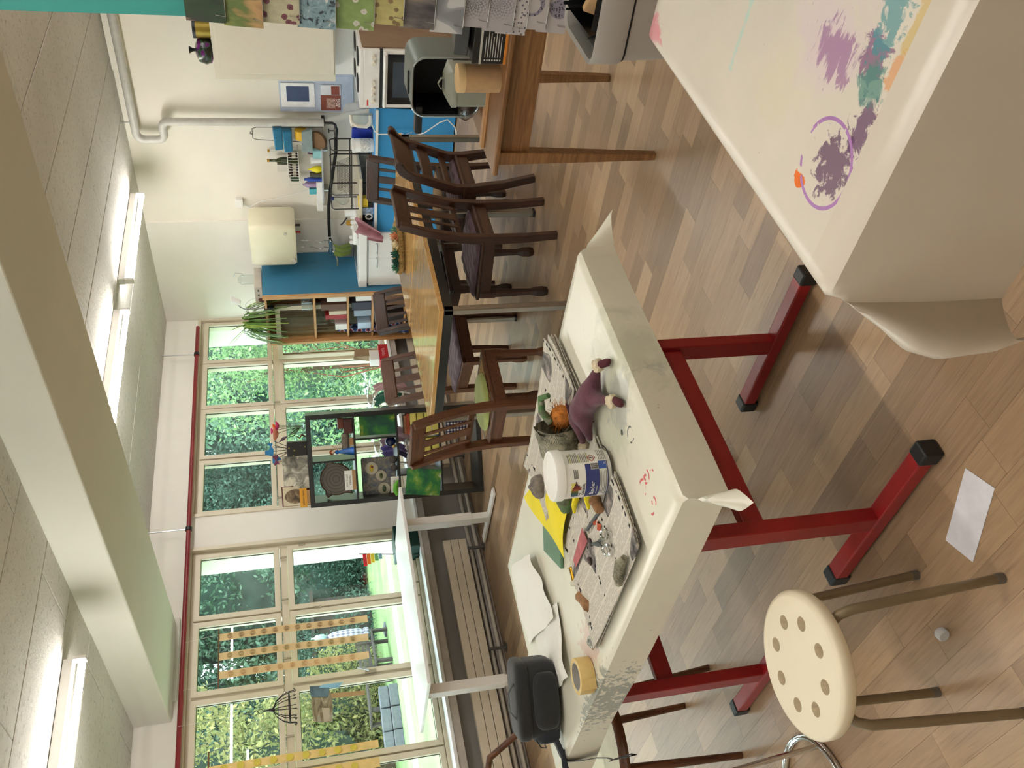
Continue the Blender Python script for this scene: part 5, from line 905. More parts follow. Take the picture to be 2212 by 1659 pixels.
# paint bucket
bk = thing('paint_bucket', 'small white binder bucket with blue label standing on the newspaper', 'bucket', (1.318, 1.79, TZ + .012)); BW = M('bucket white', '#e9e6de', .3, var=.01); BR_ = .0635; phi = math.atan2(-1.79, -1.318)
obj('body', B().lathe([(.058, 0), (.0605, .004), (BR_ - .001, .02), (BR_, .125), (BR_ + .004, .127), (BR_ + .004, .131)], 48), BW, bk)
obj('lid', B().lathe([(BR_ + .0045, .128), (BR_ + .0045, .147), (BR_ + .002, .152), (BR_ - .004, .152), (BR_ - .007, .146), (0, .146)], 48), BW, bk)
def cyl_patch(t0, t1, z0, z1, r=.0008, n=14):
    rr = lambda z: BR_ - .001 + .001 * min(1, max(0, (z - .02) / .105)) + r
    return B().sheet(lambda u, v: (rr(z0 + (z1 - z0) * v) * math.cos(phi + math.radians(t0 + (t1 - t0) * u)), rr(z0 + (z1 - z0) * v) * math.sin(phi + math.radians(t0 + (t1 - t0) * u)), z0 + (z1 - z0) * v), n, 2)
NAVY = M('label navy', '#25306f', .35, var=.02); INK = M('label grey ink', '#77736c', .5, var=.1); DKI = M('label dark ink', '#1c1a1c', .5)
obj('blue_label', cyl_patch(-74, 21, .036, .073, .0006, 24), NAVY, bk); obj('blue_label', cyl_patch(7, 27, .015, .036, .0006), M('label mid blue', '#2f4d92', .35), bk); obj('blue_line', cyl_patch(-74, 27, .0115, .0137, .0006, 24), NAVY, bk)
obj('barcode_field', cyl_patch(7, 22, .037, .058, .0011), M('barcode white', '#d6d3ca', .5), bk)
for k in range(7): obj('bar', cyl_patch(8 + 2.0 * k, 9.1 + 2.0 * k + .35 * (k % 2), .038, .057, .0015, 2), DKI, bk)
for k in range(5): obj('text_line', cyl_patch(-66 + 2 * k, 4 - 3 * (k % 2), .017 + .0042 * k, .0185 + .0042 * k, .0006, 16), INK, bk)
for k in range(12): obj('text_line', cyl_patch(26, 58 - 4 * (k % 3), .06 + .0048 * k, .0622 + .0048 * k, .0006, 10), INK if k % 5 else M('label olive', '#a39f4a', .5), bk)
for k in range(5): obj('text_line', cyl_patch(30, 66 - 3 * (k % 2), .012 + .0045 * k, .0138 + .0045 * k, .0006, 10), INK, bk)
for k in range(5): obj('text_line', cyl_patch(-12, 9 - 3 * (k % 2), .094 + .0026 * k, .0953 + .0026 * k, .0006, 8), DKI, bk)
def cyl_text(s, size, th, z, r=.0011, bold=0):
    b = text_B(s, size, .0001, bold=bold)
    b.v = [((BR_ + r + p[2]) * math.cos(phi + math.radians(th) + p[0] / BR_), (BR_ + r + p[2]) * math.sin(phi + math.radians(th) + p[0] / BR_), z + p[1]) for p in b.v]; return b
obj('lettering', cyl_text('Binder', .0165, -41, .055, .0012), M('label white ink', '#efefea', .5), bk); obj('lettering', cyl_text('für Dispersionen', .004, -45, .0435, .0012), M('label white ink', '#efefea', .5), bk); obj('lettering', cyl_text('CAPAROL', .0088, -42, .0785, .0009, .0002), DKI, bk); obj('lettering', cyl_text('1L', .007, 20, .020, .0012), M('label white ink', '#efefea', .5), bk)
# emblem: a rainbow-striped elephant silhouette in front of a yellow sun
obj('sun_disc', cyl_patch(-46, -22, .098, .113, .0005, 8), M('sun yellow', '#d9cf6a', .5), bk)
for i, (c_, zb, zt) in enumerate((('#18324f', .087, .108), ('#1d3a5c', .0865, .1105), ('#1f4a44', .0855, .1115), ('#37502b', .0925, .1115), ('#6d5a1e', .093, .1112), ('#8a4a1e', .0855, .1107), ('#7a2a1c', .0853, .1095), ('#5a1a1c', .0905, .106), ('#4a161a', .096, .1035))): obj('emblem_stripe', cyl_patch(-66 + 4.6 * i, -61.4 + 4.6 * i, zb, zt, .0009, 4), M('emblem ' + c_, c_, .5), bk)
obj('emblem_trunk', cyl_patch(-24.8, -19, .0985, .1015, .0009, 4), M('emblem #4a161a', '#4a161a', .5), bk); obj('emblem_tail', cyl_patch(-62, -52, .0885, .0915, .0013, 4), M('bucket white', '#e9e6de', .3), bk)
WR = M('warning red', '#9a3a30', .5); dz, dth = .0515, 37
dm = [(0, .0115), (11, 0), (0, -.0115), (-11, 0)]
def dia(s): return [((BR_ + .0009) * math.cos(phi + math.radians(dth + a * s)), (BR_ + .0009) * math.sin(phi + math.radians(dth + a * s)), dz + z_ * s) for a, z_ in dm]
o_, i_ = dia(1), dia(.78); obj('warning_sign', B().add(o_ + i_, [(k, (k + 1) % 4, 4 + (k + 1) % 4, 4 + k) for k in range(4)]), WR, bk); obj('warning_mark', cyl_patch(dth - 1.2, dth + 1.2, dz - .002, dz + .006, .0012, 2), DKI, bk); obj('warning_dot', cyl_patch(dth - 1.1, dth + 1.1, dz - .0062, dz - .004, .0012, 2), DKI, bk)
ca = phi + math.radians(62); obj('bail_handle', B().tube([((BR_ + .006) * math.cos(phi + math.radians(a)), (BR_ + .006) * math.sin(phi + math.radians(a)), .003) for a in range(-60, 86, 6)], .0017, 6), M('dark bail wire', '#35302c', .5, .5), bk)
# papier-mache figure leaning over the bucket
t = NT('newspaper mache'); v = t.coord('Object'); n = t.noise(v, 16, 5, .7); li = t.new('ShaderNodeTexWave', bands_direction='DIAGONAL'); li.inputs['Scale'].default_value = 90; li.inputs['Distortion'].default_value = 6; t.L(v, li.inputs[0]); n2 = t.noise(t.coord('Object', (1, 1, 1), (0, 0, 0), (4, 4, 4)), 11, 2)
c = t.ramp(n, [(.32, '#2c2d26'), (.45, '#6f6b58'), (.6, '#a49d86'), (.72, '#7a7c78')]); c = t.mix(t.math('MULTIPLY', t.math('LESS_THAN', li.outputs['Fac'], .3), t.ramp(n2, [(.45, (0, 0, 0)), (.55, (.8, .8, .8))])), c, '#34332c'); t.color(c); t.setp(.85); t.bump(n, .8, .008); MACHE = t.m
t = NT('green painted mache'); v = t.coord('Object'); n = t.noise(v, 20, 4, .7); t.color(t.ramp(n, [(.35, '#4a4438'), (.48, '#5f6a4a'), (.56, '#3f6a35'), (.66, '#8a8672')])); t.setp(.8); t.bump(n, .8, .008); GMACHE = t.m
fgm = thing('papermache_figure', 'hollow papier-mache figure of newspaper, its arm painted green, leaning behind the bucket', 'sculpture', (1.478, 1.948, TZ))
def wob(q, amt=.12):
    return 1 + amt * math.sin(q.x * 90 + q.y * 70) * math.sin(q.z * 80 + q.y * 50)
def axial(pts, rad, n=22, amt=.1):
    b = B().tube(pts, rad, n); return b.xf(Matrix.Identity(4))
ax = [(.045, -.115, .085), (.03, -.085, .08), (.01, -.045, .073), (-.005, -.01, .066), (-.015, .02, .06)]
cone = B().tube(ax + list(reversed([(p[0] + .002, p[1] - .004, p[2]) for p in ax[:4]])), [.066, .063, .056, .046, .030, .036, .047, .055, .060], 24)
random.seed(2); cone.v = [tuple(Vector(p) + Vector((jit(.004), jit(.004), jit(.004)))) for p in cone.v]; cone.f = [f for f in cone.f if len(f) == 4]; cone.sm = [True] * len(cone.f)
k0 = len(ax) - 1; cone.f = [f for i, f in enumerate(cone.f) if True]; obj('torso_shell', cone, MACHE, fgm)
arm = B().tube([(-.01, .01, .062), (-.018, .05, .058), (-.03, .09, .052), (-.045, .13, .045), (-.058, .165, .037)], [.034, .037, .032, .024, .012], 16); arm.v = [tuple(Vector(p) + Vector((jit(.003), jit(.003), jit(.003)))) for p in arm.v]; obj('arm', arm, GMACHE, fgm)
obj('wire_loop', B().tube([(.085, -.085, .09), (.11, -.11, .115), (.125, -.15, .12), (.11, -.175, .105)], [.013, .011, .01, .008], 10), GMACHE, fgm); obj('paper_strip', B().tube([(.05, -.10, .03), (.03, -.115, .055), (.0, -.11, .085)], [(.014, .003)] * 3, 6, flat=(0, 1, 0)), MACHE, fgm)
t = NT('raw clay'); v = t.coord('Object'); n = t.noise(v, 40, 4, .6); t.color(t.ramp(n, [(.3, '#57504a'), (.7, '#857b70')])); t.setp(.85); t.bump(n, .4, .004)
def face(d):
    q = 1 + .05 * math.sin(d.x * 9) * math.sin(d.y * 8)
    for px, py, amp, w_ in ((.32, .25, -.16, .22), (-.32, .25, -.16, .22), (0, -.05, .22, .2), (0, -.45, -.12, .24), (0, -.62, .1, .25), (.75, 0, .12, .25), (-.75, 0, .12, .25)):
        if d.z > -.2: q += amp * math.exp(-((d.x - px) ** 2 + (d.y - py) ** 2) / w_ ** 2)
    return q
solo('clay_head', B().ell((0, 0, .034), (.036, .04, .034), 32, 24, face).rot(.9), t.m, 'grey clay head with rough face lying on its back beside the yellow sheet', 'sculpture', (1.655, 2.30, TZ))
# puppet
FELT = M('plum felt', '#55303a', .95, var=.14, scale=30, bump=.3, bscale=150, sheen=.15); CRM = M('cream wool', '#cdbfa2', .95, var=.1); RSH = M('dark red felt', '#45131c', .9)
pu = thing('felt_puppet', 'plum felt puppet with orange wool head lying on the cloth', 'puppet', (1.48, 1.70, TZ))
def skin(name, verts, edges, rad, mat, parent, sub=2):
    me = bpy.data.meshes.new(name); me.from_pydata(verts, edges, []); me.materials.append(mat); o = bpy.data.objects.new(name, me); COL.objects.link(o); o.parent = parent
    m = o.modifiers.new('skin', 'SKIN'); m.use_smooth_shade = True
    for i, r in enumerate(rad): me.skin_vertices[0].data[i].radius = (r, r) if not isinstance(r, tuple) else r
    me.skin_vertices[0].data[0].use_root = True; s_ = o.modifiers.new('sub', 'SUBSURF'); s_.levels = sub; s_.render_levels = sub; return o
PV = [(0, -.03, .035), (.01, .03, .042), (.02, .075, .04), (.045, .115, .045), (.012, -.075, .028), (.022, -.115, .022), (-.045, -.07, .028), (-.09, -.11, .02), (-.012, .11, .034), (-.018, .145, .022), (-.035, .075, .028), (-.045, .10, .016)]
skin('body', PV, [(0, 1), (1, 2), (2, 3), (0, 4), (4, 5), (0, 6), (6, 7), (2, 8), (8, 9), (1, 10), (10, 11)], [.036, .038, .03, .012, .022, .010, .018, .010, .014, .009, .014, .009], FELT, pu)
HAIRO = M('orange wool', '#b8702a', .95, var=.2, scale=60, bump=.8, bscale=120)
obj('head', B().ell((.095, .155, .055), (.036, .034, .034), 24, 16, lambda d: 1 + .06 * math.sin(d.x * 14 + d.y * 9) * math.sin(d.z * 15)), HAIRO, pu)
hb_ = B(); random.seed(11)
for k in range(160):
    d = Vector((random.gauss(0, 1), random.gauss(0, 1), random.gauss(0, 1))).normalized(); p = Vector((.095, .155, .055)) + d * .033; q = p + (d + Vector((jit(.6), jit(.6), jit(.6)))) * .016; hb_.tube([p, q], [.0009, .0004], 3)
obj('wool_hair', hb_, HAIRO, pu, kind='stuff')
for c_, n_ in (((.025, -.125, .022), 1), ((-.098, -.118, .018), 2), ((-.02, .155, .02), 3)): obj('fluffy_cuff', B().ell(c_, (.02, .018, .016), 14, 10, lambda d: 1 + .18 * math.sin(d.x * 17) * math.sin(d.y * 15 + d.z * 13)), CRM, pu)
obj('shoe', B().tube([(.018, -.135, .018), (-.005, -.165, .014), (-.012, -.18, .012)], [.011, .011, .005], 10), RSH, pu); obj('shoe', B().tube([(-.10, -.125, .014), (-.13, -.145, .012), (-.142, -.15, .012)], [.01, .011, .005], 10), RSH, pu); obj('hand', B().ell((-.028, .178, .012), (.01, .018, .009), 10, 8), M('wool skin', '#a87a58', .9), pu)
# yellow sheet and scraps
YEL = M('lemon yellow felt', '#ead71a', .75, var=.03, scale=6)
c0, c1, c2, c3 = Vector((1.80, 2.56, 0)), Vector((1.37, 2.30, 0)), Vector((1.44, 2.06, 0)), Vector((1.62, 2.14, 0))
solo('yellow_sheet', B().sheet(lambda u, v: ((c0 * (1 - u) + c1 * u) * (1 - v) + (c3 * (1 - u) + c2 * u) * v + Vector((.02 * math.sin(v * 3) * u, 0, .006 + .014 * v * (1 - v) * 4 * (.4 + .6 * math.sin(u * 2.6)) + .004 * math.sin(u * 7 + v * 5)))), 26, 20, .0015), YEL, 'large creased lemon yellow sheet lying across the craft table', 'sheet', (0, 0, TZ + .013))
for i, (x_, y_, a_, l_) in enumerate(((1.40, 2.035, .5, 'longer twisted lemon yellow scrap on the newspaper beside the sheet'), (1.345, 1.925, 1.0, 'short lemon yellow scrap close to the bucket foot'))): solo('yellow_scrap', B().tube([(-.045, 0, .012), (-.015, .008, .016), (.015, -.004, .012), (.045, .004, .010)], [(.008, .006), (.014, .01), (.013, .008), (.005, .004)], 10).rot(a_ + 1.2), YEL, l_, 'scrap', (x_, y_, TZ + .014))
GB = thing('green_booklet', 'thin dark green booklet half hidden under the yellow sheet', 'booklet', (1.505, 2.42, TZ), math.radians(40)); obj('cover', B().box(-.10, -.055, 0, .10, .055, .011), M('sage green cover', '#4f7358', .5), GB, .002); obj('pages', B().box(-.097, -.057, .002, .102, .052, .009), M('page cream', '#d8d3c4', .8), GB)
# spool, corks, scissors, tape, small bits
sp_ = thing('wire_spool', 'small spool of golden wire lying on the cloth', 'spool', (1.302, 2.283, TZ + .014), math.radians(-12)); obj('winding', B().cyl((-.022, 0, 0), (.022, 0, 0), .0085, n=18), M('gold wire', '#a8801f', .3, .9, var=.2, scale=200), sp_)
for s_ in (-1, 1): obj('flange', B().tube([(s_ * .022, 0, 0), (s_ * .024, 0, 0), (s_ * .032, 0, 0), (s_ * .034, 0, 0)], [.014, .0145, .0145, .009], 20), M('clear cream plastic', '#d9d4bf', .25), sp_)
CORK = M('cork', '#8f6845', .85, var=.15, scale=90, bump=.4, bscale=160)
solo('cork', B().tube([(-.024, 0, 0), (-.02, 0, 0), (0, 0, 0), (.008, 0, 0), (.022, 0, 0), (.025, 0, 0)], [.011, .0145, .0145, .0135, .018, .014], 20), CORK, 'mushroom-headed cork lying on the newspaper right beside the bucket', 'cork', (1.268, 1.872, TZ + .03), .3)
solo('cork', B().tube([(-.036, 0, 0), (-.034, 0, 0), (0, .0, 0), (.008, 0, 0), (.036, 0, 0), (.038, 0, 0)], [.013, .0165, .0155, .0145, .0175, .015], 20), CORK, 'longer cork lying alone near the gold wire spool', 'cork', (1.185, 2.24, TZ + .018), .62)
sc = thing('scissors', 'steel scissors with bright loops lying on the newspaper', 'scissors', (1.20, 1.952, TZ + .026), math.atan2(-.06, -.05) + .15); STB = M('bright steel', '#c9cac8', .15, 1)
for s_ in (-1, 1):
    obj('blade', B().prism([(-.085, s_ * .002), (-.02, s_ * .008 - .003), (.012, -s_ * .006), (.012, -s_ * .013), (-.02, -s_ * .006)], -.0015 + s_ * .001, .001 + s_ * .001), M('dark steel', '#4a4a4c', .3, .9), sc)
    obj('finger_loop', B().tube([(.012, -s_ * .01, 0)] + [(.052 + .03 * math.cos(a), -s_ * .021 + .014 * math.sin(a), .001) for a in [PI + 2 * PI * k / 18 * .97 for k in range(19)]] , .0038, 8), STB, sc)
solo('red_ribbon', B().sheet(lambda u, v: (u * .05 - .02, v * .02, .006 + .006 * math.sin(u * 7)), 10, 4, .001), M('rust ribbon', '#b5482a', .6), 'rust red ribbon scrap beside the scissor loops', 'ribbon', (1.25, 1.925, TZ + .016), .6)
solo('red_print', B().hexa([(-.035, -.08, 0), (.02, -.08, 0), (.035, .08, 0), (.005, .08, 0)], [(-.035, -.08, .0008), (.02, -.08, .0008), (.035, .08, .0008), (.005, .08, .0008)]), M('faded red print', '#a85a5c', .8, var=.15, scale=30), 'faded red printed paper strip on the middle newspaper', 'paper', (1.295, 2.14, TZ + .020), .15)
solo('black_pen', B().cyl((-.08, 0, .006), (.08, 0, .006), .005, n=8), M('dark pen', '#252624', .5), 'thin dark brush handle lying along the newspaper seam', 'pen', (1.27, 1.94, TZ + .018), 1.35)
solo('paper_roll', B().tube([(0, -.05, .018), (.005, -.02, .022), (0, .02, .02), (-.006, .05, .016)], [.009, .015, .015, .010], 9, smooth=False), MACHE, 'crumpled roll of newspaper at the near edge of the stack', 'roll', (1.052, 1.852, TZ + .016), .1)
for i, (x_, y_) in enumerate(((1.255, 2.03), (1.225, 2.08))): solo('dark_chip', B().ell((0, 0, .005), (.014, .008, .006), 10, 8, lambda d: 1 + .2 * math.sin(d.x * 5)), M('dark chip', '#3a2a28', .7), 'small dark chip on the red printed strip, %s' % ('nearer the bucket' if i == 0 else 'nearer the spool'), 'chip', (x_, y_, TZ + .018))
solo('foil_scrap', B().ell((0, 0, .012), (.02, .016, .012), 12, 8, lambda d: 1 + .35 * math.sin(d.x * 9 + d.z * 7) * math.sin(d.y * 8)), M('silver foil', '#b5b5ae', .25, .7), 'small crumpled foil scrap at the left end of the newspaper', 'foil', (1.085, 2.30, TZ))
mt = thing('masking_tape', 'roll of cream masking tape lying flat on the cloth', 'tape', (1.047, 2.435, TZ)); obj('tape_roll', B().lathe([(.041, 0), (.053, 0), (.0535, .001), (.0535, .044), (.053, .045), (.041, .045), (.041, 0)], 48), M('crepe tape', '#d2b676', .6, var=.04, scale=20, bump=.2, bscale=300), mt); obj('core', B().lathe([(.0385, .0005), (.041, .0005), (.041, .0446), (.0385, .0446), (.0385, .0005)], 40), M('grey card core', '#a7a39a', .8), mt)
obj('loose_end', B().sheet(lambda u, v: ((.054 + .012 * u * u) * math.cos(-2.2 - u * .45), (.054 + .012 * u * u) * math.sin(-2.2 - u * .45), .001 + .043 * v), 8, 2, .0006), M('crepe tape', '#d2b676', .6), mt)
# tissue sheets
t = NT('tissue paper'); t.p.inputs['Base Color'].default_value = (*lin('#f0ede4'), 1); t.setp(.7); t.p.inputs['Transmission Weight'].default_value = .0; t.bump(t.noise(t.coord('Object'), 16, 3), .4, .01); TIS = t.m
solo('tissue_sheet', B().sheet(lambda u, v: Vector((1.80, 3.03, .004)).lerp(Vector((1.62, 2.66, .004)), u).lerp(Vector((1.46, 3.04, .004)).lerp(Vector((1.33, 2.60, .004)), u), v) + Vector((0, 0, .024 * math.exp(-((u - .75) ** 2 + (v - .25) ** 2) * 9) + .012 * abs(math.sin(u * 5 + v * 3)) + .004 * math.sin(v * 13))), 26, 26, .0003), TIS, 'crumpled white tissue sheet at the far corner of the craft table', 'tissue', (0, 0, TZ))
solo('tissue_sheet', B().sheet(lambda u, v: Vector((1.50, 2.95, .002)).lerp(Vector((1.36, 2.55, .002)), u).lerp(Vector((1.20, 2.92, .002)).lerp(Vector((1.13, 2.62, .002)), u), v) + Vector((0, 0, .006 * abs(math.sin(u * 7 + v * 2)) + .02 * math.exp(-((u - .9) ** 2 + (v - .8) ** 2) * 14))), 24, 24, .0003), TIS, 'flat white tissue sheet beside the black camera bag', 'tissue', (0, 0, TZ))
# camera bag
NYL = M('black nylon', '#0f1012', .75, var=.12, scale=50, bump=.25, bscale=220, sheen=.15); NYL2 = M('slate nylon', '#1b212b', .7, var=.1, scale=50, bump=.2, bscale=220)
bg_ = thing('camera_bag', 'black padded camera bag with strap lying at the left end of the craft table', 'bag', (1.185, 2.855, TZ), math.radians(-38))
def pillow(x0, x1, y0, y1, z0, z1, p=4.5, nu=36, nv=20):
    c = ((x0 + x1) / 2, (y0 + y1) / 2, (z0 + z1) / 2); h = ((x1 - x0) / 2, (y1 - y0) / 2, (z1 - z0) / 2)
    return B().ell(c, h, nu, nv, lambda d: 1 / ((abs(d.x) ** p + abs(d.y) ** p + abs(d.z) ** p) ** (1 / p)))
obj('body', pillow(-.135, .125, -.07, .075, 0, .15), NYL, bg_); obj('front_pocket', pillow(-.10, .09, -.092, -.03, .012, .10, 4), NYL, bg_); obj('side_pocket', pillow(-.158, -.08, -.06, .06, .006, .10, 3.5), NYL2, bg_); obj('lid_flap', pillow(-.137, .128, -.078, .079, .105, .158, 5), NYL, bg_)
obj('zip_pull', B().tube([(-.13, -.065, .10), (-.15, -.08, .09), (-.15, -.09, .075), (-.135, -.085, .08)], .0025, 6), BLACK, bg_); obj('grab_loop', B().tube([(-.06, -.04, .157), (-.03, -.04, .178), (.03, -.04, .178), (.06, -.04, .157)], [(.010, .002)] * 4, 6, flat=(0, 1, 0)), NYL, bg_)
SPT = [(1.085, 2.925, .765), (1.04, 2.955, .735), (1.008, 2.972, .7245), (.990, 2.978, .712), (.984, 2.975, .66), (.980, 2.96, .61), (.975, 2.965, .57), (.968, 2.975, .545), (.962, 2.95, .515), (.955, 2.925, .49), (.958, 2.915, .50), (.962, 2.94, .53), (.966, 2.97, .56)]
IM = (Matrix.Translation((1.185, 2.855, TZ)) @ Matrix.Rotation(math.radians(-38), 4, 'Z')).inverted()
obj('strap', B().tube(SPT, [(.018, .0016)] * 13, 6, flat=(.1, 1, 0)).xf(IM), NYL, bg_)
obj('loop', B().tube([(-.14, -.06, .03), (-.19, -.06, .012), (-.24, -.07, .006), (-.255, -.055, .006), (-.235, -.04, .006), (-.18, -.045, .008)], [(.008, .0012)] * 6, 6, flat=(0, 0, 1)), NYL2, bg_)
# floor bits
solo('white_paper', B().box(-.10, -.047, 0, .10, .047, .0012), M('glossy white card', '#ece9ef', .35), 'white paper slip lying on the floor by the red desk foot', 'paper', (.903, 1.533, .001), math.radians(113))
cpz = thing('plastic_stopper', 'translucent white plastic stopper lying on the floor below the stool', 'stopper', (.748, 1.815, .0), math.radians(118)); t = NT('frosted plastic'); t.p.inputs['Base Color'].default_value = (.8, .82, .85, 1); t.p.inputs['Alpha'].default_value = .75; t.setp(.3); obj('shell', B().lathe([(.013, 0), (.0155, .003), (.0155, .018), (.013, .021), (0, .021)], 20).rot(PI / 2, 'X', (0, 0, 0)).mv((0, .01, .0155)), t.m, cpz)
# ------------------------------------------------------------------ teal board with wire pockets of postcards
TEAL = M('teal board paint', '#2f8f88', .55, var=.02, scale=3)
cb_ = thing('card_display', 'tall teal board with wire pockets for postcards beside the side table', 'display', (2.78, .90, 0))
obj('board', B().box(-.008, -.30, .50, .012, .345, 2.72), TEAL, cb_, .003)
for y_ in (-.2, .0): obj('post', B().box(.012, y_ - .02, 0, .05, y_ + .02, 2.72), TEAL, cb_)
obj('foot', B().box(-.06, -.28, 0, .16, .02, .03), TEAL, cb_, .004)
def card_mat(name, f):
    t = NT('postcard ' + name); f(t); s_ = t.p.inputs['Base Color'].links[0].from_socket; h = t.new('ShaderNodeHueSaturation'); h.inputs['Saturation'].default_value = .8; h.inputs['Value'].default_value = .72; t.L(s_, h.inputs['Color']); t.color(h.outputs[0]); t.setp(.4); return t.m  # card colours dimmed and greyed: the shade they hang in is painted in
def two(stops, sc, st=(1, 1, 1), loc=0, det=4, dist=.5, interp='LINEAR'): return lambda t: t.color(t.ramp(t.noise(t.coord('Object', st, (0, 0, 0), (loc, loc, loc)), sc, det, .6, dist), stops, interp))
def flowers(bgc, fc, cc, sc, thr=.16):
    def f(t):
        v = t.coord('Object', (1, 1, 1)); vo = t.new('ShaderNodeTexVoronoi', voronoi_dimensions='2D'); vo.inputs['Scale'].default_value = sc; sw = t.new('ShaderNodeSeparateXYZ'); t.L(v, sw.inputs[0]); cm = t.new('ShaderNodeCombineXYZ'); t.L(sw.outputs[1], cm.inputs[0]); t.L(sw.outputs[2], cm.inputs[1]); t.L(cm.outputs[0], vo.inputs[0])
        n = t.noise(v, 30, 3); bgx = t.ramp(n, [(.35, bgc), (.65, tuple(min(1, q * 1.25 + .01) for q in lin(bgc)))]); d = t.math('ADD', vo.outputs['Distance'], t.math('MULTIPLY', t.noise(v, 90, 1), .16))
        c = t.mix(t.math('LESS_THAN', d, thr + .17), bgx, fc); t.color(t.mix(t.math('LESS_THAN', d, thr), c, cc))
    return f
def lace(bgc, ink, rings, seed, cy=0):
    def f(t):
        v = t.coord('Object'); s_ = t.new('ShaderNodeSeparateXYZ'); t.L(v, s_.inputs[0]); y = t.math('SUBTRACT', s_.outputs[1], cy); z = t.math('SUBTRACT', s_.outputs[2], .05); r = t.math('SQRT', t.math('ADD', t.math('MULTIPLY', y, y), t.math('MULTIPLY', z, z))); a = t.math('ARCTAN2', z, y)
        wv = t.math('MULTIPLY', t.math('SINE', t.math('MULTIPLY', a, 16)), t.math('SINE', t.math('ADD', t.math('MULTIPLY', r, 420 + seed * 60), t.math('MULTIPLY', t.math('SINE', t.math('MULTIPLY', a, 8)), 1.2))))
        fade = t.ramp(r, [(.018, (.95, .95, .95)), (.045, (.4, .4, .4)), (.06, (0, 0, 0))]); m = t.math('MULTIPLY', t.math('GREATER_THAN', t.math('ADD', wv, t.math('MULTIPLY', t.noise(v, 160, 2), .5)), .3), fade); t.color(t.mix(m, bgc, ink))
    return f
def rings(bgc, ink, cs):
    def f(t):
        v = t.coord('Object'); s_ = t.new('ShaderNodeSeparateXYZ'); t.L(v, s_.inputs[0]); vo = t.new('ShaderNodeTexVoronoi'); vo.inputs['Scale'].default_value = 130; t.L(v, vo.inputs[0]); pat = t.ramp(vo.outputs['Distance'], [(.25, '#3b3544'), (.5, '#9a8fa0')]); c = None; m_ = None
        for (cy, cz, ry, rz, iy) in cs:
            q = lambda sy, sz, k: t.math('ADD', t.math('POWER', t.math('DIVIDE', t.math('SUBTRACT', s_.outputs[1], cy + k), sy), 2), t.math('POWER', t.math('DIVIDE', t.math('SUBTRACT', s_.outputs[2], cz), sz), 2))
            ins = t.math('MULTIPLY', t.math('LESS_THAN', q(ry, rz, 0), 1), t.math('GREATER_THAN', q(ry * iy, rz * iy, ry * .12), 1)) if iy else t.math('LESS_THAN', q(ry, rz, 0), 1)
            m_ = ins if m_ is None else t.math('MAXIMUM', m_, ins)
        t.color(t.mix(m_, bgc, pat))
    return f
CARDS = [('dark green postcard with pale pink shapes', two([(.35, '#1d2a1e'), (.5, '#274a22'), (.62, '#3d3d3a'), (.72, '#b98a6a')], 9, (1, 1, .6))), ('orange and leaf green wavy postcard', two([(.35, '#8a4a16'), (.45, '#c8923c'), (.52, '#5f7a22'), (.6, '#9aa02a'), (.7, '#d0b52e')], 7, (1, 1.2, .35), 2)),
 ('beige postcard with dark red berries', flowers('#b5ad84', '#7a2a3a', '#50182a', 24, .14)), ('pale blue crackled postcard with zebra corner', two([(.36, '#26323a'), (.44, '#6f95a0'), (.62, '#86a9b4'), (.72, '#dfe0da')], 34, (1, 1, 1), 1, 2, 1.5)), ('spring green postcard with white daisies', flowers('#7e9a3a', '#d9d4c4', '#a04a2a', 20, .1)), ('yellow postcard with brown blossoms', flowers('#b9a94c', '#8a6a24', '#5a3c18', 28, .12)),
 ('grey-brown tree postcard with orange fringe', two([(.34, '#3a3236'), (.5, '#6d6260'), (.6, '#84786c'), (.7, '#b9712a')], 10, (1, 1.6, .5), 3)), ('white postcard with grey leaf bands', two([(.40, '#8a8a8c'), (.5, '#a9a8aa'), (.52, '#d4d0cc'), (.8, '#d8d4d0')], 8, (1, 1, 1), 5, 1)),
 ('pale grey postcard with dark radiating flower', lace('#b8adac', '#5d5a60', 1, 1)), ('pale grey postcard with lace mandala', lace('#b9aeae', '#746d78', 1, 2)), ('white postcard with dotted curve', flowers('#c2b6b2', '#6a6270', '#3a3440', 60, .1)), ('white postcard with a patterned oval ring', rings('#c9bdb8', '#333', [(-.005, .052, .042, .04, .66)])), ('white postcard with a patterned figure of eight', rings('#c6bbb8', '#333', [(.012, .03, .032, .034, 0), (-.03, .06, .034, .036, .58)]))]
WIRE = M('wire pocket', '#b9b6b0', .3, .8)
zc = [1.655, 1.545, 1.435, 1.325, 1.205, 1.112, 1.012, .918, .838, .752, .705, .64, .567]
for i, ((lb_, f), z_) in enumerate(zip(CARDS, zc)):
    yl = .352 + (.012 * math.sin(i * 2.1)) + (.008 if i in (2, 3) else 0); hgt = (zc[i - 1] - z_) if i else .115; hgt = min(.118, hgt + .012)
    p = thing('postcard', lb_ + ' on the teal board', 'postcard', (2.748 - .004 * (i % 2), 1.16, z_)); p.rotation_euler = (0, math.radians(7), 0)
    yw = yl - .26
    m_ = card_mat(str(i), f); obj('card', B().box(-.0012, -.08, 0, .0012, yw, max(hgt, .1)), m_, p)
    if i > 8 or i == 4: obj('card_stack', B().box(.0012, -.08, .001, .010, yw - .004, max(hgt, .1) - .001), WHITEM, p)
    wp = obj('wire_pocket', B().tube([(.016, yw - .03, .03), (-.006, yw - .028, .028), (-.008, yw - .024, .0), (-.004, -.04, -.003), (-.008, -.02, .02), (-.006, -.06, .03)], .0014, 5), WIRE, cb_); wp.location = (2.748 - 2.78, 1.16 - .90, z_)
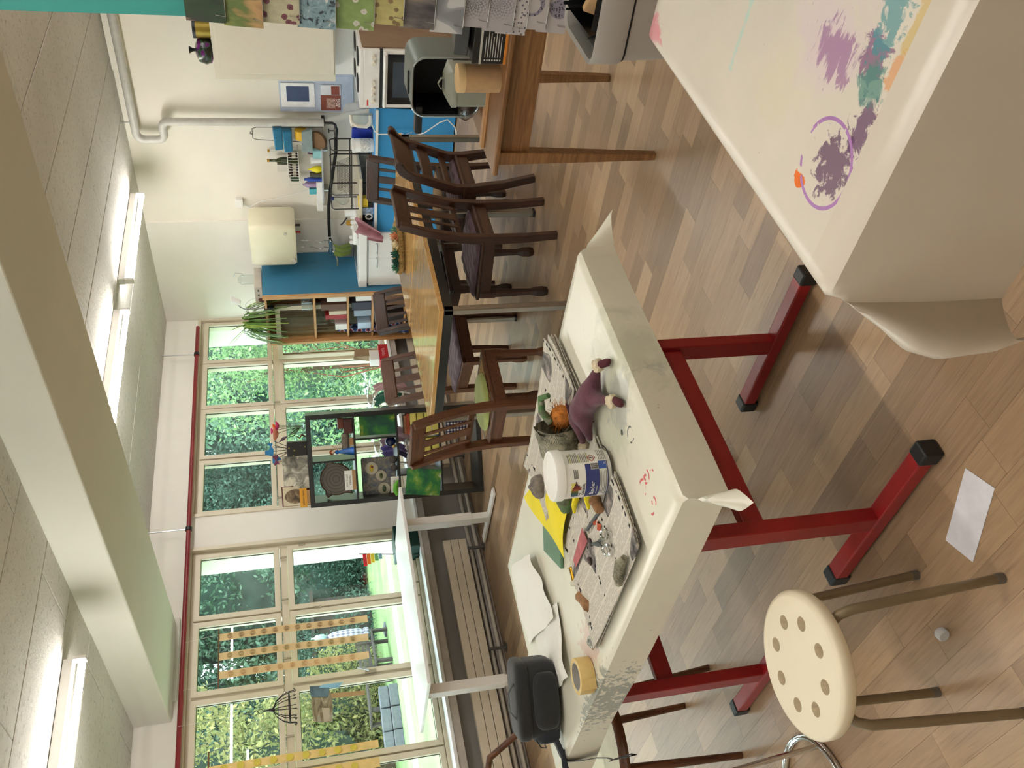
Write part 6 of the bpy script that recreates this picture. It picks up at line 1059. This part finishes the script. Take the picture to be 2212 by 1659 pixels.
# ------------------------------------------------------------------ waste bin
BIN = M('light grey bin plastic', '#a59f98', .4, var=.015, scale=4); bn = thing('waste_bin', 'light grey square waste bin lined with a black bag beside the paint-marked table', 'bin', (2.50, .93, 0), math.radians(2))
def ringset(levels):
    vs = []; n = len(levels[0][0]); fs = []
    for poly, z in levels: vs += [(p[0], p[1], z) for p in poly]
    for r in range(len(levels) - 1):
        for k in range(n): fs.append((r * n + k, r * n + (k + 1) % n, (r + 1) * n + (k + 1) % n, (r + 1) * n + k))
    return vs, fs, n
lv = [(rrect(.27, .42, .04), 0), (rrect(.31, .47, .045), .52), (rrect(.30, .46, .045), .525), (rrect(.298, .458, .045), .50), (rrect(.25, .40, .035), .03)]
vs, fs, n = ringset(lv); fs += [tuple(range(n - 1, -1, -1)), tuple(4 * n + k for k in range(n))]; obj('body', B().add(vs, fs, True), BIN, bn)
lv = [(rrect(.318, .478, .046), .515), (rrect(.325, .486, .048), .53), (rrect(.325, .488, .048), .605), (rrect(.319, .482, .045), .612), (rrect(.30, .462, .04), .606), (rrect(.285, .445, .04), .53)]
vs, fs, n = ringset(lv); rm = obj('rim_frame', B().add(vs, fs, True), BIN, bn); obj('shadow_gap', B().add(*ringset([(rrect(.3125, .4725, .045), .508), (rrect(.3125, .4725, .045), .520)])[:2], True), BLACKM, bn)
obj('grip', B().prism(rrect(.10, .03, .014), 0, .012).xf(frame_m((-.172, -.02, .575), (0, 1, 0), (0, 0, 1))), BLACK, bn, .002)
BAGM = M('black bin liner', '#0c0d0e', .28, var=.1, spec=.6)
def linerf(u, v):
    a = 2 * PI * u; q = rrect(.29, .40, .04, 5); k = int(u * len(q)) % len(q); x, y = q[k]; y -= .025
    s_ = 1 - .12 * v - .1 * v * math.sin(a * 7 + 1); return (x * s_, y * s_, .618 - .005 * math.sin(a * 5) - .30 * v + .01 * math.sin(a * 11) * (1 - v))
obj('bin_liner', B().sheet(linerf, 48, 12), BAGM, bn)
solo('brown_packet', B().hexa([(-.07, -.10, 0), (.07, -.10, .01), (.06, .08, .05), (-.06, .10, .03)], [(-.05, -.10, .07), (.07, -.10, .09), (.06, .07, .11), (-.06, .08, .10)]), M('brown packet print', '#6b4a3a', .45, var=.3, scale=10), 'crumpled brown and tan packet lying in the black bin bag', 'packet', (2.53, .98, .46), .3, bevel=.01)
solo('tan_carton', B().hexa([(-.09, -.02, 0), (.08, -.02, 0), (.08, .02, 0), (-.09, .03, 0)], [(-.09, -.04, .13), (.07, -.05, .15), (.07, -.03, .15), (-.09, -.02, .13)]), CARD, 'torn tan carton flap sticking up in the bin bag', 'carton', (2.46, 1.02, .45), 1.2, bevel=.002)
# ------------------------------------------------------------------ on the oak side table
kt = thing('kraft_tube', 'brown kraft cardboard tube with lid on the side table', 'tube', (3.035, 1.565, .70)); obj('body', B().lathe([(.052, 0), (.052, .158), (0, .158)], 40), CARD, kt); obj('lid', B().lathe([(.0535, .135), (.0535, .160), (.052, .162), (.048, .160), (0, .159)], 40), M('tan lid', '#c9a878', .75), kt)
TIN = M('grey green tin paint', '#8b8d80', .45, var=.02); tn = thing('tea_tin', 'square grey-green tin with ring handle on its lid behind the kraft tube', 'tin', (3.222, 1.685, .70), math.radians(7.6))
obj('body', B().prism(rrect(.142, .142, .010), 0, .133), TIN, tn); obj('lid', B().add(*(lambda l: (ringset(l)[0], ringset(l)[1] + [tuple(3 * ringset(l)[2] + k for k in range(ringset(l)[2]))]))([(rrect(.147, .147, .010), .131), (rrect(.147, .147, .010), .150), (rrect(.142, .142, .010), .153), (rrect(.085, .085, .02), .172)]), True), TIN, tn)
obj('handle', B().tube([(0, -.022, .170), (0, -.021, .185), (0, 0, .197), (0, .021, .185), (0, .022, .170)], [(.009, .0022)] * 5, 8, flat=(1, 0, 0)), TIN, tn)
# bread-bin shaped case, open at one side
BC = M('grey green case', '#5c6a68', .35, .2, var=.03, scale=4); BCD = M('dark case inside', '#0b0e10', .6); cs_ = thing('portable_case', 'open grey case with black inside and rounded corners on the side table', 'case', (3.315, 1.752, .70), math.radians(96))
oq = rrect(.245, .285, .055, 7); iq = rrect(.232, .272, .049, 7)
def cx(poly, y): return [(p[0], y, p[1] + .1435) for p in poly]
n = len(oq); vs = cx(oq, .0) + cx(oq, -.24) + cx(iq, .0) + cx(iq, -.225)
fs = [(k, (k + 1) % n, n + (k + 1) % n, n + k) for k in range(n)] + [(k, 2 * n + k, 2 * n + (k + 1) % n, (k + 1) % n) for k in range(n)] + [tuple(n + k for k in range(n))]
obj('shell', B().add(vs[:3 * n], fs, True), BC, cs_); obj('lining', B().add(cx(iq, .0) + cx(iq, -.225), [(k, n + k, n + (k + 1) % n, (k + 1) % n) for k in range(n)] + [tuple(n + k for k in reversed(range(n)))], True), BCD, cs_)
obj('edge_band', B().tube(cx(oq, .004), .0045, 8, True), M('aluminium edge', '#a7aeb0', .3, .8), cs_); obj('grip_recess', B().prism(rrect(.10, .03, .014), 0, .004).mv((.02, -.10, .287)), BLACK, cs_); obj('latch_arm', B().box(.085, -.05, .238, .205, -.0, .268), BLACK, cs_, .006); obj('cable', B().tube([(-.123, -.17, .03), (-.14, -.14, .05), (-.145, -.10, .04), (-.135, -.06, .02), (-.125, -.05, .03)], .005, 8), BLACK, cs_)
b1 = thing('black_book_box', 'black box with white print and orange lower edge on the side table', 'box', (3.07, 1.40, .70), math.radians(0)); BKB = M('black print carton', '#171412', .4, var=.08)
obj('body', B().box(-.10, -.10, .008, .10, .075, .125), BKB, b1, .002); obj('orange_base', B().box(-.101, -.101, 0, .101, .076, .009), M('orange edge', '#c8791e', .5), b1); obj('pale_spacer', B().box(-.101, -.101, .092, .101, .076, .10), M('pale board', '#b9b2a6', .6), b1)
for k in range(7): obj('printed_line', B().box(-.1008, -.028 - .012 * (k % 3), .021 + .0095 * k, -.10, .05, .0235 + .0095 * k), M('white print', '#c9c4ba', .6), b1); obj('printed_mark', B().cyl((-.1008, .060, .0222 + .0095 * k), (-.10, .060, .0222 + .0095 * k), .0032, n=8), M('white print', '#c9c4ba', .6), b1)
b2_ = thing('tilted_black_box', 'charcoal box with pale lettering lying tilted on the black book box', 'box', (3.10, 1.385, .826), math.radians(-6)); obj('body', B().box(-.10, -.10, 0, .10, .07, .05).rot(.10, 'Y'), M('charcoal carton', '#35322f', .4, var=.06), b2_, .003); obj('lettering', text_B('opus', .045, .0003).rot(-PI / 2).xf(frame_m((0, -.01, .0515), (1, 0, 0), (0, 1, 0))).rot(.10, 'Y'), M('pale print', '#a09a92', .6), b2_)
bl_ = thing('clear_bag', 'clear plastic bag with dark tools in a bowl behind the tin', 'bag', (3.36, 1.835, .70))
obj('film', B().ell((0, 0, .055), (.085, .075, .055), 24, 16, lambda d: 1 + .07 * math.sin(d.x * 8 + d.z * 5) * math.sin(d.y * 9)), FILM, bl_); obj('dark_contents', B().ell((-.0, -.01, .05), (.06, .05, .035), 14, 10, lambda d: 1 + .2 * math.sin(d.x * 6) * math.sin(d.y * 5)), M('dark tools', '#4a3c38', .5, var=.3, scale=20), bl_)
ba_ = solo('wooden_batten', B().box(-.018, -.40, 0, .018, .30, .014), PINEY, 'long pale wooden batten lying along the side table top', 'batten', (3.16, 1.63, .70), math.radians(1), bevel=.002)
solo('wooden_tray', B().box(-.13, -.11, 0, .13, .07, .012), SIDEW, 'thin brown board lying at the back edge of the side table', 'board', (3.53, 1.85, .70), math.radians(8), bevel=.002)
# wreath on the far table
wr_ = thing('straw_wreath', 'straw wreath with felt succulents in green, cream and coral on the far table', 'wreath', (4.90, 3.80, .755)); STR = M('straw', '#8a6f3e', .9, var=.3, scale=70, bump=.8, bscale=90)
obj('ring', B().tube([(.165 * math.cos(2 * PI * k / 36), .165 * math.sin(2 * PI * k / 36), .028) for k in range(36)], .026, 10, True), STR, wr_)
def rosette(a, r, m, h):
    b = B(); x0, y0 = .165 * math.cos(a), .165 * math.sin(a)
    for k in range(14):
        q = 2 * PI * k / 14 * 1.62; e = .35 + .65 * k / 14; c_, s_ = math.cos(q), math.sin(q); tip = (x0 + c_ * r * e, y0 + s_ * r * e, .055 + h * (1.15 - e)); b.tube([(x0, y0, .045), (x0 + c_ * r * e * .6, y0 + s_ * r * e * .6, .05 + h * (1 - e) * .6), tip], [(.006, .004), (.013, .004), (.002, .001)], 6, flat=(-s_, c_, 0))
    o = obj('felt_succulent', b, m, wr_); o['kind'] = 'stuff'
for a, r, c_, h in ((-2.0, .06, '#c98a68', .06), (-2.35, .055, '#d9cfae', .05), (-2.75, .055, '#1f5a4c', .06), (-3.1, .06, '#174a3e', .05), (-3.45, .055, '#3f7a5c', .05), (-1.7, .05, '#5f9a8c', .05)): rosette(a, r, M('felt ' + c_, c_, .9, var=.12, scale=30), h)
# ------------------------------------------------------------------ hanging in front of the left windows
TW_ = M('warm strip paper', '#d8bd8c', .8, var=.03, scale=6)
hd = thing('strip_hanger', 'thin brown stick hung in front of the left window carrying three printed paper strips', 'hanger', (3.425, 6.62, 2.275)); obj('stick', B().cyl((-.25, 0, 0), (.25, 0, .003), .006, n=8), M('brown stick', '#6d4a2c', .7), hd)
obj('thread', B().tube([(-.2, 0, .0), (-.2, .06, .28)], .001, 4), WHITE, hd); obj('thread', B().tube([(.2, 0, .0), (.2, .06, .28)], .001, 4), WHITE, hd)
def strip(x_, z0, z1, w_, col, lbl, n=12, prints=True):
    s_ = thing('paper_strip', lbl, 'strip', (x_, 6.615, z0)); obj('strip', B().sheet(lambda u, v: ((u - .5) * w_, -.012 * math.sin(v * 5) - .02 * v * v + .006 * math.sin(u * PI), -(z0 - z1) * v), 4, 30, .0008), TW_ if prints else M('yellow strip paper', '#dcc07c', .8), s_)
    if prints:
        for k in range(n):
            v = (k + .9) / (n + 1.3); b = B(); z_ = -(z0 - z1) * v; y_ = -.012 * math.sin(v * 5) - .02 * v * v - .0045
            for q in range(2): b.tube([((.018 - .008 * q) * math.cos(a), y_, z_ + (.02 - .009 * q) * math.sin(a)) for a in [2 * PI * j / 14 for j in range(14)]], [(.0035, .0006)] * 14, 4, True, flat=(0, 1, 0))
            o = obj('stamp_print', b, M('stamp ' + col, col, .8), s_); o['kind'] = 'stuff'
    else:
        for k in range(9): v = (k + .9) / 10.5; obj('printed_leaf', B().cyl((0, -.012 * math.sin(v * 5) - .02 * v * v - .005, -(z0 - z1) * v), (0, -.012 * math.sin(v * 5) - .02 * v * v - .0056, -(z0 - z1) * v), .026, n=10), M('pale yellow print', '#c9b84a', .8), s_)
strip(3.595, 2.272, 1.105, .062, '#6a3a1c', 'paper strip with dark brown stamped motifs, right one of the three on the stick')
strip(3.430, 2.272, 1.115, .062, '#7c6f2a', 'paper strip with olive stamped motifs, middle one of the three on the stick')
strip(3.275, 2.270, 1.125, .062, '#c08f62', 'paper strip with faint pinkish stamped motifs, left one of the three on the stick', 11)
strip(2.56, 2.33, 1.125, .06, '', 'yellow paper strip with pale leaf prints by the left window mullion', prints=False); strip(2.425, 2.33, 1.13, .075, '', 'wider yellow paper strip at the lower left corner of the view', prints=False)
h2 = solo('brown_stick', B().cyl((-.25, 0, 0), (.2, 0, 0), .006, n=8), M('brown stick', '#6d4a2c', .7), 'thin brown stick holding the two yellow strips', 'stick', (2.50, 6.62, 2.335))
ch = thing('wire_chandelier', 'black wire basket chandelier with hooks hung before the left window', 'mobile', (2.935, 6.60, 1.71)); BKW = M('black iron wire', '#241e1c', .5, .5)
obj('ring', B().tube([(.115 * math.cos(2 * PI * k / 32), .115 * math.sin(2 * PI * k / 32), .045) for k in range(32)], .004, 6, True), BKW, ch)
for k in range(10): a = 2 * PI * k / 10; c_, s_ = math.cos(a), math.sin(a); obj('rib', B().tube([(.012 * c_, .012 * s_, .165), (.06 * c_, .06 * s_, .14), (.10 * c_, .10 * s_, .09), (.116 * c_, .116 * s_, .045), (.118 * c_, .118 * s_, .01), (.125 * c_, .125 * s_, -.005), (.135 * c_, .135 * s_, .003), (.132 * c_, .132 * s_, .015)], .0032, 5), BKW, ch)
obj('finial', B().lathe([(.006, .15), (.016, .165), (.012, .185), (.007, .2), (.006, .235), (0, .24)], 10), BKW, ch); obj('hanging_ring', B().tube([(.018 * math.cos(2 * PI * k / 16), 0, .258 + .018 * math.sin(2 * PI * k / 16)) for k in range(16)], .0022, 5, True), BKW, ch); obj('hook', B().tube([(0, 0, .275), (.012, 0, .29), (0, 0, .31), (-.015, 0, .32), (-.01, 0, .345), (.01, 0, .345), (.014, 0, .33)], .0026, 6), BKW, ch); obj('thread', B().tube([(0, 0, .34), (0, .05, .85)], .0008, 4), WHITE, ch)
t = NT('layered collage'); v = t.coord('Object', (1, 1, 3.2)); n = t.noise(v, 6, 4, .6, 1.2); t.color(t.ramp(n, [(.3, '#3c372c'), (.42, '#75694e'), (.52, '#8d8468'), (.6, '#a9a390'), (.68, '#5d6a5c')])); t.setp(.8); COLLG = t.m
cl = thing('paper_collage', 'torn brown and blue-green paper collage hanging by threads before the left window', 'collage', (2.94, 6.62, 1.445))
obj('layer', B().prism([(-.155, .0), (.02, -.01), (.1, .01), (.11, .14), (.02, .15), (-.13, .14), (-.15, .08)], -.006, .0).xf(frame_m((0, 0, 0), (1, 0, 0), (0, 0, 1))), COLLG, cl); obj('layer', B().prism([(-.15, .02), (-.05, .015), (-.04, .075), (-.15, .06)], 0, .006).xf(frame_m((0, 0, 0), (1, 0, 0), (0, 0, 1))), M('light bark paper', '#b0a58e', .8), cl)
obj('layer', B().prism([(.04, .02), (.13, .0), (.145, .155), (.06, .15)], .001, .006).xf(frame_m((0, 0, 0), (1, 0, 0), (0, 0, 1))), M('slate blue paper', '#587078', .8, var=.2, scale=12), cl); obj('layer', B().prism([(.10, -.06), (.14, -.10), (.14, .06), (.12, .09)], .006, .009).xf(frame_m((0, 0, 0), (1, 0, 0), (0, 0, 1))), M('pale blue paper', '#7fb0c4', .7), cl)
obj('layer', B().prism([(.02, -.26), (.055, -.26), (.07, .02), (.03, .02)], -.012, -.007).xf(frame_m((0, 0, 0), (1, 0, 0), (0, 0, 1))), M('tan paper', '#a5875c', .8), cl)
for x_ in (-.12, .09): obj('thread', B().tube([(x_, 0, .13), (x_ * .9, -.01, .27)], .0008, 4), WHITE, cl)
# ------------------------------------------------------------------ garden
t = NT('lawn'); v = t.coord('World'); n = t.noise(v, .8, 4, .6); n2 = t.noise(t.coord('World', (9, 9, 9)), 3, 4, .7); c = t.ramp(n, [(.3, '#648455'), (.55, '#7a9a66'), (.75, '#93a672')]); c = t.mix(t.ramp(n2, [(.4, (0, 0, 0)), (.7, (.5, .5, .5))]), c, '#9d9c70'); t.color(c); t.setp(.95, spec=.1); LAWN = t.m
def gz(x, y): return -.35 + .02 * math.sin(x * .4) * math.sin(y * .3)
lw = struct('lawn', B().sheet(lambda u, v: (-45 + 115 * u, 7.21 + 62 * v, gz(-45 + 115 * u, 7.21 + 62 * v)), 60, 40), LAWN)
obj('garden_path', B().sheet(lambda u, v: (-10 + 34 * u, 18.9 + 1.0 * v, gz(-10 + 34 * u, 18.9 + v) + .02), 30, 2, .05), M('pale gravel path', '#c6cdc6', .9, var=.06, scale=20), lw)
struct('roof_overhang', B().box(-3.4, 7.19, 2.75, 8.1, 7.45, 2.9), M('eaves paint', '#b9bbc0', .8));
def leafmat(name, a, b_, c_):
    t = NT(name); oi = t.new('ShaderNodeNewGeometry'); at = t.new('ShaderNodeAttribute', attribute_name='tone'); t.color(t.ramp(at.outputs['Fac'], [(0, a), (.55, b_), (1, c_)])); t.setp(.7, spec=.2)
    tl = t.new('ShaderNodeBsdfTranslucent'); t.L(t.p.inputs['Base Color'].links[0].from_socket, tl.inputs[0]); mx = t.new('ShaderNodeMixShader'); mx.inputs[0].default_value = .45; t.L(t.p.outputs[0], mx.inputs[1]); t.L(tl.outputs[0], mx.inputs[2]); t.L(mx.outputs[0], t.o.inputs[0]); return t.m
LDARK = leafmat('dark hedge leaf', '#33473c', '#4d6a5c', '#7f9c8c'); LMID = leafmat('mid green leaf', '#3d5743', '#5f7f66', '#93ad97'); LYEL = leafmat('yellowing leaf', '#66744a', '#979662', '#bcae78'); LBRI = leafmat('bright bush leaf', '#4a6a45', '#7a9a68', '#aebf92')
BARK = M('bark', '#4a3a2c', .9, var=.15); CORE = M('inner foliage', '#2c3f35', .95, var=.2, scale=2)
def crown_mesh(name, blobs, n, size, mat, seed):
    rs = np.random.RandomState(seed); w_ = np.array([b[3] ** 2 for b in blobs]); pick = rs.choice(len(blobs), n, p=w_ / w_.sum()); B_ = np.array(blobs)[pick]
    d = rs.normal(size=(n, 3)); d /= np.linalg.norm(d, axis=1)[:, None]; cl = rs.normal(size=(n, 3)) * .10; cen = B_[:, :3] + d * (B_[:, 3:4] * (.80 + .3 * rs.rand(n, 1))) + cl * B_[:, 3:4]
    u = rs.normal(size=(n, 3)); u /= np.linalg.norm(u, axis=1)[:, None]; q = rs.normal(size=(n, 3)); v = np.cross(u, q); v /= np.linalg.norm(v, axis=1)[:, None]; s_ = size * (.6 + .8 * rs.rand(n, 1))
    P = np.stack([cen - u * s_, cen + v * s_ * .45, cen + u * s_, cen - v * s_ * .45], 1).reshape(-1, 3); me = bpy.data.meshes.new(name); me.vertices.add(4 * n); me.vertices.foreach_set('co', P.ravel()); me.loops.add(4 * n); me.loops.foreach_set('vertex_index', np.arange(4 * n)); me.polygons.add(n); me.polygons.foreach_set('loop_start', np.arange(n) * 4); me.update(calc_edges=True)
    A = me.attributes.new('tone', 'FLOAT', 'FACE'); A.data.foreach_set('value', np.clip(rs.normal(.5, .22, n) , 0, 1).astype(np.float32)); me.materials.append(mat); return me
def blobs_for(w_, h0, h1, seed, n=11):
    r = random.Random(seed); return [(r.uniform(-w_, w_) * (1 - .45 * k / n), r.uniform(-w_, w_) * .7, h0 + (h1 - h0) * (k + .5) / n, w_ * r.uniform(.38, .62)) for k in range(n)]
PROT = {}
def tree(kind, x, y, sc, label, name='tree', rz=0, cat='tree', group=None):
    if kind not in PROT:
        w_, h0, h1, n, size, mat, seed = {'dark': (2.6, .8, 8.5, 30000, .085, LDARK, 4), 'mid': (2.4, .6, 7.5, 28000, .08, LMID, 8), 'yellow': (1.5, .2, 3.6, 18000, .045, LYEL, 5), 'hedge': (2.2, .1, 2.3, 18000, .055, LDARK, 12), 'bush': (1.2, .2, 3.2, 11000, .036, LBRI, 15), 'green': (1.5, .2, 3.4, 14000, .045, LMID, 21)}[kind]
        bl = blobs_for(w_, h0, h1, seed, 16 if kind in ('dark', 'mid') else 11); core = B()
        PROT[kind] = (crown_mesh(kind + '_crown', bl, n, size, mat, seed), B().tube([(0, 0, 0), (.05, .02, h1 * .35), (-.03, .05, h1 * .8)], [w_ * .07, w_ * .05, w_ * .02], 8).mesh('trunk', BARK), bl, h1)
    cm, tm, bl, h1 = PROT[kind]; t_ = thing(name, label, cat, (x, y, gz(x, y) - .02), rz, group); t_.scale = (sc, sc, sc); o = obj('crown', cm, None, t_); o['kind'] = 'stuff'; obj('trunk', tm, None, t_)
    if kind != 'bush':
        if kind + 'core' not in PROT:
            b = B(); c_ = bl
            zs_ = [q[2] for q in c_]; w_ = max(q[3] for q in c_) * 1.15; b.ell((0, 0, (min(zs_) + max(zs_)) / 2), (w_ * .85, w_ * .6, (max(zs_) - min(zs_)) / 2), 16, 12, lambda d: 1 + .12 * math.sin(d.x * 6 + d.z * 9) * math.sin(d.y * 7)); PROT[kind + 'core'] = b.mesh('inner_crown', CORE)  # solid dark core, added so no sky shows through the leaves
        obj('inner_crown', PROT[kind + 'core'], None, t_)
    return t_
random.seed(17)
k = 0
for i in range(17):
    x = -2 + 3.3 * i + jit(.7); y = 33 + jit(1.5) + (3 if i % 2 else 0) - max(0, i - 8) * .2
    tree('dark' if i % 3 else 'mid', x, y, random.uniform(1.15, 1.5), 'tall dense tree in the green treeline beyond the lawn', 'tree', random.uniform(0, 6), 'tree', 'treeline beyond the lawn')
for i in range(13): tree('hedge', 1 + 3.4 * i + jit(.5), 29.6 + jit(.6) - (.0 if i < 8 else .5), random.uniform(.9, 1.2), 'low dark shrub in the row before the treeline', 'shrub', random.uniform(0, 6), 'shrub', 'shrub row before the treeline')
tree('yellow', 9.3, 25.6, 1.75, 'tall yellowing leafy tree on the lawn seen through the left window', 'yellowing_tree', .3, 'tree'); tree('yellow', 11.4, 27.4, 1.2, 'lower yellowing bush to the right of the taller yellowing tree', 'yellowing_bush', 2.1, 'bush')
tree('bush', 10.3, 10.4, 1.0, 'bright green bush with thin reddish branches close outside the open window', 'green_bush', 0, 'bush'); tree('green', 13.6, 13.2, 1.3, 'mid green shrub behind the bright bush outside the right windows', 'green_shrub', 1, 'shrub')
bb = B(); random.seed(8)
for k in range(9): a = random.uniform(-1.2, 1.2); bb = B().tube([(0, 0, .3), (jit(.3), jit(.3), 1.2), (jit(.8), jit(.8), 2.2 + jit(.5))], [.018, .012, .005], 6); o = obj('branch', bb, M('reddish bark', '#7a4433', .8), bpy.data.objects['green_bush'])
# dark garden shed wall, furniture, stone blocks, closed parasol
DKW = M('weathered dark wood', '#3b342f', .85, var=.15, scale=20, stretch=(1, 1, 8)); sdw = thing('garden_shed', 'dark weathered board shed half hidden by the shrubs beyond the lawn', 'shed', (14.2, 28.6, -.36), -.2)
for k in range(16): obj('plank', B().box(-2.2 + .275 * k, 0, 0, -1.94 + .275 * k, .05, 2.0 + .0), DKW, sdw)
obj('roof', B().box(-2.4, -.3, 2.0, 2.4, 2.2, 2.12), DKW, sdw); obj('side_wall', B().box(-2.2, .05, 0, -2.1, 2.0, 2.0), DKW, sdw); obj('side_wall', B().box(2.1, .05, 0, 2.2, 2.0, 2.0), DKW, sdw)
bnz = thing('garden_bench', 'dark wooden garden bench on the lawn seen between the paper strips', 'bench', (11.2, 22.4, -.36), .5)
for k in range(3): obj('slat', B().box(-.8, -.2 + .14 * k, .42, .8, -.08 + .14 * k, .46), DKW, bnz)
for k in range(3): obj('slat', B().box(-.8, .22, .52 + .13 * k, .8, .25, .62 + .13 * k), DKW, bnz)
for x_ in (-.7, .7): obj('leg', B().box(x_ - .04, -.2, 0, x_ + .04, -.12, .42), DKW, bnz); obj('leg', B().box(x_ - .04, .18, 0, x_ + .04, .26, .9), DKW, bnz)
tbz = thing('garden_table', 'dark wooden garden table standing by the bench outside', 'table', (9.9, 22.3, -.36), .3)
for k in range(4): obj('plank', B().box(-.8, -.36 + .18 * k, .70, .8, -.20 + .18 * k, .74), DKW, tbz)
for x_ in (-.7, .7):
    for y_ in (-.28, .28): obj('leg', B().box(x_ - .04, y_ - .04, 0, x_ + .04, y_ + .04, .70), DKW, tbz)
STN = M('grey paving stone', '#5c5e62', .9, var=.08); random.seed(4)
for k in range(6): solo('stone_block', B().box(-.28, -.16, 0, .28, .16, .24), STN, 'grey stone block in the low stack on the lawn outside', 'block', (8.3 + .6 * (k % 3), 21.6 + .02 * k, -.36 + .25 * (k // 3)), jit(.05), 'grey stone blocks on the lawn', bevel=.02)
t = NT('grey check fabric'); v = t.coord('Object'); A = t.new('ShaderNodeTexWave', bands_direction='Z'); A.inputs['Scale'].default_value = 2.2; t.L(v, A.inputs[0]); A2 = t.new('ShaderNodeTexWave', bands_direction='X'); A2.inputs['Scale'].default_value = 4; t.L(v, A2.inputs[0]); t.color(t.ramp(t.math('MULTIPLY', t.math('ADD', A.outputs['Fac'], A2.outputs['Fac']), .5), [(.3, '#a5a2aa'), (.6, '#7d7888'), (.8, '#5f5a69')])); t.setp(.9)
pz = thing('closed_parasol', 'closed parasol in grey checked cover standing on the lawn outside', 'parasol', (12.1, 23.0, -.36)); obj('pole', B().cyl((0, 0, 0), (0, 0, 2.1), .025, n=10), STEEL, pz); obj('cover', B().lathe([(.06, .45), (.13, .5), (.14, .62), (.09, .66), (.13, .75), (.15, 1.1), (.11, 1.5), (.05, 1.62), (.07, 1.66), (0, 1.7)], 20), t.m, pz); obj('hood', B().lathe([(.05, 1.68), (.10, 1.75), (.09, 1.95), (0, 2.05)], 16), M('clear grey cover', '#8c9a9c', .4), pz); obj('base', B().lathe([(.22, 0), (.22, .05), (.05, .09), (0, .09)], 20), STN, pz)
